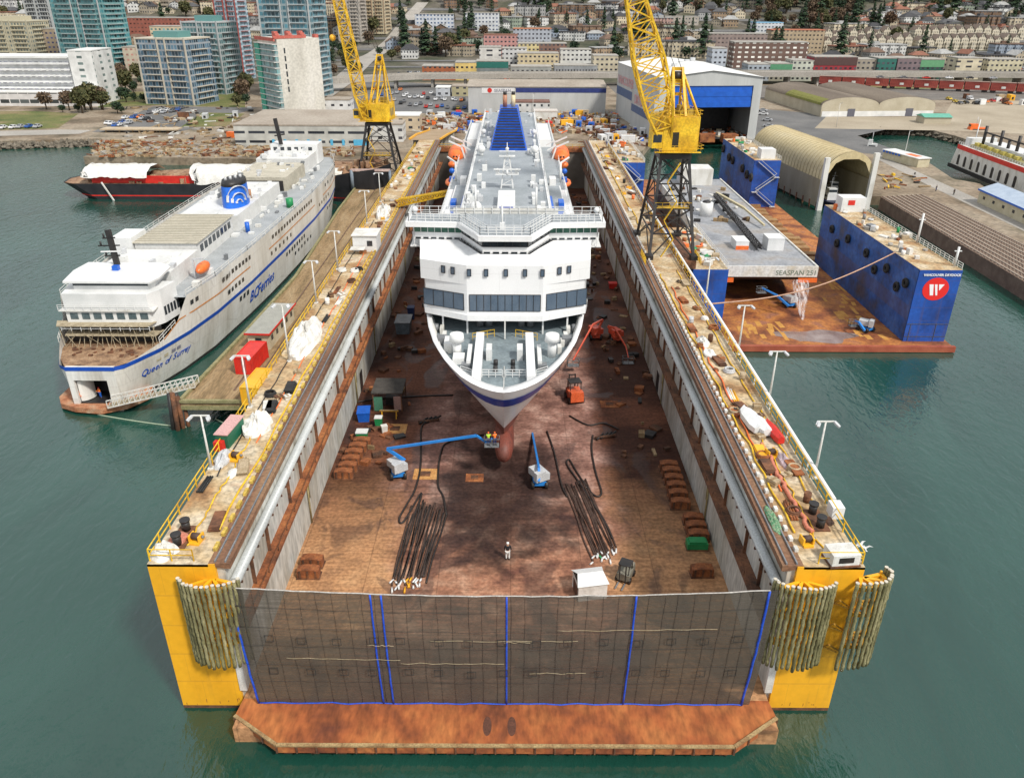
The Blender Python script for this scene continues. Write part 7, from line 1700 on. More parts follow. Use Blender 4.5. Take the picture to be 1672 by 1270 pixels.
# ramp up to the left dock wall, yard huts
rmp = thing('yard_ramp', 'sandy ramp with yellow kerbs leading up to the left dock wall', 'ramp', (-30, 250, 2.6))
mb = MB(M('sandy_ramp', [(.3, .21, .12), (.42, .31, .2)], .3, .9, det=.25)); mb.loft([[(-31, 243.2, 15.5), (-21.8, 243.2, 15.5)], [(-31, 262, 14.0), (-21, 262, 14.0)], [(-34, 330, 5), (-23, 330, 5)], [(-36, 352, 2.7), (-24, 352, 2.7)]]); mb.build('ramp_deck', rmp)
mb = MB(YEL)
for q in (0, 1): 
    P_ = [(-31, 243.2, 15.8), (-31, 262, 14.3), (-34, 330, 5.3), (-36, 352, 3)] if q == 0 else [(-21.8, 243.2, 15.8), (-21, 262, 14.3), (-23, 330, 5.3), (-24, 352, 3)]
    for a, b in zip(P_[:-1], P_[1:]): mb.beam(a, b, .5, .5)
mb.build('ramp_kerb', rmp)
mb = MB(CONC)
for y in (252, 268, 285, 305): z = interp([(243, 15.2), (262, 13.7), (330, 4.7)], y); mb.box(-31, -22, y-.5, y+.5, 1, z)
mb.build('ramp_pier', rmp)
for i, (lab, u0, u1, vb, vt, c, Y) in enumerate((('white tent roofed store beside the concrete sided tower', 530, 572, 180, 164, (.7, .7, .69), 392), ('long orange topped store right of the left crane', 640, 685, 205, 190, (.55, .45, .32), 345), ('white store behind the left crane legs', 600, 658, 226, 204, (.6, .6, .58), 318), ('small blue roofed store in the left yard', 712, 735, 158, 144, (.5, .52, .55), 470), ('green roofed cream store behind the wagons', 738, 768, 154, 142, (.4, .36, .22), 470))):
    building('yard_store', lab, 'store', u0, u1, vb, vt, 10, facade('ys%d' % i, c, (.05, .05, .06), 3, 4, .35, .4), random.choice((WROOFM, TANR, BR_(.2, .35, .6, 'pale_blue_sheet'))), Y, z0=2.6)
# jetty on the left shore
a, b = Z(165, 214, 3.2), Z(292, 214, 3.2); t_ = thing('shore_jetty', 'flat timber jetty deck on posts along the left shore', 'jetty', tuple(a))
MB(M('pale_timber', [(.42, .33, .22), (.55, .45, .32)], .6, .85, det=.25)).box(a.x, b.x, a.y-1, a.y+5, 3.6, 4.1).build('jetty_deck', t_)
for k in range(6): MB(WOOD).tube((a.x+2+k*(b.x-a.x-4)/5, a.y, -1), (a.x+2+k*(b.x-a.x-4)/5, a.y, 3.6), .35, 6).build('jetty_post', t_)
# ---------------------------------------------------------------- cars
CARC = {'white': (.7, .7, .7), 'silver': (.4, .41, .43), 'black': (.02, .02, .022), 'red': (.5, .03, .02), 'blue': (.03, .1, .35), 'grey': (.14, .14, .15), 'yellow': (.7, .5, .05), 'orange': (.7, .2, .04)}
cars = {}
def car_proto(cn, parts):
    if (cn, parts) in cars: return cars[(cn, parts)]
    paint = M('car_'+cn, CARC[cn], 1, .3, det=.03)
    def bodyf(mb):
        pr = [(-2.2, .35), (-2.25, .75), (-1.9, .95), (-1.3, 1.0), (-.8, 1.42), (.7, 1.45), (1.35, 1.02), (2.1, .88), (2.25, .6), (2.2, .35)]
        mb.loft([[(s, y, z) for y, z in pr] for s in (-.85, .85)], True, True); return mb
    def glassf(mb): mb.poly([(-.72, -1.28, 1.03), (.72, -1.28, 1.03), (.62, -.8, 1.43), (-.62, -.8, 1.43)][::-1] if 0 else [(-.7, -1.33, 1.04), (.7, -1.33, 1.04), (.66, -.83, 1.46), (-.66, -.83, 1.46)]); mb.poly([(.7, 1.38, 1.05), (-.7, 1.38, 1.05), (-.66, .73, 1.5), (.66, .73, 1.5)]); mb.poly([(-.87, .6, 1.02), (-.87, -1.1, 1.02), (-.87, -.75, 1.36), (-.87, .5, 1.38)]); mb.poly([(.87, -1.1, 1.02), (.87, .6, 1.02), (.87, .5, 1.38), (.87, -.75, 1.36)]); return mb
    if parts:
        e = thing('parked_car', '', 'car'); bodyf(MB(paint)).build('body', e, local=True); glassf(MB(GLASSD)).build('window', e, local=True)
        for x in (-.86, .86):
            for y in (-1.4, 1.4): MB(BLACK).tube((x-.1, y, .33), (x+.1, y, .33), .33, 10).build('wheel', e, local=True)
    else:
        mb = bodyf(MB(paint)); mb.use(GLASSD); glassf(mb); mb.use(BLACK)
        for x in (-.86, .86):
            for y in (-1.4, 1.4): mb.tube((x-.1, y, .33), (x+.1, y, .33), .33, 8)
        e = tag(mb.build('parked_car'), '', 'car')
    cars[(cn, parts)] = [e, False]; return cars[(cn, parts)]
def park(us, n, where, parts=False, z=None, rz0=None, jit=2.5, wts=(6, 5, 3, 2, 2, 4, 1, 1)):
    cc = {}
    (ua, va), (ub, vb_) = us
    for i in range(n):
        t = (i+.5)/n; u = ua+(ub-ua)*t+R(-2, 2); v = va+(vb_-va)*t+R(-jit, jit)
        cn = random.choices(list(CARC), wts)[0]; e = car_proto(cn, parts); p = Z(u, v, z) if z else G(u, v)
        c = cc.get(cn, 0); cc[cn] = c+1; lab = '%s car, %s such %s' % (cn, nth(c), where)
        rz = (rz0 if rz0 is not None else 0)+R(-.1, .1)
        if not e[1]: e[0].location = p+Vector((0, 0, .06)); e[0].rotation_euler = (0, 0, rz); e[0]['label'] = lab; e[0]['group'] = 'parked cars ashore'; e[1] = True
        else: copy_tree(e[0], p+Vector((0, 0, .06)), rz, lab, group='parked cars ashore')
random.seed(5)
park(((648, 120), (686, 126)), 7, 'in the lot left of the orange brick shop', jit=5)
park(((610, 150), (760, 162)), 26, 'in the yard left of the grey warehouse', z=2.65, jit=6)
park(((640, 168), (762, 176)), 14, 'in the near yard rows behind the left crane', z=2.65, jit=5)
park(((780, 127), (1000, 124)), 26, 'before the shops above the warehouse', jit=2)
park(((1540, 117), (1672, 112)), 24, 'in the right hand sales lot upper rows', jit=3, wts=(5, 3, 2, 5, 3, 3, 1, 4))
park(((1270, 160), (1345, 186)), 11, 'along the left wall of the vaulted shed', z=2.65, jit=2, rz0=.5)
park(((1243, 178), (1262, 226)), 6, 'between the white shed and the arched shed', True, z=2.65, jit=2, rz0=1.2, wts=(5, 3, 1, 0, 0, 1, 0, 0))
park(((175, 206), (300, 178)), 22, 'in the lot behind the left shore jetty', z=2.65, jit=5)
park(((0, 211), (70, 209)), 5, 'on the path at the left shore', z=2.7, jit=1)
park(((1545, 165), (1650, 172)), 12, 'on the gravel lot right of the vaulted shed', z=2.7, jit=6, wts=(4, 1, 2, 5, 2, 1, 2, 5))
park(((1420, 128), (1640, 130)), 6, 'on the right part of the highway', z=9.56, jit=.4, rz0=1.6) 
# ================================================================ gear on the dock floor
random.seed(31)
def P(u, v, z=FZ): return Z(u, v, z)
def block(src=[]):
    t = thing('bilge_block', '', 'block', (0, 0, 0), 0, 'rusty bilge blocks along the dock walls')
    mb = MB(RUST); mb.smooth = False; pr = [(-1.1, 0), (-1.1, 1.0)]+[(-1.1+2.2*(i/6), 1.0+.14*sin(pi*i/6)) for i in range(1, 6)]+[(1.1, 1.0), (1.1, 0)]
    mb.loft([[(x, y, z) for x, z in pr] for y in (-.5, .5)], True, True); mb.build('block_body', t, local=True)
    m = MB(RUSTD)
    for x in (-.8, 0, .8): m.box(x-.1, x+.1, -.57, -.5, .05, 1.0)
    m.build('block_rib', t, local=True); MB(RUSTD).box(-1.2, 1.2, -.62, .62, 0, .12).build('base_plate', t, local=True); return t
b0 = block(); first = True
LB = [(505, 940), (511, 922), (562, 779), (569, 768), (574, 757), (579, 746), (585, 736), (592, 727)]; RB = [(1145, 938), (1110, 828), (1106, 813), (1103, 800), (1099, 788), (1095, 776), (1091, 766), (1139, 880), (1135, 866), (1131, 853)]
for side, lst in (('left', LB), ('right', RB)):
    for i, (u, v) in enumerate(lst):
        lab = 'rusty block by the %s dock wall, %s listed from the net inwards' % (side, nth(sorted(lst, key=lambda q: -q[1]).index((u, v)))); lab = lab.replace(' listed', '')
        if first: b0.location = P(u, v); b0['label'] = lab; first = False
        else: copy_tree(b0, P(u, v), R(-.06, .06), lab)
p = P(1137, 893); t = thing('green_block', 'green painted block at the near end of the right block row', 'block', tuple(p)); MB(GREEN).box(-1.1, 1.1, -.6, .6, 0, .8).box(-.9, .9, -.5, .5, .8, 1.0).build('block_body', t, local=True); MB(RUSTD).box(-1.2, 1.2, -.7, .7, 0, .1).build('base_plate', t, local=True)
# hoses
HOSE = M('dark_hose', [(.012, .01, .01), (.035, .025, .02)], 2, .6); HOSEB = M('brown_hose', [(.05, .028, .02), (.09, .05, .035)], 2, .7)
def smooth(pts, n=5):
    out = []
    for i in range(len(pts)-1):
        p0, p1, p2, p3 = pts[max(0, i-1)], pts[i], pts[i+1], pts[min(len(pts)-1, i+2)]
        for k in range(n):
            t = k/n; out.append(.5*((2*p1)+(p2-p0)*t+(2*p0-5*p1+4*p2-p3)*t*t+(3*p1-p0-3*p2+p3)*t**3))
    return out+[pts[-1]]
def hose(pts, r, lab, mat=HOSE, ends=None, group=None, z=FZ):
    q = smooth([P(u, v, z)+Vector((0, 0, r)) for u, v in pts]); mb = MB(mat).path(q, r, 6); t = mb.build('hose')
    tag(t, lab, 'hose', group)
    return t
def endcap(u, v, mat, par=None, l=.7, ang=0., lab=''):
    p = P(u, v); c = MB(mat).tube((p.x, p.y, FZ+.14), (p.x+l*sin(ang), p.y+l*cos(ang), FZ+.16), .1, 6).build('hose_coupling'); tag(c, lab, 'coupling', 'hose couplings on the dock floor')
for i in range(22):
    t = i/21; a = (672+58*t, 822+R(-8, 8)+abs(t-.4)*30); b = (640+56*t, 950+R(-10, 8)); a = (a[0], min(a[1], 870))
    pts = [a, (a[0]+(b[0]-a[0])*.3+R(-2, 2), a[1]+(b[1]-a[1])*.3), (a[0]+(b[0]-a[0])*.65+R(-3, 3), a[1]+(b[1]-a[1])*.65), b]
    hose(pts, .1, 'dark hose in the left bundle, %s from the left' % nth(i), HOSE if i % 2 else HOSEB, group='hoses laid out on the left of the dock floor')
    if i < 19: endcap(b[0], b[1]+4, YEL if 7 < i < 13 else WHITE, l=R(-.9, -.4), ang=R(-.6, .6), lab='%s hose coupling at the near end of the left bundle, %s from the left' % ('yellow' if 7 < i < 13 else 'white', nth(i)))
for i in range(16):
    t = i/15; a = (922+34*t, 795+R(-6, 6)-10*t); b = (968+38*t, 912+R(-9, 9)-12*t)
    hose([a, (a[0]+(b[0]-a[0])*.4+R(-2, 2), a[1]+(b[1]-a[1])*.4), (a[0]+(b[0]-a[0])*.7+R(-2, 2), a[1]+(b[1]-a[1])*.7), b], .1, 'brown hose in the right bundle, %s from the left' % nth(i), HOSEB, group='hoses laid out on the right of the dock floor')
    endcap(b[0], b[1]+3, WHITE if i != 4 else GREEN, l=R(-.8, -.3), ang=R(-.9, .9), lab='%s hose coupling at the near end of the right bundle, %s from the left' % ('green' if i == 4 else 'white', nth(i)))
for pts, lab in (([(700, 690), (688, 700), (687, 760), (678, 800), (666, 822), (652, 848), (660, 852), (688, 806), (680, 835), (668, 858)], 'long hose winding from the left manifold to the left bundle'),
                 ([(790, 711), (735, 722), (720, 740), (715, 790), (724, 812), (729, 842)], 'hose curving from the bow to the left bundle'),
                 ([(893, 705), (905, 740), (916, 790), (926, 812)], 'hose running from the stem to the right bundle'),
                 ([(968, 712), (966, 735), (972, 770), (982, 806), (968, 808), (942, 772), (930, 752), (926, 760), (950, 795), (985, 850), (1000, 880)], 'long looping hose from the right manifold'),
                 ([(580, 658), (620, 652), (680, 648), (740, 646)], 'thin hose across the left floor beside the ship'), ([(930, 680), (960, 695), (985, 692), (1010, 702)], 'thin hose across the right floor beside the ship')):
    hose(pts, .12, lab)
for (u, v, lab) in ((700, 690, 'black hose manifold on the left dock floor'), (988, 716, 'black hose manifold on the right dock floor')):
    p = P(u, v); t = thing('hose_manifold', lab, 'manifold', tuple(p)); mb = MB(BLACK)
    for k in range(4): mb.tube((-1.2+k*.6, -.6+.3*k, .2), (-.2+k*.6, .6+.2*k, .45), .14, 6)
    mb.build('outlet_pipe', t, local=True); MB(RUSTD).tube((-1.4, -.3, .25), (1.4, .5, .25), .2, 8).build('header_pipe', t, local=True)
# floor hatches
for (u, v, c, lab, s) in ((695, 774, M('orange_hatch', [(.5, .22, .06), (.62, .34, .12)], 1, .8, det=.4), 'orange rusted floor hatch left of the bow', 1.5), (775, 780, RUST, 'small rust red floor hatch before the bow', 1.1), (995, 660, RUST, 'rust red floor hatch right of the ship', 1.3), (645, 700, M('orange_hatch', (.5, .22, .06)), 'faded orange floor patch near the left block row', 1.6)):
    p = P(u, v); t = thing('floor_hatch', lab, 'hatch', tuple(p)); MB(c).box(-s, s, -s*.8, s*.8, .0, .05).build('hatch_plate', t, local=True); MB(RUSTD).box(-s*.4, s*.4, -s*.35, s*.35, .05, .12).build('hatch_cover', t, local=True)
# boom lifts
def boom_lift(label, u, v, bc, pts, z=FZ, rz=0., tc=LSTEEL, group='boom lifts on the dock floors', sc=.78, basket=True):
    p = P(u, v, z); t = thing('boom_lift', label, 'boom lift', tuple(p), 0, group)
    ca, sa = cos(rz), sin(rz)
    L3 = lambda x, y, zz: (x*ca-y*sa, x*sa+y*ca, zz)
    MB(bc).cbox((0, 0, .45), 2.0*sc, 2.8*sc, .5, rz).build('chassis', t, local=True)
    for a in (-1, 1):
        for b in (-1, 1): q = Vector(L3(a*1.05*sc, b*1.1*sc, .48)); d = Vector(L3(.18, 0, 0)); MB(BLACK).tube(q-d, q+d, .48, 12).build('wheel', t, local=True)
    MB(BLACK).tube((0, 0, .95), (0, 0, 1.15), .6, 12).build('turntable', t, local=True)
    MB(tc).cbox((0, 0, 1.15), 1.9*sc, 3.2*sc, .9, rz+.5).cbox(L3(0, -1.3*sc, 1.2), 1.7*sc, .7, 1.2, rz+.5).build('engine_cover', t, local=True)
    q = [Vector(a)-p for a in pts]; wdt = .3
    for a, b in zip(q[:-1], q[1:]): MB(bc).beam(a, b, wdt, wdt*1.2).build('boom_section', t, local=True); wdt *= .8
    e = q[-1]
    if basket:
        mb = MB(STEEL); mb.box(e.x-.9, e.x+.9, e.y-.5, e.y+.5, e.z-.95, e.z-.88); mb.rail([(e.x-.9, e.y-.5, e.z-.9), (e.x+.9, e.y-.5, e.z-.9), (e.x+.9, e.y+.5, e.z-.9), (e.x-.9, e.y+.5, e.z-.9), (e.x-.9, e.y-.5, e.z-.9)], 1.05, .8, .06); mb.build('basket', t, local=True)
    return t, p+e
LB_ = M('lift_blue', [(.02, .2, .6), (.03, .26, .72)], 1, .4, det=.1)
p = P(650, 776); l1, bk = boom_lift('blue boom lift with a white body reaching its long arm to the bow', 650, 776, LB_, [(p.x+.9, p.y+.3, FZ+2.0), (p.x-1.2, p.y+.4, FZ+3.6), YP(778, 711, 81.5), YP(797, 724, 81), YP(803, 716, 80.6)], rz=.2)
l2, _ = boom_lift('white and blue boom lift right of the bow with its arm pointing away', 880, 790, LB_, [P(880, 786, 3.0), P(880, 764, 4.2), YP(869, 706, 93)], rz=0.05, basket=False)
RL = M('lift_red', [(.6, .07, .03), (.72, .12, .06)], 1, .4, det=.15)
l3, _ = boom_lift('red boom lift right of the ship with its basket on the floor', 1005, 556, RL, [P(1005, 552, 2.8), P(993, 532, 4.6), P(1004, 536, 4.4), P(1022, 566, 3.0), P(1026, 584, 2.6)], tc=RL)
l4, _ = boom_lift('red boom lift with a yellowed arm next to the starboard bow', 972, 552, RL, [P(972, 548, 2.8), P(984, 522, 5), P(968, 530, 5), P(936, 588, 3.6)], tc=RL)
l5, _ = boom_lift('blue boom lift under the raised barge bow', 1288, 500, LB_, [P(1288, 500, 3), P(1268, 482, 4.6), P(1244, 470, 5.6)], z=1.0)
l6, _ = boom_lift('white and blue folded boom lift by the blue tower wall', 1412, 540, LB_, [P(1412, 540, 2.5), P(1402, 526, 3.4), P(1396, 524, 2.6)], z=1.0, rz=.5)
# orange forklift
def forklift(label, u, v, mat, rz=0., sc=1.):
    t = thing('forklift', label, 'forklift', tuple(P(u, v)), rz); t.scale = (sc,)*3
    MB(mat).box(-.75, .75, -1.4, .9, .35, 1.2).box(-.7, .7, -1.4, -.7, 1.2, 1.5).build('body', t, local=True)
    MB(BLACK).beam((-.6, -.6, 1.2), (-.6, -.5, 2.3), .08).beam((.6, -.6, 1.2), (.6, -.5, 2.3), .08).beam((-.6, .8, 1.2), (-.6, .6, 2.3), .08).beam((.6, .8, 1.2), (.6, .6, 2.3), .08).box(-.7, .7, -.6, .7, 2.3, 2.38).build('overhead_guard', t, local=True)
    MB(BLACK).beam((-.35, 1.05, .2), (-.35, 1.05, 2.7), .12).beam((.35, 1.05, .2), (.35, 1.05, 2.7), .12).beam((-.4, 1.05, 2.6), (.4, 1.05, 2.6), .1).build('mast', t, local=True)
    MB(STEEL).box(-.45, -.3, 1.1, 2.3, .15, .22).box(.3, .45, 1.1, 2.3, .15, .22).build('fork', t, local=True)
    for a in (-.75, .75):
        for y in (-.9, .6): MB(BLACK).tube((a-.14, y, .36), (a+.14, y, .36), .36, 10).build('wheel', t, local=True)
forklift('orange forklift right of the bow facing the ship side', 937, 652, M('fork_orange', [(.65, .1, .03), (.75, .15, .05)], 1, .4), .2, 1.3)
forklift('grey forklift with tan seat beside the white tent', 1020, 944, M('fork_grey', [(.2, .19, .15), (.32, .3, .24)], 1, .6, det=.3), 2.7, .9)
t = thing('supply_tent', 'white box tent with a slanted top just behind the net', 'tent', tuple(P(962, 966)), .18)
MB(TARP).loft([[(-1.45, -1.2, 0), (1.45, -1.2, 0), (1.45, 1.2, 0), (-1.45, 1.2, 0)], [(-1.45, -1.2, 1.9), (1.45, -1.2, 1.9), (1.45, 1.2, 1.9), (-1.45, 1.2, 1.9)]], True).build('tent_wall', t, local=True); MB(WHITE).loft([[(-1.6, -1.35, 1.9), (1.6, -1.35, 1.9)], [(-1.3, 0, 2.5), (1.3, 0, 2.5)], [(-1.6, 1.35, 1.9), (1.6, 1.35, 1.9)]]).build('tent_roof', t, local=True); MB(RUSTD).box(-1.5, -1.46, -.9, .7, 0, 1.5).build('tent_opening', t, local=True)
# left side stores
t = thing('work_shelter', 'open work shelter with a dark roof and green screen by the left wall', 'shelter', tuple(P(636, 664))); MB(M('dark_felt', [(.05, .045, .04), (.09, .08, .07)], 1, .9)).box(-2.2, 2.2, -1.6, 3.2, 2.9, 3.05).build('roof', t, local=True)
for x in (-2, 2):
    for y in (-1.4, 3): MB(RUSTD).beam((x, y, 0), (x, y, 2.9), .14).build('post', t, local=True)
MB(M('green_screen', (.06, .2, .12), 1, .8)).box(-2, -.7, -1.45, -1.4, .1, 2.3).build('screen', t, local=True); MB(M('pink_board', (.4, .24, .2), 1, .8)).box(.9, 1.9, -1.45, -1.4, .3, 2.4).build('board', t, local=True); MB(BLACK).box(-.6, .8, .5, 1.5, 0, 1.2).build('workbench', t, local=True)
def bin_(lab, u, v, m, sx, sy, sz, lid=None, rz=0., cat='bin'):
    t = thing('storage_bin', lab, cat, tuple(P(u, v)), rz); MB(m).loft([[(-sx*.42, -sy*.42, 0), (sx*.42, -sy*.42, 0), (sx*.42, sy*.42, 0), (-sx*.42, sy*.42, 0)], [(-sx/2, -sy/2, sz), (sx/2, -sy/2, sz), (sx/2, sy/2, sz), (-sx/2, sy/2, sz)]], True, True).build('bin_body', t, local=True); MB(lid or m).box(-sx*.53, sx*.53, -sy*.53, sy*.53, sz, sz+.12).build('bin_lid', t, local=True)
bin_('blue waste bin against the left dock wall', 595, 684, BLUE, 1.7, 2.2, 1.4, None, .1); bin_('green bin with a white lid near the left block row', 592, 716, GREEN, 1.5, 1.2, 1.1, WHITE); bin_('white and green drum shaped bin left of the shelter', 619, 696, GREEN, 1.0, .9, 1.4, WHITE); bin_('small white sack beside the green topped bin', 628, 706, TARP, .8, .7, 1.0, TARP, .4, 'sack')
bin_('grey equipment container left of the ship shoulder', 660, 540, M('blue_grey_box', [(.1, .13, .15), (.18, .22, .25)], 1, .6, det=.4), 2.6, 4, 2.2, STEEL, 0, 'container'); bin_('dark blue cabinet beside the grey equipment container', 672, 520, M('navy_box', (.02, .04, .12), 1, .5), 1.2, 1.4, 2.2, None, 0, 'cabinet'); bin_('red toolbox on the right floor by the wall', 1000, 470, RED, 1.6, 1.4, 1.0)
t = thing('yellow_trestle', 'yellow sawhorse trestle before the left work shelter', 'trestle', tuple(P(636, 682))); mb = MB(YEL)
for x in (-1, 1): mb.beam((x, -.4, 0), (x, 0, 1.1), .1).beam((x, .4, 0), (x, 0, 1.1), .1)
mb.beam((-1.3, 0, 1.1), (1.3, 0, 1.1), .14); mb.build('frame', t, local=True); MB(WOOD).box(-1.2, 1.2, -.15, .15, 1.17, 1.22).build('plank', t, local=True)
mb = MB(RUSTD)
for i in range(260):
    s = random.choice((-1, 1)); y = R(84, 236); mb.use(random.choice((RUSTD, RUST, WOOD, BLACK, RUSTD))).cbox((CX+s*R(14.5, 21.6), y, FZ), R(.2, 1.6), R(.2, 1.4), R(.1, .7), R(0, 3))
tag(mb.build('floor_scrap'), 'rusty scrap and boards along the foot of both dock walls', 'scrap', kind='stuff')
# ---------------------------------------------------------------- litter on the wing wall decks
DZ = TOPZ+.01
TANC = M('tan_crate', [(.35, .26, .15), (.5, .4, .27)], 1, .85, det=.4)
def heap(name, lab, u, v, m, sx, sy, sz, z=TOPZ, seed=0, cat='tarpaulin'):
    p = Z(u, v, z); mb = MB(m); mb.smooth = False; n = 26; rings = []
    for k in range(8):
        t = k/7; r = cos(t*pi/2)**.7 if k < 7 else .05; rings.append([(p.x+sx/2*r*cos(a)*(1+.35*noise.noise((cos(a)*2.2+seed, sin(a)*2.2*sy/4, t*3))), p.y+sy/2*r*sin(a)*(1+.25*noise.noise((cos(a)*1.5, sin(a)*1.5+seed, t*2+5))), z+sz*sin(t*pi/2)*(.62+.9*abs(noise.noise((cos(a)*2.6*sx/3+seed, sin(a)*sy/3.2, t*1.7)))) ) for a in [2*pi*i/n for i in range(n)]])
    mb.loft(rings, True, True); return tag(mb.build(name), lab, cat)
heap('tarpaulin_heap', 'large white tarpaulin heap bulging on the left dock wall', 500, 556, TARP, 3.4, 12, 1.9, seed=1); heap('tarpaulin_heap', 'white cover with a dark hole lying on the left dock wall', 420, 697, TARP, 3.0, 4.6, 1.3, seed=2)
heap('tarpaulin_heap', 'grey folded cover at the outer edge of the left wall', 364, 752, LSTEEL, 1.4, 3.2, .8, seed=3); heap('tarpaulin_heap', 'pink and white heap at the near corner of the left wall', 268, 903, TARP, 2.0, 2.2, .9, seed=4); heap('tarpaulin_heap', 'reddish crumpled cover behind the near left heap', 292, 882, M('salmon_cover', [(.5, .16, .1), (.62, .3, .22)], 1, .7), 1.6, 1.8, .6, seed=5)
heap('tarpaulin_heap', 'white curved cover rolled beside the ochre boom', 626, 350, TARP, 2.6, 9, 1.8, seed=6); heap('tarpaulin_heap', 'white rag heap in the middle of the right wall', 1147, 560, TARP, 1.5, 3.0, .8, seed=7); heap('tarpaulin_heap', 'smaller white rag heap just nearer on the right wall', 1158, 580, TARP, 1.5, 2.4, .7, seed=8); heap('tarpaulin_heap', 'pink grey cover on the right wall near the yellow drum', 1278, 752, M('mauve_cover', [(.4, .3, .33), (.55, .45, .47)], 1, .8), 1.1, 3, .5, seed=9)
heap('green_net_heap', 'tangled green net on the inner edge of the right wall', 1262, 850, M('green_net', [(.03, .25, .1), (.2, .35, .2), (.3, .3, .2)], 4, .9, det=.6), .9, 4, .35, seed=10, cat='net')
def skiff(lab, u, v, m, L_, W_):
    p = Z(u, v, TOPZ); t = thing('covered_skiff', lab, 'skiff', tuple(p), .1); rr = []
    for k, s in ((-.5, .7), (-.3, 1), (.2, 1), (.4, .7), (.5, .15)): rr.append([(x*W_/2*s, k*L_, z) for x, z in ((-1, .25), (-1, .8), (0, 1.05), (1, .8), (1, .25))])
    MB(m).loft(rr, False, True).build('hull', t, local=True); MB(WOOD).box(-W_*.4, W_*.4, -L_*.3, -L_*.2, 0, .3).box(-W_*.4, W_*.4, L_*.15, L_*.25, 0, .3).build('chock', t, local=True)
skiff('long white covered skiff on the right dock wall, inner one', 1226, 692, WHITE, 4.6, 1.6); skiff('short white covered skiff beside the long one', 1243, 702, WHITE, 3.2, 1.3); skiff('bright red skiff standing against the right wall railing', 1262, 712, RED, 3.8, .9)
t = thing('tool_shed', 'green and red lean-to box on the outer edge of the left wall', 'box', tuple(Z(378, 716, TOPZ)), -.1); MB(M('bottle_green', (.01, .13, .07), 1, .5)).box(-.6, .6, -1.9, 1.9, 0, 1.5).build('wall', t, local=True); MB(M('pale_pink_lid', (.6, .35, .33), 1, .6)).box(-.7, .7, -2, 2, 1.5, 1.6).build('lid', t, local=True); MB(RED).box(-.6, .3, -2.5, -1.95, 0, 1.0).build('red_locker', t, local=True)
for lab, u, v, sd in (('pair of black bollards near the left corner', 298, 878, -1), ('pair of black bollards near the right corner', 1332, 850, 1)):
    p = Z(u, v, TOPZ); t = thing('mooring_bollards', lab, 'bollard', tuple(p), 0, 'bollards on the wing wall corners'); MB(RUSTD).box(-.7, .7, -1.5, 1.5, 0, .12).build('base_plate', t, local=True)
    for y in (-.95, .95): MB(BLACK).tube((0, y, .12), (0, y, 1.0), .34, 12).tube((0, y, 1.0), (0, y, 1.15), .42, 12).build('bollard_post', t, local=True)
def winch(lab, u, v, m):
    p = Z(u, v, TOPZ); t = thing('deck_winch', lab, 'winch', tuple(p), R(-.3, .3)); t.scale = (.68,)*3; MB(m).cbox((0, 0, 0), 1.2, 1.6, .3).box(-.7, -.5, -.6, .6, .3, 1.1).box(.5, .7, -.6, .6, .3, 1.1).build('frame', t, local=True); MB(HOSEB).tube((-.5, 0, .8), (.5, 0, .8), .42, 12).build('drum', t, local=True); MB(STEEL).tube((.7, 0, .8), (1.0, 0, .8), .18, 8).build('shaft', t, local=True)
winch('yellow winch at the near end of the left wall', 322, 884, YEL); winch('yellow winch near the right corner', 1316, 888, YEL); winch('yellow winch beside the mauve cover', 1258, 745, YEL); winch('yellow winch beside the grey cover on the left wall', 386, 750, YEL)
t = thing('white_generator', 'white boxed generator at the near right corner', 'generator', tuple(Z(1372, 915, TOPZ)), .1); MB(WHITE2).box(-1.1, 1.1, -.8, .8, .15, 1.1).build('housing', t, local=True); MB(RUSTD).box(-1.2, 1.2, -.9, .9, 0, .15).build('skid', t, local=True); MB(BLACK).box(-.6, .6, -.83, -.8, .4, .9).build('grille', t, local=True)
kinds = {}
def small(kind, m, mn, p, side):
    key = (kind, mn, side); c = kinds.setdefault(key, []); c.append((p, m))
MS = {'white': WHITE2, 'cream': TARP, 'rusty': RUST, 'tan': TANC, 'orange': ORANGE, 'grey': LSTEEL, 'black': RUBBER, 'yellow': YEL, 'green': GREEN, 'brown': RUSTD}
random.seed(78)
for side, n in (('left', 78), ('right', 90)):
    for i in range(n):
        y = Y0+3+(228-Y0)*random.random()**1.15; h = R(23.7, 27.0)
        if side == 'left': x = CX-h
        else:
            x = CX+h
            if 119 < y < 143: continue
        kind = random.choices(['drum', 'crate', 'rope coil', 'bundle', 'plank stack', 'pipe length'], [2, 5, 3, 2, 4, 4])[0]
        mn = random.choices(list(MS), [2, 2, 5, 6, 1, 2, 2, 2, .6, 5])[0]
        small(kind, MS[mn], mn, Vector((x, y, DZ)), side)
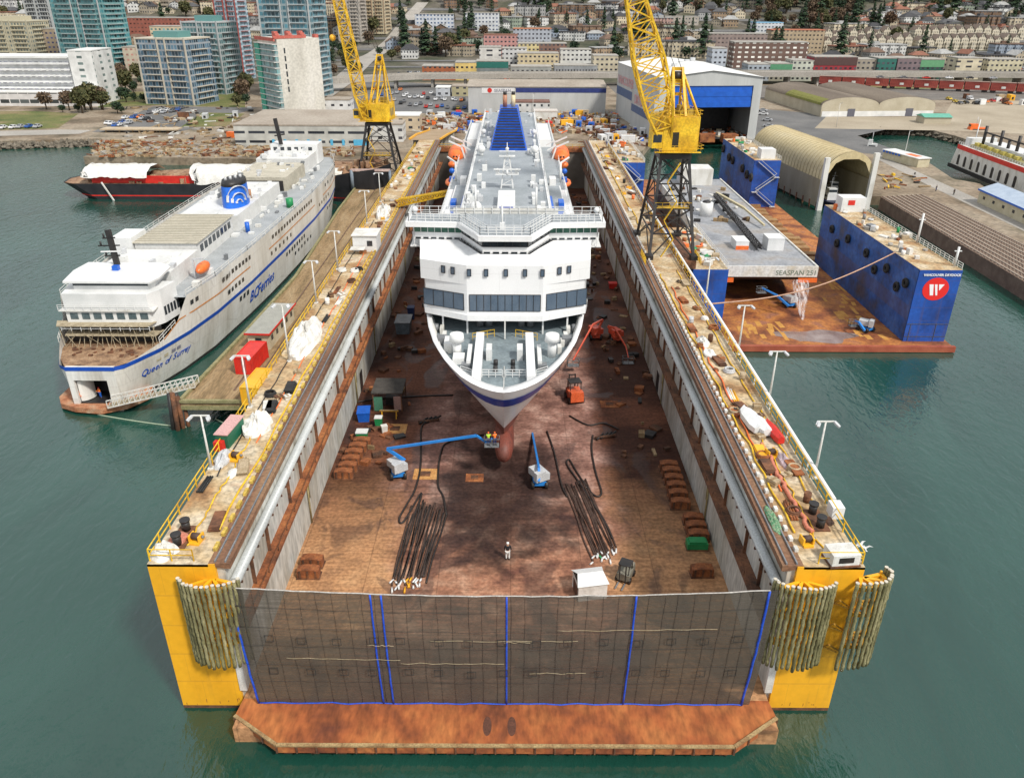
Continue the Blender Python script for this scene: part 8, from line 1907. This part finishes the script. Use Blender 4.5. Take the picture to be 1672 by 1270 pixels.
for (kind, mn, side), lst in kinds.items():
    lst.sort(key=lambda q: q[0].y)
    for i, (p, m) in enumerate(lst):
        mb = MB(m); a = R(0, 3)
        if kind == 'drum': mb.tube(p, p+Vector((0, 0, .95)), .32, 10); mb.tube(p+Vector((0, 0, .3)), p+Vector((0, 0, .36)), .345, 10); mb.tube(p+Vector((0, 0, .62)), p+Vector((0, 0, .68)), .345, 10)
        elif kind == 'crate':
            sx, sy, sz = R(.5, 1.0), R(.5, 1.2), R(.25, .6); mb.cbox(p, sx, sy, sz, a); mb.use(WOOD).cbox(p+Vector((0, 0, sz)), sx*1.08, sy*.2, .06, a).cbox(p+Vector((0, 0, sz*.5)), sx*1.06, sy*1.05, .08, a)
        elif kind == 'rope coil':
            for k in range(3): torus(mb, p+Vector((R(-.05, .05), R(-.05, .05), .1+.15*k)), .62-.05*k, .1, 'z', 14, 6)
        elif kind == 'bundle':
            mb.smooth = True; s = R(.35, .6); rr = []
            for k in range(5):
                r_ = max(.05, cos(k/4*pi/2)); rr.append([(p.x+s*r_*cos(b_)*(1+.4*noise.noise((cos(b_)+p.y, sin(b_), k))), p.y+s*1.3*r_*sin(b_)*(1+.4*noise.noise((cos(b_), sin(b_)+p.y, k))), p.z+s*.8*sin(k/4*pi/2)) for b_ in [2*pi*q/9 for q in range(9)]])
            mb.loft(rr, True)
        elif kind == 'plank stack':
            for k in range(5): mb.cbox(p+Vector((R(-.1, .1), R(-.1, .1), k*.08)), .9, R(1.8, 2.6), .07, a*.15)
        else:
            for k in range(3): mb.tube(p+Vector((-.3+.22*k, -1.4, .12)), p+Vector((-.2+.22*k, R(1.0, 1.6), .12)), .1, 7)
        tag(mb.build(kind.replace(' ', '_')), '%s %s on the %s dock wall, %s %s one from the near end' % (mn, kind, side, nth(i), mn) if len(lst) > 1 else '%s %s on the %s dock wall deck' % (mn, kind, side), kind.split()[-1] if kind != 'rope coil' else 'rope coil', 'small gear on the %s dock wall' % side)
# hoses and lines running along the wing decks
for i, (side, h, m, lab, r, ya, yb_) in enumerate(((-1, 23.5, YELCR, 'yellow hose along the inner edge of the left wall', .1, 52, 225), (1, 23.5, YELCR, 'yellow hose along the inner edge of the right wall', .1, 52, 118), (1, 24.2, ORANGE, 'orange hose snaking along the right wall', .09, 58, 112), (-1, 24.6, ORANGE, 'orange hose snaking along the left wall', .07, 66, 130), (1, 26.6, YELCR, 'yellow line near the outer rail of the right wall', .09, 56, 120), (1, 25.2, YELCR, 'yellow cable between the winches on the right wall', .07, 50, 72), (-1, 25.4, YELCR, 'yellow cable between the bollards and winch on the left wall', .07, 50, 68), (-1, 26.4, BLACK, 'black hose near the outer rail of the left wall', .07, 60, 150), (1, 24.8, M('salmon_line', (.6, .2, .12), 1, .7), 'salmon rope pile stretched near the right corner', .2, 52, 66), (1, 24.5, YELCR, 'yellow hose on the right wall beyond the crane', .12, 146, 236))):
    pts = [Vector((CX+side*(h+.35*noise.noise((k*.35, i*7.7, 0))), ya+(yb_-ya)*k/60, TOPZ+r+.02)) for k in range(61)]
    tag(MB(m).path(pts, r, 5).build('deck_hose'), lab, 'hose')
# ---------------------------------------------------------------- the yard behind the dock and the left wharf
def rubble(lab, us, n, mats, smin, smax, hmax, z=2.6):
    mb = MB(mats[0])
    for i in range(n):
        u, v = R(us[0], us[2]), R(us[1], us[3]); p = Z(u, v, z); s = R(smin, smax); mb.use(random.choice(mats)); 
        if random.random() < .3: a = R(0, pi); mb.beam(p+Vector((0, 0, .3)), p+Vector((cos(a)*s*3, sin(a)*s*3, R(.2, hmax))), .35)
        else: mb.cbox(p, s*R(.6, 1.6), s*R(.6, 1.6), R(.2, hmax), R(0, 3))
    tag(mb.build('rubble'), lab, 'rubble', kind='stuff')
BRM = [RUSTD, RUST, WOOD, TANC, RUSTD, M('pinkish_scrap', [(.3, .2, .16), (.45, .33, .28)], .6, .9, det=.4), CONC, WHITE2]
rubble('timber and scrap spread over the left wharf', (150, 231, 580, 257), 800, [WOOD, RUST, TANC, TANC, CONC, WOOD, RUSTD], .4, 1.7, .9)
rubble('rusty scrap and machinery spread across the yard behind the dock', (690, 186, 1010, 219), 900, BRM+BRM+BRM+[ORANGE, BLUE, YEL, RUSTD, RUSTD], .5, 1.8, 1.5)
rubble('scattered material on the left yard', (200, 176, 640, 232), 380, [WOOD, TANC, CONC, RUSTD, WHITE2, BLACK], .5, 2.4, 1.0)
rubble('equipment spread before the white shed and between the docks', (960, 205, 1062, 240), 200, BRM+BRM+[BLUE, WHITE], .5, 1.8, 1.4)
rubble('gear at the foot of the vaulted sheds and on the quay', (1440, 285, 1500, 310), 26, [WOOD, RUST, YELCR, BLACK], .4, 1.6, .8)
rubble('gear stacked in the mouth of the white shed', (1130, 198, 1225, 224), 120, [RUST, TANC, ORANGE, BLACK, WHITE2], .6, 2.2, 1.6)
random.seed(99); cts = {}
CCOL = {'white': WHITE, 'blue': BLUE, 'red': RED, 'orange': ORANGE, 'yellow': YEL, 'grey': LSTEEL, 'brown': RUSTD, 'tan': TANC}
items = []
for (ua, va, ub, vb_, n, where) in ((690, 186, 1005, 216, 42, 'in the yard behind the dock'), (300, 176, 640, 232, 26, 'in the left yard'), (960, 206, 1060, 238, 14, 'beside the white shed wall'), (1560, 160, 1672, 176, 9, 'on the far gravel lot')):
    for i in range(n): items.append((R(ua, ub), R(va, vb_), random.choices(list(CCOL), [5, 1.5, 1.5, 1.5, 2, 5, 4, 5])[0], where))
items.sort(key=lambda q: q[0])
for u, v, cn, where in items:
    key = (cn, where); c = cts.get(key, 0); cts[key] = c+1; p = Z(u, v, 2.62); L_ = R(2, 5.5); mb = MB(CCOL[cn]); a = R(-.3, .3)+(pi/2 if random.random() < .5 else 0); h = R(1.6, 2.8)
    mb.cbox(p, 2.4, L_, h, a).cbox(p+Vector((0, 0, h)), 2.5, L_+.1, .1, a); mb.use(BLACK).cbox(p+Vector((0, 0, h*.2)), 1.0, L_+.16, h*.5, a)
    tag(mb.build('storage_container'), '%s container %s, %s %s one from the left' % (cn, where, nth(c), cn), 'container', 'containers ashore')
# floating mooring line, gull, quay posts
mb = MB(M('pale_green_rope', (.35, .42, .3), 1, .8)); mb.path([Z(160+i*9, 677+6*sin(i/14*1.6)+i*.9, .08) for i in range(17)], .1, 5); tag(mb.build('floating_rope'), 'pale green rope floating from the ferry bow to the pier piles', 'rope')
mb = MB(M('pale_green_rope', (.35, .42, .3), 1, .8)); a, b = Z(352, 684, .3), Vector((-28, 84, 3)); mb.path([a.lerp(b, i/8) for i in range(9)], .08, 5); tag(mb.build('floating_rope'), 'green rope from the pier piles to the left dock wall', 'rope')
for i, (u, v, z) in enumerate(((1412, 895, 12.), (1405, 890, 12.5))):
    p = Z(u, v, z); g_ = thing('gull', 'white gull flying off the right corner of the dock, %s one' % ('nearer' if i == 0 else 'farther'), 'gull', tuple(p), i*.6); mb = MB(WHITE); mb.smooth = True
    mb.path([(0, -.3, 0), (0, -.1, .02), (0, .15, .04), (0, .3, .06), (0, .38, .05)], .1, 7, [.03, .09, .1, .06, .02]); mb.smooth = False
    for s in (-1, 1): mb.poly([(s*.06, .12, .06), (s*.4, .16, .2), (s*.4, -.02, .2), (s*.06, -.1, .05)]); mb.poly([(s*.4, .16, .2), (s*.75, .02, .12), (s*.4, -.02, .2)])
    mb.poly([(-.04, -.28, 0), (.04, -.28, 0), (.1, -.45, .02), (-.1, -.45, .02)]); mb.build('body', g_, local=True); MB(ORANGE).tube((0, .38, .05), (0, .46, .04), .02, 5, .005).build('beak', g_, local=True)
# black hull streak pipes, lamp masts on the quay
for i, (u, v) in enumerate(((1330, 168), (1365, 208), (1475, 262), (870, 190))):
    p = Z(u, v, 2.6); t = thing('lamp_post', 'thin lamp post on shore, %s from the left' % nth([870, 1330, 1365, 1475].index(u)), 'lamp post', tuple(p), 0, 'lamp posts ashore'); MB(WHITE2).tube((0, 0, 0), (0, 0, 10), .14, 6, .08).build('pole', t, local=True); MB(STEEL).beam((0, 0, 10), (1.2, 0, 10.1), .14).build('lamp_head', t, local=True)
# ================================================================ people
SKINM = M('skin', (.5, .3, .2), 1, .6, det=.05)
def skinmesh(name, vs, es, rs, mat, par):
    me = bpy.data.meshes.new(name); me.from_pydata(vs, es, []); me.materials.append(mat); o = bpy.data.objects.new(name, me); COL.objects.link(o); o.parent = par
    m = o.modifiers.new('skin', 'SKIN'); m.use_smooth_shade = True; me.skin_vertices  # radii below
    for i, r in enumerate(rs): me.skin_vertices[0].data[i].radius = (r, r); me.skin_vertices[0].data[i].use_root = (i == 0)
    s = o.modifiers.new('sub', 'SUBSURF'); s.levels = 1; s.render_levels = 2; return o
def person(lab, p, rz, top, legs, hat, arms=0):
    t = thing('person', lab, 'person', tuple(p), rz)
    V = [(0, 0, .95), (0, 0, 1.12), (0, 0, 1.32), (0, 0, 1.46), (0, .01, 1.54), (0, .02, 1.63), (0, .02, 1.71)]; E = [(i, i+1) for i in range(6)]; Rr = [.14, .13, .155, .085, .055, .085, .07]
    V.append((0, .115, 1.62)); E.append((5, 7)); Rr.append(.016)
    arm = {0: [(.2, 0, 1.42), (.27, .02, 1.14), (.28, .14, .92), (.28, .17, .84)], 1: [(.2, 0, 1.42), (.26, .16, 1.2), (.2, .4, 1.24), (.19, .48, 1.25)]}[arms]
    for s in (-1, 1):
        b = len(V)
        for (x, y, z), r in zip(arm, (.06, .045, .034, .036)): V.append((s*x, y, z)); Rr.append(r)
        E += [(2, b), (b, b+1), (b+1, b+2), (b+2, b+3)]
        hx, hy, hz = V[b+3]
        for f in range(4):
            q = len(V); V += [(hx+s*(f-1.5)*.018, hy+.03, hz-.03), (hx+s*(f-1.5)*.02, hy+.055+(.006 if f in (1, 2) else 0), hz-.075)]; Rr += [.009, .007]; E += [(b+3, q), (q, q+1)]
        q = len(V); V += [(hx-s*.035, hy+.03, hz+.0), (hx-s*.05, hy+.05, hz-.025)]; Rr += [.01, .008]; E += [(b+3, q), (q, q+1)]
        b = len(V); V += [(s*.1, 0, .88), (s*.12, .02, .48), (s*.12, -.02, .09), (s*.13, .14, .04)]; Rr += [.095, .065, .045, .04]; E += [(0, b), (b, b+1), (b+1, b+2), (b+2, b+3)]
    skinmesh('body', V, E, Rr, SKINM, t)
    sh_ = [(0, 0, .95), (0, 0, 1.14), (0, 0, 1.32), (0, 0, 1.45)]; e_ = [(0, 1), (1, 2), (2, 3)]; r_ = [.16, .155, .175, .1]
    for s in (-1, 1):
        b = len(sh_); sh_ += [(s*arm[0][0], 0, 1.42), (s*arm[1][0], arm[1][1], arm[1][2]), (s*arm[2][0], arm[2][1], arm[2][2])]; r_ += [.078, .06, .048]; e_ += [(2, b), (b, b+1), (b+1, b+2)]
    skinmesh('jacket', sh_, e_, r_, top, t)
    v_ = [(0, 0, .96)]; r_ = [.155]; e_ = []
    for s in (-1, 1): b = len(v_); v_ += [(s*.1, 0, .86), (s*.12, .02, .48), (s*.12, -.02, .1)]; r_ += [.115, .085, .065]; e_ += [(0, b), (b, b+1), (b+1, b+2)]
    skinmesh('trousers', v_, e_, r_, legs, t)
    for s in (-1, 1): MB(BLACK).box(s*.12-.05, s*.12+.05, -.08, .2, 0, .1).build('boot', t, local=True)
    MB(hat).ball((0, .02, 1.68), .125, (1, 1.15, .9), 10, 6, True).box(-.1, .1, .1, .2, 1.67, 1.69).build('helmet', t, local=True)
    mb = MB(BLACK)
    for s in (-1, 1): mb.ball((s*.035, .105, 1.64), .011, nu=6, nv=4)
    mb.box(-.025, .025, .098, .106, 1.575, 1.583); mb.build('face_features', t, local=True); return t
HV = M('hi_vis_orange', (.9, .2, .02), 1, .7, det=.05); LIME = M('hi_vis_lime', (.5, .8, .05), 1, .7, det=.05); DKC = M('dark_cloth', (.015, .015, .02), 1, .9); WHC = M('white_cloth', (.75, .75, .72), 1, .9); NVC = M('navy_cloth', (.03, .05, .15), 1, .9)
person('person in a dark jacket and pale trousers walking alone on the dock floor', P(829, 913), 0, DKC, WHC, WHITE).scale = (1.25,)*3
person('person in a lime vest in the blue lift basket', (bk.x-.4, bk.y, bk.z-.88), 0, LIME, NVC, ORANGE, 1); person('person in an orange vest in the blue lift basket', (bk.x+.35, bk.y+.05, bk.z-.88), .4, HV, NVC, ORANGE, 1)
person('person in orange standing in the ferry bow opening, left one', (fx(103)-1.8, 103.6, 1.2), pi, HV, NVC, RED); person('person in orange and blue in the middle of the ferry bow opening', (fx(103)-.4, 103.0, 1.2), 2.6, HV, BLUE, RED, 1); person('person in an orange vest on the apron by the gangway foot', (fx(103)-2.8, 101.9, 1.1), 2.9, HV, NVC, ORANGE)
person('person in dark clothes walking on the quay right of the railed pier', Z(1528, 312, 2.7), .6, DKC, NVC, BLACK); person('second person in dark clothes farther along the quay', Z(1557, 318, 2.7), .2, DKC, DKC, BLACK)
